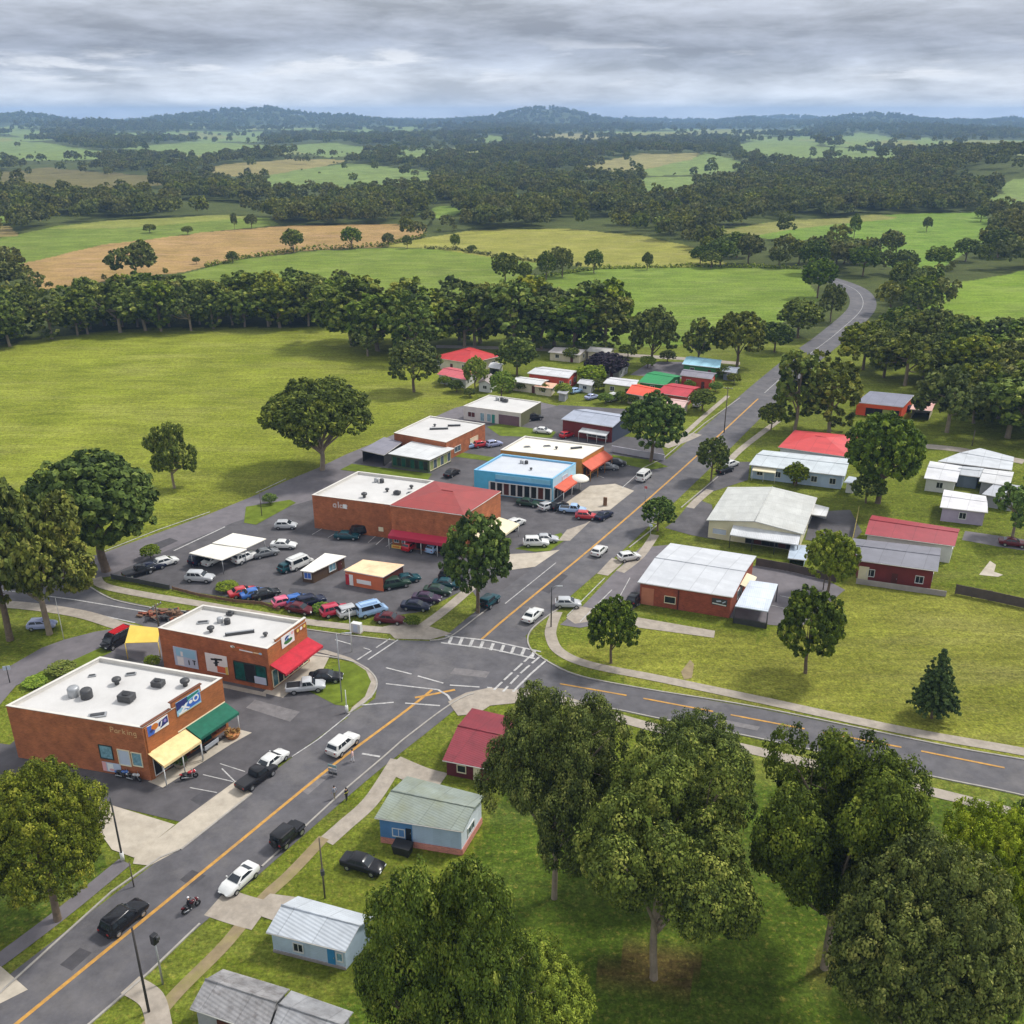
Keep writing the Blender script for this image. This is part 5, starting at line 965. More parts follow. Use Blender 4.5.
CARS = [  # px, py (middle of the car), heading, kind, colour, label
    (124, 919, UD, 'suv', 'black', 'black long SUV driving up the main street beside the grass verge'),
    (239, 879, UD + 180, 'coupe', 'white', 'curvy white sports coupe parked facing down the main street'),
    (288, 836, UD, 'offroad', 'black', 'black square off-roader with spare wheel parked at the grass kerb'),
    (363, 864, WD, 'sedan', 'black', 'black low sedan parked on the grass behind the tin cottage'),
    (343, 745, UD, 'suv', 'white', 'white SUV crossing the orange centre line near the junction'),
    (272, 761, UD, 'sedan', 'white', 'white sedan parked at the forecourt edge beside a black ute'),
    (257, 777, UD - 4, 'ute', 'black', 'black ute with open tray beside the white sedan'),
    (306, 687, WD + 30, 'ute', 'silver', 'silver ute at the end of the red awning footpath'),
    (326, 677, WD + 22, 'sedan', 'black', 'black sedan beside the silver ute on the corner island'),
    (42, 625, 8, 'hatch', 'lilac', 'pale lilac hatchback standing on grass below the left trees'),
    (117, 641, UD + 180, 'van', 'black', 'black van with red roof rack by the yellow awning'),
    (200, 578, WD + 14, 'suv', 'silver', 'silver SUV parked alone by the hedge of the car park'),
    (166, 562, WD + 60, 'hatch', 'white', 'white hatchback nearest the back lane in the car park'),
    (152, 567, WD + 60, 'sedan', 'navy', 'navy sedan beside the white hatchback near the back lane'),
    (139, 572, WD + 60, 'ute', 'black', 'black ute at the left end of the car park kerb'),
    (243, 592, UD - 30, 'sedan', 'red', 'red sedan with two dark cars right of it by the grass strip'),
    (255, 593.5, UD - 30, 'sedan', 'blue', 'blue sedan tucked between a red and a black sedan'),
    (266, 594, UD - 30, 'sedan', 'black', 'black sedan right of the blue sedan by the grass strip'),
    (285, 602, UD - 30, 'hatch', 'pink', 'pink hatchback in front of the grass strip'),
    (298, 600, UD - 30, 'hatch', 'blue', 'bright blue hatchback in front of the grass strip'),
    (311, 602, UD - 30, 'suv', 'navy', 'navy SUV at the right of the bright blue hatchback'),
    (300, 609, WD, 'sedan', 'maroon', 'maroon sedan lengthwise below the bright blue hatchback'),
    (335, 611, UD - 30, 'suv', 'crimson', 'crimson SUV in the row by the pale cabinet'),
    (352, 612, UD - 30, 'suv', 'silver', 'silver SUV between the crimson one and a sky blue van'),
    (372, 611, UD - 30, 'van', 'sky', 'sky blue van in the row by the pale cabinet'),
    (390, 619, WD + 10, 'sedan', 'maroon', 'maroon sedan on the grass edge right of the sky blue van'),
    (416, 606, WD + 10, 'sedan', 'navy', 'navy sedan first in the slanted row by the grass bank'),
    (427, 598, WD + 10, 'sedan', 'purple', 'dark purple sedan second in the slanted row by the grass bank'),
    (438, 590.5, WD + 10, 'sedan', 'green', 'dark green sedan third in the slanted row by the grass bank'),
    (447, 584, WD + 10, 'sedan', 'teal', 'dark teal sedan fourth in the slanted row by the grass bank'),
    (453, 577, WD + 10, 'suv', 'black', 'black SUV last in the slanted row under the pale trunked tree'),
    (396, 584, UD - 38, 'suv', 'green', 'dark green SUV parked against the orange hut'),
    (407, 579, UD - 38, 'sedan', 'teal', 'dark teal sedan right of the green SUV by the orange hut'),
    (300, 564, UD - 10, 'van', 'white', 'white van parked along the brown snack stall'),
    (289, 567, UD - 10, 'hatch', 'teal', 'teal hatchback left of the white van by the snack stall'),
    (214, 560, UD, 'sedan', 'white', 'white sedan nosing out from under the lower canopy'),
    (201, 559, UD, 'suv', 'navy', 'navy SUV under the left end of the lower canopy'),
    (245, 558, UD - 8, 'suv', 'white', 'white SUV right of the lower white canopy'),
    (266, 553, UD - 30, 'sedan', 'grey', 'dark grey sedan right of the white canopies'),
    (284, 545, WD + 16, 'sedan', 'white', 'white sedan right of the dark grey one past the canopies'),
    (286, 525.5, WD + 20, 'hatch', 'silver', 'silver hatchback by the grass island with a bush'),
    (347, 536, WD + 14, 'sedan', 'teal', 'dark teal sedan parked against the plain brick hall wall'),
    (363, 531, WD + 50, 'suv', 'black', 'black SUV parked against the plain brick hall wall'),
    (435, 548, UD, 'hatch', 'sky', 'sky blue hatchback under the magenta veranda'),
    (411, 546, UD, 'hatch', 'red', 'red hatchback under the magenta veranda'),
    (490, 602, UD, 'offroad', 'teal', 'dark teal off-roader on the street beside the pale trunked tree'),
    (492, 527, UD - 14, 'van', 'white', 'white van beside the cream side canopy of the red roofed shop'),
    (507, 530, UD - 14, 'sedan', 'black', 'black sedan between the white van and a white hatchback'),
    (516, 523, UD - 14, 'hatch', 'white', 'white hatchback right of the black sedan by the red roofed shop'),
    (528, 503, WD, 'sedan', 'green', 'dark green sedan along the blue shop pillars'),
    (548, 506.5, UD - 20, 'hatch', 'silver', 'silver hatchback at the corner of the blue shop'),
    (559, 506, UD - 20, 'hatch', 'black', 'black hatchback at the corner of the blue shop'),
    (536, 543, WD + 20, 'suv', 'white', 'white SUV left of two parked on the small shop lot'),
    (546, 539, WD + 20, 'sedan', 'silver', 'silver sedan right of the white SUV on the small shop lot'),
    (573, 510, WD + 8, 'ute', 'sky', 'sky blue ute on the edge of the sandy forecourt'),
    (586, 516, WD + 10, 'hatch', 'red', 'red hatchback on the edge of the sandy forecourt'),
    (604, 515.5, UD - 10, 'sedan', 'navy', 'navy sedan pulling out from the sandy forecourt'),
    (599.5, 551, UD, 'hatch', 'white', 'white hatchback driving on the street below the red brick clinic lot'),
    (533, 615, UD, 'sedan', 'white', 'white sedan approaching the crosswalk beside the street lamp'),
    (568, 603.5, WD + 18, 'hatch', 'silver', 'silver hatchback stopped at the kerb near the street lamp'),
    (629, 557, UD - 40, 'hatch', 'white', 'white hatchback at the top of the red brick clinic lot'),
    (635, 599, UD, 'hatch', 'black', 'black hatchback parked against the red brick clinic'),
    (644, 477, UD, 'van', 'white', 'white van parked at the kerb past the sandy forecourt'),
    (725, 470, WD + 60, 'sedan', 'black', 'black sedan under the street tree by the long pale house'),
    (731, 464, WD + 60, 'hatch', 'white', 'white hatchback behind the black sedan by the long pale house'),
    (608, 467, WD + 10, 'sedan', 'grey', 'grey sedan beside the orange red awning'),
    (617, 463, WD + 10, 'hatch', 'black', 'black hatchback right of the grey sedan by the orange red awning'),
    (452, 473, UD, 'sedan', 'black', 'black sedan behind the red roof of the brick shop'),
    (469, 446, UD - 30, 'sedan', 'sky', 'sky blue sedan left of three behind the brick workshop'),
    (481, 444.5, UD - 30, 'hatch', 'red', 'red hatchback in the middle of three behind the brick workshop'),
    (494, 444, UD - 30, 'hatch', 'lilac', 'pale lilac hatchback right of three behind the brick workshop'),
    (613, 399, UD - 20, 'van', 'white', 'white van between the lime cottage and the leafy street tree'),
    (592, 397, UD - 20, 'sedan', 'lilac', 'pale lilac sedan left of the white van by the lime cottage'),
    (576, 391, UD - 20, 'hatch', 'sky', 'sky blue hatchback beside the red walled house'),
    (534, 418, UD - 40, 'suv', 'black', 'black SUV at the right wall of the white fronted shop'),
    (543, 431, WD, 'sedan', 'white', 'white sedan on the lane below the white fronted shop'),
    (608, 436, UD - 20, 'van', 'white', 'white van right of two before the dark red hall'),
    (590, 434, UD - 20, 'hatch', 'blue', 'blue hatchback before the dark red hall porch'),
    (567, 435, UD - 20, 'hatch', 'red', 'red hatchback at the left end of the dark red hall'),
    (1013, 543, WD, 'sedan', 'maroon', 'maroon sedan on the lane at the right edge'),
    (698, 404, UD, 'sedan', 'white', 'white sedan on the verge by the crimson roofed house'),
    (908, 408.5, UD, 'hatch', 'navy', 'navy hatchback between the orange shop and the pink awning stall'),
]
for px, py, hd, kind, colr, lab in CARS:
    p = G(px, py, .55); p.z = .055 if py > 385 else .03
    if kind not in PROTO: PROTO[kind] = o = make_car(kind, lab)
    else: o = copy_tree(PROTO[kind]); o['label'] = lab
    o.location = p; o.rotation_euler = (0, 0, math.radians(hd)); o['group'] = 'cars parked and driving in town'
    for ch in o.children:
        for sl in ch.material_slots:
            if sl.material and (sl.material == BODY or sl.material.name.startswith('paint_') or sl.material.name == 'car_paint'):
                sl.link = 'OBJECT'; sl.material = CM[colr]
    if 'roof rack' in lab:
        rr = MB(); rr.box((-.6, 0, 2.12), (2.6, 1.4, .08), 0, CM['red'])
        for s in (-.5, .5): rr.box((-.6, s, 2.2), (2.6, .08, .12), 0, CM['red'])
        rr.build('roof_rack', o)
# ------------------------------------------------------------------ motorcycles
def make_moto(label, paintm):
    t = thing('motorcycle', label, 'motorcycle', group='motorcycles about the shops')
    for x in (-.68, .72):
        w_ = MB(); k = 16; pr = [(.5, -.06), (.9, -.07), (1, -.03), (1, .03), (.9, .07), (.5, .06)]; wr = .33
        w_.add([(x + wr * r * math.cos(2 * math.pi * q / k), dy, wr + wr * r * math.sin(2 * math.pi * q / k)) for r, dy in pr for q in range(k)], [(i * k + q, i * k + (q + 1) % k, (i + 1) * k + (q + 1) % k, (i + 1) * k + q) for i in range(5) for q in range(k)] + [(5 * k + q, 5 * k + (q + 1) % k, (q + 1) % k, q) for q in range(k)], RUBBER, True)
        wl = w_.build('wheel', t); s_ = MB()
        for q in range(5): a = q * 1.2566; s_.tube([(x, 0, wr), (x + .2 * math.cos(a), 0, wr + .2 * math.sin(a))], .02, RIM, 5)
        s_.build('spokes', wl)
    f = MB(); f.tube([(.5, 0, .95), (.1, 0, .6), (-.1, 0, .4), (-.68, 0, .33)], .06, DARKSTEEL); f.box((.05, 0, .48), (.5, .34, .36), 0, DARKSTEEL); f.build('frame', t, bevel=.03)
    for s in (-1, 1): MB().tube([(.5, s * .1, 1.0), (.72, s * .1, .33)], .035, STEEL).build('fork', t)
    MB().ball((.22, 0, .88), (.34, .2, .17), paintm, 12).build('fuel_tank', t)
    MB().ball((-.4, 0, .84), (.42, .18, .1), BLACK, 12).build('saddle', t)
    MB().ball((-.72, 0, .78), (.3, .14, .12), paintm, 10).build('rear_fairing', t); MB().ball((.62, 0, .92), (.2, .2, .22), paintm, 10).build('front_fairing', t)
    MB().tube([(.3, -.4, 1.08), (.46, -.2, 1.05), (.48, .2, 1.05), (.3, .4, 1.08)], .025, STEEL).build('handlebar', t)
    MB().ball((.8, 0, .93), (.06, .1, .09), LAMPG, 8).build('headlight', t); MB().tube([(0, -.2, .35), (-.8, -.22, .42)], [.05, .07], STEEL).build('exhaust_pipe', t)
    return t
MOT = [(191, 908, UD - 12, 'maroon', 'dark maroon motorcycle ridden up the main street'), (189, 777, 20, 'red', 'red motorcycle parked before the cream awning'), (123, 776, WD + 8, 'blue', 'blue motorcycle leaning by the brick side wall'), (134, 779, WD + 4, 'silver', 'silver motorcycle beside the blue one at the brick wall corner')]
for px, py, hd, c_, lab in MOT:
    o = make_moto(lab, CM[c_]); o.location = G(px, py, .3); o.location.z = .06; o.rotation_euler = (0, 0, math.radians(hd))
# ------------------------------------------------------------------ people (skin modifier bodies, one continuous surface each)
def person(label, loc, rot, top, legs, pose='stand', hair=BLACK, vest=None):
    t = thing('person', label, 'person', loc, rot)
    V, E, Rr = [], [], []
    def chain(pts, rad, start=None):
        i0 = start
        for p, r in zip(pts, rad):
            V.append(p); Rr.append(r); i = len(V) - 1
            if i0 is not None: E.append((i0, i))
            i0 = i
        return i0
    sit = pose == 'ride'
    pz = .86 if sit else .94; lean = .22 if sit else .0
    pel = chain([(0, 0, pz)], [.15]); ch = chain([(.02 + lean * .4, 0, pz + .2), (.03 + lean, 0, pz + .42), (lean, 0, pz + .52)], [.14, .165, .1], pel)
    chain([(.01 + lean, 0, pz + .6), (.03 + lean, 0, pz + .7), (.03 + lean, 0, pz + .8)], [.055, .1, .085], ch)
    step = .1 if pose == 'walk' else .03
    for s in (-1, 1):
        sh = chain([(lean, s * .19, pz + .47)], [.07], ch)
        if sit: h = chain([(lean + .18, s * .3, pz + .28), (lean + .36, s * .36, pz + .22)], [.048, .036], sh)
        else: h = chain([(-.02 + s * step * .6, s * .25, pz + .2), (.05 + s * step, s * .27, pz - .03)], [.046, .034], sh)
        hp = V[h]; pl = chain([(hp[0] + .05, hp[1], hp[2] - (.01 if sit else .08))], [.036], h)
        for k, ln in enumerate((.06, .075, .07, .055)):
            fx = V[pl]; d = (k - 1.5) * .018
            chain([(fx[0] + (.03 if sit else .005) + d * .6, fx[1] + d * .5, fx[2] - .03), (fx[0] + (.04 if sit else .02) + d * .8, fx[1] + d * .7 - s * .01, fx[2] - ln - .01)], [.009, .008], pl)
        chain([(hp[0] + .05, hp[1] - s * .03, hp[2] - .03), (hp[0] + .075, hp[1] - s * .035, hp[2] - .065)], [.01, .009], h)
        if sit: chain([(.28, s * .2, pz - .04), (.12, s * .24, .42), (.2, s * .24, .36)], [.085, .058, .04], pel)
        else:
            dx = -s * step * 1.4; chain([(dx * .2, s * .1, pz - .1), (dx * .6 + .03, s * .11, .5), (dx, s * .11, .08), (dx + .13, s * .125, .05)], [.095, .062, .045, .04], pel)
    me = bpy.data.meshes.new('body'); me.from_pydata(V, E, []); o = bpy.data.objects.new('body', me); COL.objects.link(o)
    md = o.modifiers.new('skin', 'SKIN'); me.skin_vertices[0].data[0].use_root = True
    for i, r in enumerate(Rr): me.skin_vertices[0].data[i].radius = (r, r)
    o.modifiers.new('sub', 'SUBSURF').levels = 2; o.modifiers['sub'].render_levels = 2
    bpy.context.view_layer.update()
    dg = bpy.context.evaluated_depsgraph_get(); nm = bpy.data.meshes.new_from_object(o.evaluated_get(dg)); o.modifiers.clear(); o.data = nm; o.parent = t
    for m in (top, legs, SKIN, BLACK, vest or top): nm.materials.append(m)
    hz = pz + .57
    for f in nm.polygons:
        c = f.center; f.use_smooth = True
        k = 2 if c.z > hz else (0 if c.z > pz - .02 else 1)
        if k == 0 and vest and pz + .18 < c.z < pz + .3: k = 4
        if abs(c.y) > .22 and c.z < pz + .04 and not sit: k = 2
        if c.z < .12 and not sit: k = 3
        f.material_index = k
    hd_ = Vector((.03 + lean, 0, pz + .74)); hb = MB(); hb.ball((hd_.x - .025, 0, hd_.z + .045), (.115, .105, .1), hair, 12); hb.build('hair' if not sit else 'helmet', t)
    fb = MB()
    fb.ball((hd_.x + .1, 0, hd_.z - .02), (.022, .014, .022), SKIN, 6); fb.build('nose', t)
    for s in (-1, 1): MB().ball((hd_.x + .085, s * .036, hd_.z + .012), (.014, .016, .01), BLACK, 6).build('eye', t); MB().ball((hd_.x, s * .1, hd_.z - .01), (.03, .014, .035), SKIN, 6).build('ear', t)
    MB().box((hd_.x + .094, 0, hd_.z - .065), (.012, .05, .012), 0, pm('lips', S(150, 84, 76))).build('mouth', t)
    return t
DKC = pm('dark_cloth', S(28, 28, 34), rough=.9); KH = pm('khaki_cloth', S(128, 118, 100), rough=.9); GRC = pm('grey_cloth', S(150, 152, 162), rough=.9); HIV = pm('yellow_reflective_cloth', S(214, 206, 80), rough=.7); PKC = pm('pale_pink_cloth', S(226, 190, 186), rough=.9); WHC = pm('white_cloth', S(224, 222, 224), rough=.9)
gz = lambda x, y, z=.0: Vector((*G(x, y).xy, z))
person('person in dark clothes with a yellow reflective band standing at the kerb', gz(347, 801, .02), math.radians(150), DKC, DKC, vest=HIV)
person('person in grey top and khaki trousers standing on the street beside the kerb', gz(335, 799, .03), math.radians(140), GRC, KH, 'walk')
person('person in white and pale pink crossing behind the white SUV', gz(353, 762, .03), math.radians(200), PKC, WHC, 'walk')
mp_ = bpy.data.objects['motorcycle']; q = Vector((-.3, 0)); a = math.radians(UD - 12)
person('person in dark jacket and pale helmet riding the maroon motorcycle', mp_.location + Vector((math.cos(a) * -.35, math.sin(a) * -.35, 0)), a, DKC, DKC, 'ride', hair=WHC)
# ------------------------------------------------------------------ poles, lamps, signs
def vpole(name, label, base, top, r, mat, cat, extra=None, group=None):
    g = G(*base); h = zfor(base, top); t = thing(name, label, cat, g, 0, group); MB().tube([(0, 0, 0), (0, 0, h * .5), (0, 0, h)], [r, r * .9, r * .7], mat, 8).build('pole', t)
    if extra: extra(t, h)
    return t
def lamp(ang, ln=1.8):
    def f(t, h):
        c, s = math.cos(ang), math.sin(ang); MB().tube([(0, 0, h - .2), (c * ln * .6, s * ln * .6, h + .15), (c * ln, s * ln, h + .15)], .05, STEEL).build('arm', t)
        MB().box((c * (ln + .3), s * (ln + .3), h + .13), (.8, .28, .14), ang, STEEL).build('lamp_head', t, bevel=.04)
    return f
def cross(ang, n=1):
    def f(t, h):
        for k in range(n):
            o = MB().box((0, 0, h - .35 - k * .7), (2.2, .12, .14), ang, WOODPOLE).build('crossarm', t); i = MB()
            for q in (-.95, -.4, .4, .95): i.lathe((q * math.cos(ang), q * math.sin(ang), h - .28 - k * .7), [(.05, 0), (.07, .1), (.03, .2)], POSTER, 8)
            i.build('insulators', o)
    return f
def cabinet(h0, wd, mat): return lambda t, h: MB().box((0, 0, h0), (wd, wd, wd * 1.5), .3, mat).build('equipment_box', t, bevel=.03)
def pale_base(t, h): MB().tube([(0, 0, .02), (0, 0, 1.1)], .2, WHITE).build('base_guard', t)
def many(*fs): return lambda t, h: [f(t, h) for f in fs]
vpole('utility_pole', 'dark timber pole with pale foot at the concrete apron by the lower left tree', (123, 861), (112, 797), .11, DARKSTEEL, 'pole', pale_base)
vpole('sign_post', 'short weathered post beside the kerb below the timber pole', (134, 887), (131, 862), .07, WOODPOLE, 'post')
vpole('utility_pole', 'dark weathered pole in front of the main street at the bottom', (149, 1012), (138, 928), .12, pm('dark_pole_timber', S(58, 54, 52), rough=.9, var=.4), 'pole')
def signal(t, h): MB().box((0, 0, h - .1), (.55, .5, 1.0), UA, BLACK).build('signal_head', t, bevel=.05); MB().box((.35, -.1, h + .1), (.3, .3, .4), UA, DARKSTEEL).build('signal_lens_box', t, bevel=.04)
vpole('street_signal', 'pale post with black signal box beside the dark weathered pole', (163, 984), (160, 938), .1, STEEL, 'signal', signal)
vpole('utility_pole', 'thin grey pole with transformer box on the lawn by the black sedan', (325, 898), (326, 838), .09, WOODPOLE, 'pole', cabinet(3.2, .38, DARKSTEEL))
vpole('street_lamp', 'tall white banded lamp post at the corner of the grass bank', (352, 652), (350, 609), .09, WHITE, 'street lamp', lamp(UA + math.pi, .9))
vpole('signal_pole', 'thin dark pole on the corner island by the red awning', (342, 702), (339, 634), .08, STEEL, 'pole', lamp(0, 1.2))
vpole('sign_post', 'short white post at the tip of the corner island', (347, 713), (345, 690), .07, WHITE, 'post', pale_base)
vpole('street_lamp', 'black street lamp with short arm beside the right hand crosswalk', (551, 627), (553, 587), .1, DARKSTEEL, 'street lamp', lamp(0, .9))
vpole('utility_pole', 'timber power pole with crossarm by the far end of the street', (724, 433), (725, 387), .14, WOODPOLE, 'pole', cross(WA))
vpole('utility_pole', 'timber power pole with crossarm behind the yellow awning', (160, 634), (158, 604), .14, WOODPOLE, 'pole', cross(UA))
vpole('flag_pole', 'thin white pole on the grass behind the lilac hatchback', (64, 640), (62, 598), .05, WHITE, 'pole')
vpole('sign_post', 'small dark sign post where the back drive meets the lot', (10, 683), (11, 666), .07, DARKSTEEL, 'sign', lambda t, h: MB().box((0, 0, h - .3), (.9, .05, .6), .3, POSTER).build('sign_plate', t))
vpole('sign_post', 'dark post on the grass island beside the round bush', (262, 516), (261, 491), .08, WOODPOLE, 'post')
vpole('sign_post', 'grey sign post with round plate where the sandy forecourt meets the street', (645, 503), (645, 486), .06, STEEL, 'sign', lambda t, h: MB().box((0, 0, h - .3), (.5, .05, .5), WA, CM['red']).build('sign_plate', t))
vpole('sign_post', 'grey post with small plate before the small street tree', (650, 541), (649, 524), .06, STEEL, 'sign', lambda t, h: MB().box((0, 0, h - .3), (.6, .05, .4), WA, POSTER).build('sign_plate', t))
vpole('utility_pole', 'thin timber pole beside the young tree at the clinic drive', (823, 590), (827, 560), .1, WOODPOLE, 'pole')
vpole('utility_pole', 'pale timber pole before the dark gums right of the white house', (972, 446), (972, 430), .12, WOODPOLE, 'pole')
vpole('traffic_sign', 'stacked grey direction boards on a post in the street by the three people', (333, 776), (330, 765), .05, STEEL, 'sign', lambda t, h: [MB().box((0, 0, h - .15 - .5 * k), (1.1, .06, .34), WA, (pm('teal_grey_board', S(120, 148, 150)), GW, DARKSTEEL)[k]).build('sign_plate', t) for k in range(3)])
# sheds of small things about the shops
def bench(label, p, ang, mat):
    t = thing('bench', label, 'bench', p, ang); MB().box((0, 0, .45), (2.2, .5, .08), 0, mat).build('seat', t, bevel=.02); MB().box((0, .27, .8), (2.2, .07, .5), 0, mat).build('backrest', t, bevel=.02)
    for x in (-.9, .9): MB().box((x, 0, .21), (.08, .45, .42), 0, DARKSTEEL).build('leg', t)
bench('silver bench on the footpath under the green awning', gz(211, 749, .06), UA + math.pi, pm('silver_slats', S(190, 196, 204), metal=.4, rough=.4))
def planter(label, p, r, mat, lm):
    t = thing('planter', label, 'planter', p); MB().lathe((0, 0, 0), [(r * .8, 0), (r, .5), (r * 1.05, .52), (r * .95, .54)], mat, 14).build('pot', t); b = MB()
    for k in range(60): a, q = random.random() * 6.28, random.random() ** .5 * r; b.box((q * math.cos(a), q * math.sin(a), .55 + random.random() * .35), (.28, .2, .03), a, lm, tilt=random.uniform(-1, 1))
    b.build('foliage', t)
LEAFY = pm('leafy_green', S(86, 110, 44), rough=.8, var=.4, scale=4)
planter('stone planter on the footpath before the cream awning', gz(181, 766, .06), .8, CONC, LEAFY)
planter('terracotta planter at the far end of the green awning footpath', gz(233, 737, .06), .9, pm('terracotta', S(182, 120, 72), var=.15), pm('dry_plants', S(150, 112, 56), var=.4, scale=4))
t = thing('utility_cabinet', 'pale utility cabinet on the grass before the parked row', 'cabinet', gz(357, 632)); MB().box((0, 0, .8), (1.5, .8, 1.5), WA, WHITE).build('body', t, bevel=.04); MB().box((0, 0, .06), (1.7, 1, .12), WA, CONC).build('plinth', t); MB().box((math.cos(WA - 1.57) * .41, math.sin(WA - 1.57) * .41, .8), (.7, .03, 1.2), WA, POSTER).build('door', t)
t = thing('patio_umbrella', 'white dome umbrella at the side of the blue shop', 'umbrella', gz(579, 490)); MB().tube([(0, 0, 0), (0, 0, 2.8)], .05, STEEL).build('pole', t); MB().lathe((0, 0, 0), [(2., 2.3), (1.9, 2.55), (1.4, 2.95), (.7, 3.15), (.05, 3.2)], CANV, 16).build('canopy', t)
t = thing('information_pillar', 'brown information pillar on the sandy forecourt', 'sign', gz(605, 506)); MB().box((0, 0, .9), (.7, .4, 1.8), WA, pm('brown_panel', S(112, 84, 60))).build('panel', t, bevel=.03); MB().box((0, 0, .06), (1.1, .8, .12), WA, CONC).build('base', t)
t = thing('rubbish_skip', 'black rubbish skip on the grass by the blue cottage', 'skip', gz(403, 853), WA)
MB().slab([(-1, -.6, 1.1), (1, -.6, 1.1), (1, .6, 1.25), (-1, .6, 1.25)], .1, BLACK).build('lid', t); k = MB(); k.add([(-.85, -.5, .1), (.85, -.5, .1), (.85, .5, .1), (-.85, .5, .1), (-.98, -.58, 1.0), (.98, -.58, 1.0), (.98, .58, 1.12), (-.98, .58, 1.12)], [(3, 2, 1, 0), (0, 1, 5, 4), (1, 2, 6, 5), (2, 3, 7, 6), (3, 0, 4, 7)], BLACK); k.build('body', t)
for x in (-.7, .7): MB().box((x, 0, .06), (.15, 1., .12), 0, RUBBER).build('wheel', t)
t = thing('scrap_pile', 'rusty scrap and timber heap behind the yellow awning', 'heap', gz(168, 617)); b_ = MB()
RUST = pm('rusty_metal', S(140, 76, 52), rough=.9, var=.5, scale=2); TIMB = pm('old_timber', S(120, 92, 72), rough=.9, var=.4, scale=2)
for k in range(80):
    a, q = random.random() * 6.28, random.random() ** .5; b_.box((math.cos(a) * q * 4.4, math.sin(a) * q * 1.9, .15 + (1 - q) * 1.1 * random.random() + .1), (random.uniform(.5, 2.2), random.uniform(.15, .6), random.uniform(.08, .4)), random.random() * 3.14 + WA, random.choice([RUST, TIMB, TIMB, DARKSTEEL]), tilt=random.uniform(-.3, .3))
b_.build('scrap', t)
# ------------------------------------------------------------------ fences and low walls
def fence(name, label, px, h, mat, post=2.4, th=.08, cat='fence', pm2=None):
    p = [G(*q) if not isinstance(q, Vector) else q for q in px]; t = thing(name, label, cat, p[0]); b = MB(); pb = MB(); n = 0
    for a, c in zip(p[:-1], p[1:]):
        d = c - a; ang = math.atan2(d.y, d.x); m = (a + c) / 2; b.box((m.x, m.y, h / 2 + .05), (d.length, th, h - .1), ang, mat)
        for k in range(int(d.length / post) + 1):
            q = a + d * min(1, k * post / d.length); MB().box((q.x, q.y, h / 2 + .04), (.14, .14, h + .08), ang, pm2 or mat).build('post', t, p[0])
    b.build('panels', t, p[0]); return t
FW = pm('dark_fence_boards', S(84, 74, 68), var=.3, kind='board', rough=.9); FP = pm('pale_wall', S(176, 174, 184), var=.15, rough=.85)
fence('board_fence', 'dark board fence running right from the red board house', [(955, 594), (990, 601), (1026, 609), (1120, 628)], 1.7, FW)
fence('board_fence', 'dark board fence behind the red brick clinic yard', [(756, 566), (790, 572), (836, 583)], 1.5, FW)
fence('board_fence', 'yellow timber fence at the back of the white hall yard', [(851, 549), (855, 530), (858, 514)], 1.7, pm('yellow_timber', S(160, 146, 80), var=.2, kind='board'))
fence('garden_wall', 'pale lilac grey wall below the leafy street tree', [(612, 452), (640, 457), (664, 461)], 1.5, FP, post=4, th=.2, cat='wall')
fence('garden_wall', 'low dark wall at the left end of the car park', [(112, 579), (140, 584), (170, 590)], .9, DARKSTEEL, post=3, th=.2, cat='wall')
fence('rail_fence', 'low brown timber rail along the parked red and blue sedans', [(173, 590), (200, 597), (236, 603), (262, 605), (280, 611)], .6, TIMB, post=3)
# ------------------------------------------------------------------ trees
def leaf_mat(name, dark, light, tip):
    m = bpy.data.materials.new(name); m.use_nodes = True; nt = m.node_tree; L = nt.links; bs = nt.nodes['Principled BSDF']
    a = nn(nt, 'ShaderNodeAttribute', attribute_name='tone'); rp = nn(nt, 'ShaderNodeValToRGB'); L.new(a.outputs['Fac'], rp.inputs[0])
    cr = rp.color_ramp; cr.elements[0].color = (*dark, 1); cr.elements[1].color = (*tip, 1); e = cr.elements.new(.55); e.color = (*light, 1)
    oi = nn(nt, 'ShaderNodeObjectInfo'); hs = nn(nt, 'ShaderNodeHueSaturation'); L.new(rp.outputs[0], hs.inputs['Color'])
    for i, (lo, hi) in enumerate(((.475, .515), (.92, 1.15), (.88, 1.28))):
        r = nn(nt, 'ShaderNodeMapRange'); r.inputs[3].default_value = lo; r.inputs[4].default_value = hi
        if i == 0: L.new(oi.outputs['Random'], r.inputs[0])
        else:
            wn = nn(nt, 'ShaderNodeMath', operation='MULTIPLY'); wn.inputs[1].default_value = 17.3 * i; fr = nn(nt, 'ShaderNodeMath', operation='FRACT'); L.new(oi.outputs['Random'], wn.inputs[0]); L.new(wn.outputs[0], fr.inputs[0]); L.new(fr.outputs[0], r.inputs[0])
        L.new(r.outputs[0], hs.inputs[i])
    L.new(hs.outputs[0], bs.inputs['Base Color']); bs.inputs['Roughness'].default_value = .7; bs.inputs['Specular IOR Level'].default_value = .16
    tr = nn(nt, 'ShaderNodeBsdfTranslucent'); L.new(hs.outputs[0], tr.inputs['Color']); mx = nn(nt, 'ShaderNodeMixShader'); mx.inputs[0].default_value = .14
    L.new(bs.outputs[0], mx.inputs[1]); L.new(tr.outputs[0], mx.inputs[2]); L.new(mx.outputs[0], nt.nodes['Material Output'].inputs['Surface'])
    return m
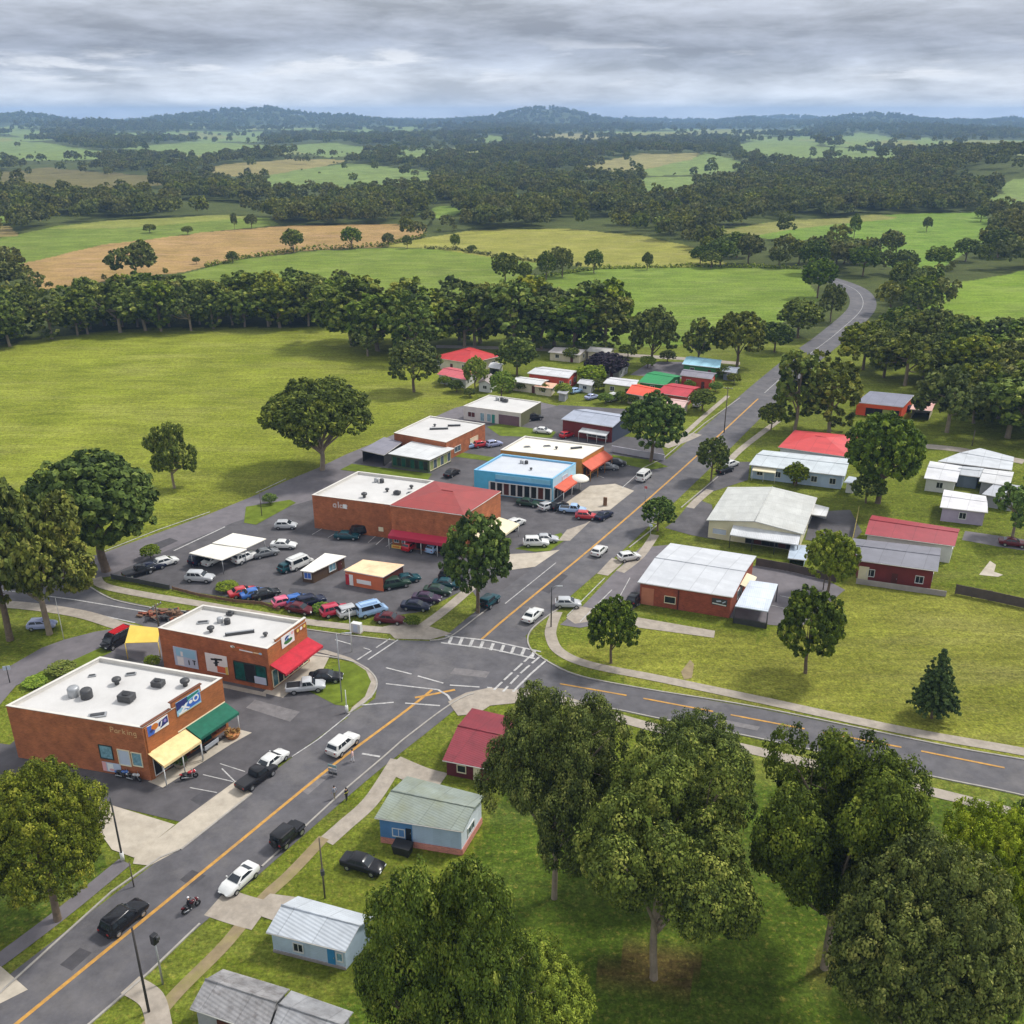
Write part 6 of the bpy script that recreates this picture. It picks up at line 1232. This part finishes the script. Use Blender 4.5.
LM = {'gum': leaf_mat('gum_leaves', S(44, 56, 22), S(98, 112, 42), S(156, 158, 74)), 'dark': leaf_mat('dark_leaves', S(40, 54, 22), S(88, 106, 38), S(138, 148, 62)),
      'lime': leaf_mat('lime_leaves', S(70, 92, 34), S(116, 138, 50), S(152, 164, 72)), 'conifer': leaf_mat('conifer_needles', S(38, 58, 30), S(66, 92, 44), S(100, 122, 60)), 'purple': leaf_mat('purple_leaves', S(26, 22, 30), S(44, 36, 46), S(66, 54, 62)), 'far': leaf_mat('far_gum_leaves', S(62, 72, 36), S(112, 118, 56), S(146, 144, 78))}
BARK = pm('grey_brown_bark', S(112, 96, 80), rough=.95, var=.4, scale=2.5, dirt=.5, bump=.6); BARKP = pm('pale_gum_bark', S(142, 128, 110), rough=.9, var=.3, scale=1.2, dirt=.6, col2=S(116, 92, 76), bump=.4)
def fib(n, rng, zmin=-1., zmax=1.):
    k = np.arange(n) + .5; z = zmin + (zmax - zmin) * k / n; a = k * 2.399963 + rng.random() * 6.28; r = np.sqrt(1 - z * z)
    return np.stack([r * np.cos(a), r * np.sin(a), z], -1)
def crown_data(seed, shape, nl, nc, nf, ls):
    rng = np.random.default_rng(seed)
    if shape == 'conifer':
        cl = []
        for k in range(13):
            t = k / 12; r = 4.6 * (1 - t) ** .75 + .3; z = 3.6 + t * 11.2; n = max(4, int(r * 4.6))
            for q in range(n):
                a = q / n * 6.28 + rng.random() * .5 + k; rr = r * rng.uniform(.78, 1.12)
                for s in np.linspace(.25, 1, max(2, int(rr * 1.3))): cl.append((rr * s * math.cos(a), rr * s * math.sin(a), z - .5 * s * rr * .28 + rng.normal(0, .1), .62 * (1.1 - .45 * s)))
        cl = np.array(cl); C, cr_ = cl[:, :3], cl[:, 3]; out = np.tile([0, 0, .45], (len(C), 1)) + C * [.12, .12, 0]; lobes = np.array([[0, 0, 14.5]])
    else:
        if shape == 'round': R, zc, rz, zmin, lr, fill = 6.2, 7.6, 5.0, -.55, (.3, .42), .62
        elif shape == 'umbrella': R, zc, rz, zmin, lr, fill = 7.4, 8.2, 4.8, -.02, (.2, .29), .80
        elif shape == 'belt': R, zc, rz, zmin, lr, fill = 5.4, 9.0, 7.4, -.9, (.26, .42), .7
        elif shape == 'tall': R, zc, rz, zmin, lr, fill = 5.2, 10.2, 7.0, -.75, (.24, .4), .68
        elif shape == 'open': R, zc, rz, zmin, lr, fill = 6.4, 8.6, 5.2, -.7, (.2, .33), .72
        elif shape == 'grove': R, zc, rz, zmin, lr, fill = 6.6, 7.8, 6.2, -.6, (.17, .27), .7
        D = fib(nl, rng, zmin, .98) + rng.normal(0, .13, (nl, 3)); D /= np.linalg.norm(D, axis=1)[:, None]
        f = fill * rng.uniform(*((.62, 1.3) if shape in ('open', 'tall', 'belt') else (.78, 1.18)), nl)
        lobes = D * f[:, None] * [R, R, rz] + [0, 0, zc]
        if shape == 'grove':                                          # several leaning boughs, each with its own heap of lobes
            nb = 7; bc = fib(nb, rng, -.6, .9) * [R * .56, R * .56, rz * .6] + rng.normal(0, .5, (nb, 3)) + [0, 0, zc]; w_ = np.arange(nl) % nb
            D = fib(nl, rng, -.8, .98)[rng.permutation(nl)]; lobes = bc[w_] + D * rng.uniform(.55, 1.15, (nl, 1)) * [R * .36, R * .36, rz * .32]
        lrad = R * rng.uniform(*lr, nl)
        C, out, cr_ = [], [], []
        for i in range(nl):
            d = fib(nc, rng) + rng.normal(0, .12, (nc, 3)); d /= np.linalg.norm(d, axis=1)[:, None]
            o = D[i] * .8 + [0, 0, .35]; keep = d @ o > (-.25 if shape != 'open' else -.1)
            d = d[keep]; C.append(lobes[i] + d * lrad[i] * rng.uniform(.72, 1.02, (len(d), 1)) * [1, 1, .8]); out.append(d + o * .3); cr_.append(R * rng.uniform(.07, .125, len(d)) * (1. if nf < 40 else .9))
        C = np.concatenate(C); out = np.concatenate(out); cr_ = np.concatenate(cr_)
    n = len(C); ctone = rng.normal(.42, .17, n); up = np.array([0, 0, 1.])
    d = rng.normal(0, 1, (n, nf, 3)); d /= np.linalg.norm(d, axis=2)[:, :, None]
    d = d + out[:, None, :] * .55; d /= np.linalg.norm(d, axis=2)[:, :, None]
    P = C[:, None, :] + d * (cr_[:, None, None] * rng.uniform(.55, 1.08, (n, nf, 1))) * [1, 1, .82]
    N = d + up * .3 + rng.normal(0, .3 if nf > 40 else .4, d.shape); N /= np.linalg.norm(N, axis=2)[:, :, None]
    tone = np.clip(ctone[:, None] + rng.normal(0, .13, (n, nf)) + (rng.random((n, nf)) > .93) * .25, 0, 1)
    P = P.reshape(-1, 3); N = N.reshape(-1, 3); tone = tone.ravel(); m = len(P)
    r = rng.normal(0, 1, (m, 3)); T = np.cross(N, r); T /= np.linalg.norm(T, axis=1)[:, None]; B = np.cross(N, T)
    s = ls * rng.uniform(.6, 1.35, (m, 1)); q = s * rng.uniform(.5, .8, (m, 1)); bend = N * s * .18
    V = np.stack([P - T * s, P + B * q - bend * 0 , P + T * s - bend, P - B * q], 1).reshape(-1, 3)
    return V, np.repeat(tone, 4), lobes
def crown_mesh(name, V, tone, mat):
    me = bpy.data.meshes.new(name); n = len(V); me.vertices.add(n); me.vertices.foreach_set('co', V.ravel().astype(np.float32))
    me.loops.add(n); me.loops.foreach_set('vertex_index', np.arange(n, dtype=np.int32)); me.polygons.add(n // 4); me.polygons.foreach_set('loop_start', np.arange(0, n, 4, dtype=np.int32))
    a = me.attributes.new('tone', 'FLOAT', 'POINT'); a.data.foreach_set('value', tone.astype(np.float32)); me.update(); me.validate(); me.materials.append(mat); return me
def trunk_mesh(lobes, zc, r, bark, seed, nlimb, lean=.4):
    rd = random.Random(seed); b = MB(); top = Vector((rd.uniform(-lean, lean), rd.uniform(-lean, lean), zc))
    pts = [Vector((0, 0, -.4)), Vector((0, 0, .25)), top * .3 + Vector((rd.uniform(-.2, .2), rd.uniform(-.2, .2), 0)), top * .62 + Vector((rd.uniform(-.3, .3), rd.uniform(-.3, .3), 0)), top]
    b.tube(smooth_line(pts, 3), [r * k for k in (1.7, 1.45, 1.25, 1.1, 1.03, 1, .95, .9, .84, .76, .66, .55, .4)], bark, 9)
    if nlimb:
        sel = sorted(range(len(lobes)), key=lambda i: -math.hypot(lobes[i][0], lobes[i][1]))[:nlimb * 2]; rd.shuffle(sel)
        for i in sel[:nlimb]:
            l = Vector(lobes[i]); s = top * rd.uniform(.32, .75); md = s.lerp(l, .5) + Vector((rd.uniform(-.5, .5), rd.uniform(-.5, .5), -.3 + rd.uniform(-.3, .5)))
            b.tube(smooth_line([s, md, l], 4), [r * k for k in (.5, .46, .42, .38, .34, .3, .26, .2, .1)], bark, 6)
            e = md.lerp(l, .3); b.tube([e, e.lerp(l, .5) + Vector((rd.uniform(-.9, .9), rd.uniform(-.9, .9), .7)), l + Vector((rd.uniform(-1.6, 1.6), rd.uniform(-1.6, 1.6), rd.uniform(.2, 1)))], [r * .22, r * .14, r * .05], bark, 5)
    return b
TP = {}
def variant(key, shape, seed, nl, nc, nf, ls, r=.34, nlimb=9, bark=None):
    V, tone, lobes = crown_data(seed, shape, nl, nc, nf, ls)
    zc = {'conifer': 14.6, 'round': 8., 'umbrella': 7.2, 'tall': 11.5, 'belt': 10.5, 'open': 9., 'grove': 9.}[shape]
    tb = trunk_mesh(lobes, zc, r, bark or BARK, seed, nlimb)
    hz = np.percentile(V[:, 2], 99.7); lo = np.percentile(V[:, 2], .5); wd = (np.percentile(V[:, 0], 99.4) - np.percentile(V[:, 0], .6))
    TP[key] = dict(V=V, tone=tone, tb=tb, H=hz, lo=lo, W=wd, me={}, tm=None)
for i in range(3): variant('big%d' % i, 'round', 40 + i, 30, 26, 34, .30, .42, 10)
for i in range(2): variant('gum%d' % i, 'grove', 60 + i, 46, 18, 32, .27, .38, 14, BARKP)
variant('tall0', 'tall', 70, 34, 24, 30, .30, .36, 12, BARKP)
variant('umb0', 'umbrella', 80, 56, 24, 36, .24, .36, 20, BARKP)
variant('pine0', 'conifer', 85, 1, 1, 34, .24, .3, 0)
for i in range(2): variant('nbig%d' % i, 'round', 30 + i, 40, 46, 84, .1, .34, 12)
for i in range(2): variant('ngum%d' % i, 'grove', 34 + i, 60, 36, 84, .098, .27, 18, BARKP)
variant('ntall', 'grove', 38, 64, 36, 84, .096, .28, 14, BARKP)
for i in range(3): variant('mid%d' % i, 'round', 100 + i, 24, 20, 30, .33, .32, 6)
for i in range(3): variant('belt%d' % i, 'belt', 120 + i, 24, 14, 16, .50, .33, 6, BARKP)
for i in range(2): variant('gumm%d' % i, 'grove', 140 + i, 34, 11, 18, .46, .36, 8, BARKP)
for i in range(3): variant('low%d' % i, ('round', 'tall', 'open')[i], 160 + i, 15, 9, 8, .95, .4, 0)
def H0(x, y): return float(hgt(np.array([x]), np.array([y]))[0])
def GT(px, py):
    d = Vector(ray(px, py)); t = (0 - CAMH) / d.z if d.z < -1e-4 else 1e5
    if d.y * t < 500: return Vector((d.x * t, d.y * t, 0))
    a = 330.
    while a < 12000:
        p = Vector((0, 0, CAMH)) + d * a
        if p.z < H0(p.x, p.y): break
        a *= 1.004
    return Vector((p.x, p.y, H0(p.x, p.y)))
NTREE = [0]
def plant(key, p, sw, sh, label, leaf, group=None, cat='tree', name='tree', rot=None):
    v = TP[key]
    if v['tm'] is None:
        o = v['tb'].build('trunk'); v['tm'] = o.data; bpy.data.objects.remove(o)
    if leaf not in v['me']: v['me'][leaf] = crown_mesh('crown', v['V'], v['tone'], LM[leaf])
    t = thing(name, label, cat, p, random.random() * 6.28 if rot is None else rot, group); t.scale = (sw, sw, sh)
    for nm, me in (('trunk', v['tm']), ('crown', v['me'][leaf])):
        o = bpy.data.objects.new(nm, me); COL.objects.link(o); o.parent = t
    NTREE[0] += 1; return t
def fit(key, bx, by, x0, x1, top, label, leaf='gum', group=None, cat='tree', name=None, kh=1., rot=None):
    """tree measured in the photograph: foot (bx,by), crown from x0 to x1, highest point at row top; height, spread and place are solved by projection"""
    p = GT(bx, by); v = TP[key]; rot = random.random() * 6.28 if rot is None else rot
    V = v['V'][::max(1, len(v['V']) // 2500)]; c, s_ = math.cos(rot), math.sin(rot); V = np.stack([V[:, 0] * c - V[:, 1] * s_, V[:, 0] * s_ + V[:, 1] * c, V[:, 2]], -1)
    sw = (x1 - x0) * depth(p) / F / v['W']; sh = sw
    for _ in range(5):
        lo, hi = .05, 6.
        for _ in range(22):
            sh = (lo + hi) / 2; q = V * [sw, sw, sh] + np.array(p); px, py = project(q[:, 0], q[:, 1], q[:, 2])
            lo, hi = (sh, hi) if np.percentile(py, .4) > top else (lo, sh)
        xa, xb = np.percentile(px, .6), np.percentile(px, 99.4); sw *= ((x1 - x0) / (xb - xa)) ** .9
        p.x += ((x0 + x1) / 2 - (xa + xb) / 2) * depth(p) / F * .8
    plant(key, p, sw, sh * kh, label, leaf, group, cat, name or {'pine0': 'conifer_tree'}.get(key, 'gum_tree' if key[:3] in ('gum', 'bel', 'tal', 'ngu', 'nta') else 'broadleaf_tree'), rot)
# measured trees: variant, foot x, y, crown x0, x1, top, label, leaves
fit('big0', 97, 571, 27, 152, 452, 'big dome crowned tree standing at the left end of the back lane', 'dark')
fit('gum0', 27, 634, -18, 92, 492, 'broad tree on the left edge with the lilac hatchback at its foot', 'gum')
fit('big1', -12, 640, -70, 40, 470, 'tree at the left edge behind the tree with the lilac hatchback', 'gum')
fit('nbig0', 40, 920, -35, 104, 760, 'leafy tree at the lower left beside the grey footpath', 'gum')
fit('gum1', 168, 488, 145, 196, 424, 'small airy twin stemmed tree alone in the big paddock', 'gum')
fit('umb0', 318, 470, 264, 368, 379, 'spreading umbrella shaped tree at the paddock corner', 'dark')
fit('mid0', 473, 613, 443, 509, 514, 'street tree with pale straight trunk by the parked slanted row', 'dark')
fit('mid1', 614, 663, 589, 637, 597, 'small rounded tree on the lawn by the right hand crosswalk', 'dark')
fit('mid2', 805, 673, 779, 844, 587, 'round tree on the long lawn right of the brick clinic', 'dark')
fit('pine0', 934, 718, 913, 959, 651, 'dark green conifer alone on the long lawn', 'conifer', kh=1.0)
fit('mid0', 826, 594, 807, 860, 530, 'leafy young tree beside the thin timber pole', 'lime')
fit('big0', 884, 503, 849, 924, 414, 'very dense round dark tree between the white houses', 'dark')
fit('mid1', 867, 503, 852, 886, 474, 'small tree tucked under the very dense round tree', 'gum')
fit('mid2', 653, 462, 623, 684, 392, 'large leafy street tree above the pale lilac wall', 'dark')
fit('mid0', 714, 481, 698, 729, 437, 'round street tree by the drive of the long pale house', 'dark')
fit('mid1', 657, 531, 643, 675, 497, 'small street tree in the verge of the white hall', 'dark')
fit('mid2', 415, 392, 389, 440, 340, 'dark round tree alone at the far paddock corner', 'gum')
fit('mid0', 516, 376, 497, 536, 337, 'dark round tree right of the red hip roof house', 'dark')
fit('mid1', 476, 390, 464, 487, 357, 'bushy bright tree beside the tiny white cottage', 'lime')
fit('mid2', 502, 398, 490, 515, 371, 'round green bush tree right of the tiny white cottage', 'lime')
fit('mid0', 592, 384, 577, 606, 365, 'flat little tree beside the red walled house', 'lime')
fit('mid1', 606, 377, 585, 628, 352, 'purple black leaved tree behind the lime cottage', 'purple')
fit('mid2', 703, 411, 690, 716, 389, 'dark shrub tree on the verge by the crimson roofed house', 'dark')
fit('mid0', 562, 397, 554, 572, 383, 'small tree in front of the red walled house', 'lime')
fit('mid1', 771, 430, 759, 786, 403, 'small dark tree where the street reaches the big gums', 'dark')
fit('mid2', 796, 486, 784, 809, 462, 'bushy shrub tree before the long pale house', 'dark')
fit('gumm0', 1016, 540, 996, 1046, 472, 'sparse tree cut by the right edge before the grey lean roof', 'lime')
fit('mid0', 269, 504, 262, 277, 493, 'round bush on the small grass island of the car park', 'lime', cat='bush', name='bush')
fit('mid1', 157, 558, 140, 160, 544, 'yellow green bush beside the back lane', 'lime', cat='bush', name='bush')
fit('mid2', 226, 590, 216, 238, 580, 'clipped hedge bush behind the silver SUV', 'lime', cat='bush', name='bush')
fit('mid0', 320, 612, 312, 331, 602, 'hedge bush between the blue and the crimson parked row', 'lime', cat='bush', name='bush')
fit('mid1', 411, 625, 404, 420, 615, 'grey green bush at the grass bank corner', 'gum', cat='bush', name='bush')
fit('mid2', 60, 672, 45, 76, 660, 'larger of two hedge bushes behind the awning shop', 'lime', cat='bush', name='bush')
fit('mid0', 33, 684, 22, 47, 674, 'smaller of two hedge bushes behind the awning shop', 'lime', cat='bush', name='bush')
fit('mid1', 152, 668, 144, 160, 655, 'bright green bush between the two brick shops', 'lime', cat='bush', name='bush')
for k, (bx, by, w_) in enumerate([(445, 386, 7), (456, 392, 8), (470, 397, 6), (509, 392, 7), (522, 391, 6), (545, 394, 7), (556, 384, 6), (586, 387, 7), (598, 391, 8), (606, 404, 8), (622, 403, 8), (634, 404, 7), (648, 368, 8), (668, 362, 8), (690, 389, 6), (716, 392, 7), (724, 378, 8), (734, 384, 7), (596, 357, 8), (572, 361, 9), (628, 358, 9), (612, 374, 6)]):
    fit('mid%d' % (k % 3), bx, by, bx - w_, bx + w_, by - w_ * 1.5, 'low garden shrub among the small houses at the far end of town', ('lime', 'dark', 'gum')[k % 3], 'garden shrubs among the far houses', 'shrub', 'shrub')
# foreground group
fit('ngum1', 583, 898, 486, 620, 688, 'tall tree beside the crimson shed roof', 'gum', rot=.4)
fit('nbig1', 702, 862, 638, 752, 712, 'dense dome tree behind the big white limbed gum', 'dark', rot=1.)
fit('ngum0', 651, 978, 586, 752, 742, 'big white limbed gum in the middle of the near grove', 'gum', rot=2.2)
fit('ngum1', 829, 968, 757, 946, 733, 'wide open crowned gum right of the grove gap', 'dark', rot=3.1)
fit('nbig0', 935, 1075, 836, 1030, 836, 'bushy olive gum filling the lower right corner', 'gum', rot=.2)
fit('nbig1', 1000, 962, 932, 1050, 802, 'deep green tree at the right edge above the olive gum', 'lime', rot=5.)
fit('ntall', 446, 1150, 364, 530, 866, 'huge olive gum rising from the bottom edge', 'gum', rot=1.3)
fit('nbig0', 525, 1080, 462, 588, 934, 'brighter tree right of the huge bottom gum', 'lime', rot=.9)
fit('mid1', 1035, 900, 1000, 1090, 800, 'tree half outside the right edge above the deep green tree', 'dark')
# hedgerow and field trees
HR = [(292, 253, 281, 303, 229), (351, 249, 341, 361, 227), (232, 263, 226, 238, 251), (196, 264, 192, 200, 257), (388, 247, 382, 394, 233), (407, 249, 402, 412, 235), (455, 250, 450, 460, 234), (472, 253, 467, 477, 245), (250, 229, 244, 257, 214), (233, 230, 230, 237, 213), (187, 235, 181, 193, 226), (150, 233, 143, 156, 224),
      (505, 286, 492, 518, 253), (524, 283, 517, 532, 262), (546, 280, 537, 556, 251), (563, 277, 552, 573, 249), (594, 273, 585, 603, 250), (647, 270, 642, 653, 252), (707, 258, 700, 714, 236), (738, 258, 722, 754, 232), (712, 268, 700, 722, 250), (892, 258, 879, 905, 230), (928, 232, 923, 933, 217), (856, 238, 850, 862, 214), (828, 216, 821, 836, 203), (838, 268, 826, 848, 244), (780, 220, 774, 786, 211), (983, 222, 975, 990, 206)]
for k, (bx, by, x0, x1, tp) in enumerate(HR):
    fit('mid%d' % (k % 3), bx, by, x0, x1, tp, 'lone rounded tree on the field boundaries beyond the first tree belt', 'gum', 'hedgerow trees between the far fields')
for k, (bx, by, x0, x1, tp) in enumerate([(722, 266, 706, 738, 238), (750, 264, 737, 764, 234), (700, 264, 690, 710, 246), (800, 264, 788, 812, 240), (815, 274, 800, 830, 240), (846, 264, 832, 860, 236), (866, 276, 850, 880, 246), (904, 298, 890, 920, 262), (905, 276, 892, 920, 250), (940, 270, 926, 955, 246), (968, 262, 954, 982, 238), (1000, 258, 984, 1018, 228), (780, 268, 770, 790, 248)]):
    fit('mid%d' % (k % 3), bx, by, x0, x1, tp, 'dark tree in the loose clumps around the far end of the road', ('dark', 'gum')[k % 2], 'loose clumps around the far road')
# belts: rows of tall gums, each a tree of its own
def belt(line, rows, gap, dpt, hr, label, group, keys=('belt0', 'belt1', 'belt2', 'gumm0', 'gumm1'), leaf='gum', wr=(1.0, 1.45)):
    p = [GT(*q) for q in line]
    for r in range(rows):
        for a, c in zip(p[:-1], p[1:]):
            d = (c - a); n = max(1, int(d.length / gap)); back = Vector((-d.y, d.x, 0)).normalized()
            if back.y < 0: back = -back
            for k in range(n):
                q = a + d * ((k + random.uniform(.1, .9)) / n) + back * (r * dpt + random.uniform(-.35, .35) * dpt)
                q.z = H0(q.x, q.y) - .1; key = random.choice(keys); h = random.uniform(*hr)
                plant(key, q, h / TP[key]['H'] * random.uniform(*wr), h / TP[key]['H'], label, leaf, group, name='gum_tree')
belt([(-70, 356), (0, 347), (60, 336), (150, 331), (250, 328), (345, 327)], 4, 7.0, 7.5, (12.5, 18), 'tall dark gum in the belt behind the big mown paddock', 'gums in the belt behind the paddock')
belt([(345, 345), (400, 352), (440, 352)], 2, 7.5, 8, (17, 23), 'gum in the clump at the far right corner of the paddock', 'gums at the far paddock corner')
belt([(440, 348), (500, 346), (560, 350), (615, 350)], 2, 7.5, 8, (16, 22), 'tall gum in the row behind the red roofed houses', 'gums behind the red roofed houses')
fit('gumm0', 365, 356, 350, 382, 325, 'slender small tree at the far edge of the paddock', 'gum')
fit('belt1', 404, 360, 385, 440, 290, 'tall gum standing forward of the far paddock corner clump', 'gum')
fit('mid1', 655, 366, 631, 677, 308, 'big round dark tree behind the green roofed house', 'dark')
fit('gumm1', 700, 366, 683, 722, 318, 'pale green gum beside the big round dark tree', 'gum')
fit('mid2', 733, 368, 712, 764, 312, 'broad dark gum by the last bend of the street', 'gum')
fit('mid0', 775, 352, 758, 795, 322, 'low dark tree between the street and the green field', 'dark')
fit('mid1', 798, 338, 778, 824, 299, 'dark tree left of the curving road', 'dark')
fit('mid2', 832, 322, 820, 846, 284, 'tree nearest the road bend on the field side', 'gum')
fit('mid0', 818, 298, 803, 838, 258, 'round dark tree above the road bend', 'dark')
fit('belt0', 800, 432, 776, 828, 350, 'left of the two tall gums over the coral roof', 'gum')
fit('belt1', 832, 432, 806, 862, 347, 'right of the two tall gums over the coral roof', 'gum')
def wood(poly, gap, hr, label, group, keys=('belt0', 'belt1', 'belt2', 'gumm0', 'mid0'), leaf='gum'):
    g = [G(*q) for q in poly]; xs, ys = [q.x for q in g], [q.y for q in g]; y = min(ys)
    while y < max(ys):
        x = min(xs)
        while x < max(xs):
            q = Vector((x + random.uniform(-.4, .4) * gap, y + random.uniform(-.4, .4) * gap, 0))
            if inpoly(np.array([q.x]), np.array([q.y]), [(a.x, a.y) for a in g])[0]:
                key = random.choice(keys); h = random.uniform(*hr); q.z = H0(q.x, q.y) - .1; s = h / TP[key]['H']
                plant(key, q, s * random.uniform(.95, 1.3), s, label, leaf, group, name='gum_tree')
            x += gap
        y += gap * .87
wood([(855, 390), (925, 396), (945, 432), (1024, 448), (1120, 455), (1120, 372), (1024, 366), (960, 362), (900, 364), (862, 366)], 11.5, (12.5, 17.5), 'dark gum in the dense wood on the right side of town', 'gums in the wood right of town')
wood([(892, 344), (915, 334), (940, 345), (960, 352), (930, 358), (888, 360)], 12, (12, 16), 'dark tree right of the curving road', 'trees right of the curving road')
wood([(905, 315), (908, 300), (925, 292), (936, 300), (925, 316), (910, 324)], 13, (12, 15), 'dark tree inside the road bend', 'trees inside the road bend')
def hedge(label, px, h, wd, leaf='gum'):
    pts = [GT(*q) for q in px]; rng = np.random.default_rng(len(label)); C = []
    for a, c in zip(pts[:-1], pts[1:]):
        n = int((c - a).length / .55)
        for k in range(n):
            q = a.lerp(c, k / n); C.append((q.x + rng.normal(0, wd), q.y + rng.normal(0, wd), H0(q.x, q.y) + rng.uniform(.2, h) * (.5 + .9 * rng.random())))
    C = np.array(C) - np.array(pts[0]); n, nf = len(C), 14; d = rng.normal(0, 1, (n, nf, 3)); d /= np.linalg.norm(d, axis=2)[:, :, None]; P = (C[:, None] + d * .7).reshape(-1, 3); N = d.reshape(-1, 3) + [0, 0, .4]; m = len(P)
    T = np.cross(N, rng.normal(0, 1, (m, 3))); T /= np.linalg.norm(T, axis=1)[:, None]; B = np.cross(N, T); B /= np.linalg.norm(B, axis=1)[:, None]; s = rng.uniform(.25, .5, (m, 1))
    V = np.stack([P - T * s, P + B * s * .7, P + T * s, P - B * s * .7], 1).reshape(-1, 3)
    o = bpy.data.objects.new('hedge', crown_mesh('hedge', V, np.repeat(rng.random(m), 4), LM[leaf])); COL.objects.link(o); o.location = pts[0]; tag(o, label, 'hedge')
hedge('dark hedge line between the tan field and the green field', [(205, 268), (245, 259), (300, 251), (380, 247), (425, 238)], 2.2, .5)
hedge('dark hedge line dropping across the long yellow field', [(425, 249), (455, 250), (500, 258), (545, 263)], 1.6, .4)
hedge('dark hedge along the top of the bright green field', [(500, 287), (545, 277), (600, 269), (700, 267), (800, 269)], 1.5, .4)
0 and hedge('scrubby growth along the back lane edge of the big paddock', [(120, 549), (200, 511), (290, 473), (345, 451)], .8, .5, 'lime')
print('individual trees', NTREE[0])
# ------------------------------------------------------------------ the far woods: one mass beyond counting
def woods():
    pts, sc, rt, kd = [], [], [], []
    rng = np.random.default_rng(5)
    for d0, d1, gap, s0, s1 in ((395, 1000, 9.0, .75, 1.15), (1000, 2400, 14.0, .8, 1.2), (2400, 4600, 26, 1.0, 1.6), (4600, 8200, 40, 1.4, 2.2), (8200, 10500, 80, 2, 3)):
        nth = int(1.24 * (d1 * d1 - d0 * d0) / 2 / gap / gap); a = rng.uniform(-.62, .62, nth); d = np.sqrt(rng.uniform(d0 * d0, d1 * d1, nth)); x, y = d * np.sin(a), d * np.cos(a); z = hgt(x, y)
        px, py = project(x, y, z); cv = cover(px, py, x, y, d); keep = (cv == -1) & (fbm(x / 60, y / 60, 31, 2) > .36)
        keep |= (cv >= 0) & (d > 900) & (rng.random(nth) < .03)
        keep |= (d > 5200) & (cv >= 0) & (cv < 900)
        big_ = rng.random(nth) > .34; small = np.zeros(nth, bool)
        hp = 14 * s1 * F / np.maximum(d, 1)
        for _, _, poly in FIELDS[5:]: 
            hit = inpoly(px, py - hp * .75, poly) & (d > 420) & (rng.random(nth) < np.where(d < 800, .9, .94)); keep &= ~(hit & big_); small |= hit & ~big_
        for poly in BLOCK: keep &= ~inpoly(px, py, poly)
        gm = [(m.x, m.y) for m in mainS if m.y > 330]
        for mx_, my_ in gm: keep &= np.hypot(x - mx_, y - my_) > 17
        pts.append(np.stack([x, y, z - .2], -1)[keep]); k = keep.sum(); sc.append(np.where(small[keep], .26, 1.) * rng.uniform(s0, s1, k)); rt.append(rng.uniform(0, 6.28, k)); kd.append(rng.integers(0, 3, k))
    P = np.concatenate(pts); s = np.concatenate(sc); r = np.concatenate(rt); k = np.concatenate(kd); print('far wood trees', len(P))
    me = bpy.data.meshes.new('woodland'); me.vertices.add(len(P)); me.vertices.foreach_set('co', P.ravel().astype(np.float32))
    for nm, arr, ty in (('scl', s, 'FLOAT'), ('rot', r, 'FLOAT'), ('knd', k, 'INT')):
        at = me.attributes.new(nm, ty, 'POINT'); at.data.foreach_set('value', arr.astype(np.float32 if ty == 'FLOAT' else np.int32))
    o = bpy.data.objects.new('woodland', me); COL.objects.link(o); o['kind'] = 'stuff'
    ng = bpy.data.node_groups.new('woodland', 'GeometryNodeTree'); ng.interface.new_socket('Geometry', in_out='INPUT', socket_type='NodeSocketGeometry'); ng.interface.new_socket('Geometry', in_out='OUTPUT', socket_type='NodeSocketGeometry')
    L = ng.links; gi, go = ng.nodes.new('NodeGroupInput'), ng.nodes.new('NodeGroupOutput'); jn = ng.nodes.new('GeometryNodeJoinGeometry'); ip = ng.nodes.new('GeometryNodeInstanceOnPoints')
    for c in reversed(FARC):
        oi = ng.nodes.new('GeometryNodeObjectInfo'); oi.inputs['Object'].default_value = c; oi.inputs['As Instance'].default_value = True; oi.transform_space = 'ORIGINAL'; L.new(oi.outputs['Geometry'], jn.inputs[0])
    def attr(n, t='FLOAT'):
        a = ng.nodes.new('GeometryNodeInputNamedAttribute'); a.data_type = t; a.inputs['Name'].default_value = n; return a.outputs[0]
    cx = ng.nodes.new('ShaderNodeCombineXYZ'); L.new(attr('rot'), cx.inputs[2])
    L.new(gi.outputs[0], ip.inputs['Points']); L.new(jn.outputs[0], ip.inputs['Instance']); ip.inputs['Pick Instance'].default_value = True; L.new(attr('knd', 'INT'), ip.inputs['Instance Index'])
    er = ng.nodes.new('FunctionNodeEulerToRotation'); L.new(cx.outputs[0], er.inputs[0]); L.new(er.outputs[0], ip.inputs['Rotation']); L.new(attr('scl'), ip.inputs['Scale']); L.new(ip.outputs[0], go.inputs[0])
    md = o.modifiers.new('scatter', 'NODES'); md.node_group = ng
BLOCK = [[(-100, 297), (345, 295), (345, 335), (-100, 360)], [(335, 300), (620, 300), (620, 365), (335, 365)], [(620, 300), (880, 300), (880, 440), (620, 440)], [(850, 352), (1200, 352), (1200, 470), (850, 470)]]
# three ordinary trees at the back of the belt serve as the pattern for the mass of far trees
FARC = []
for i, (bx, by) in enumerate(((640, 322), (668, 318), (690, 322))):
    t = plant('low%d' % i, GT(bx + 250, by - 8), 1., 1., ('squat', 'narrow tall', 'loose open')[i] + ' tree in the thicket behind the road bend', 'far', name='gum_tree'); FARC.append([c for c in t.children if c.name.startswith('crown')][0])
woods()
SC.cycles.use_denoising = True; SC.cycles.max_bounces = 6; SC.cycles.diffuse_bounces = 3; SC.cycles.transparent_max_bounces = 4; SC.cycles.volume_bounces = 1
SC.cycles.sample_clamp_indirect = 6
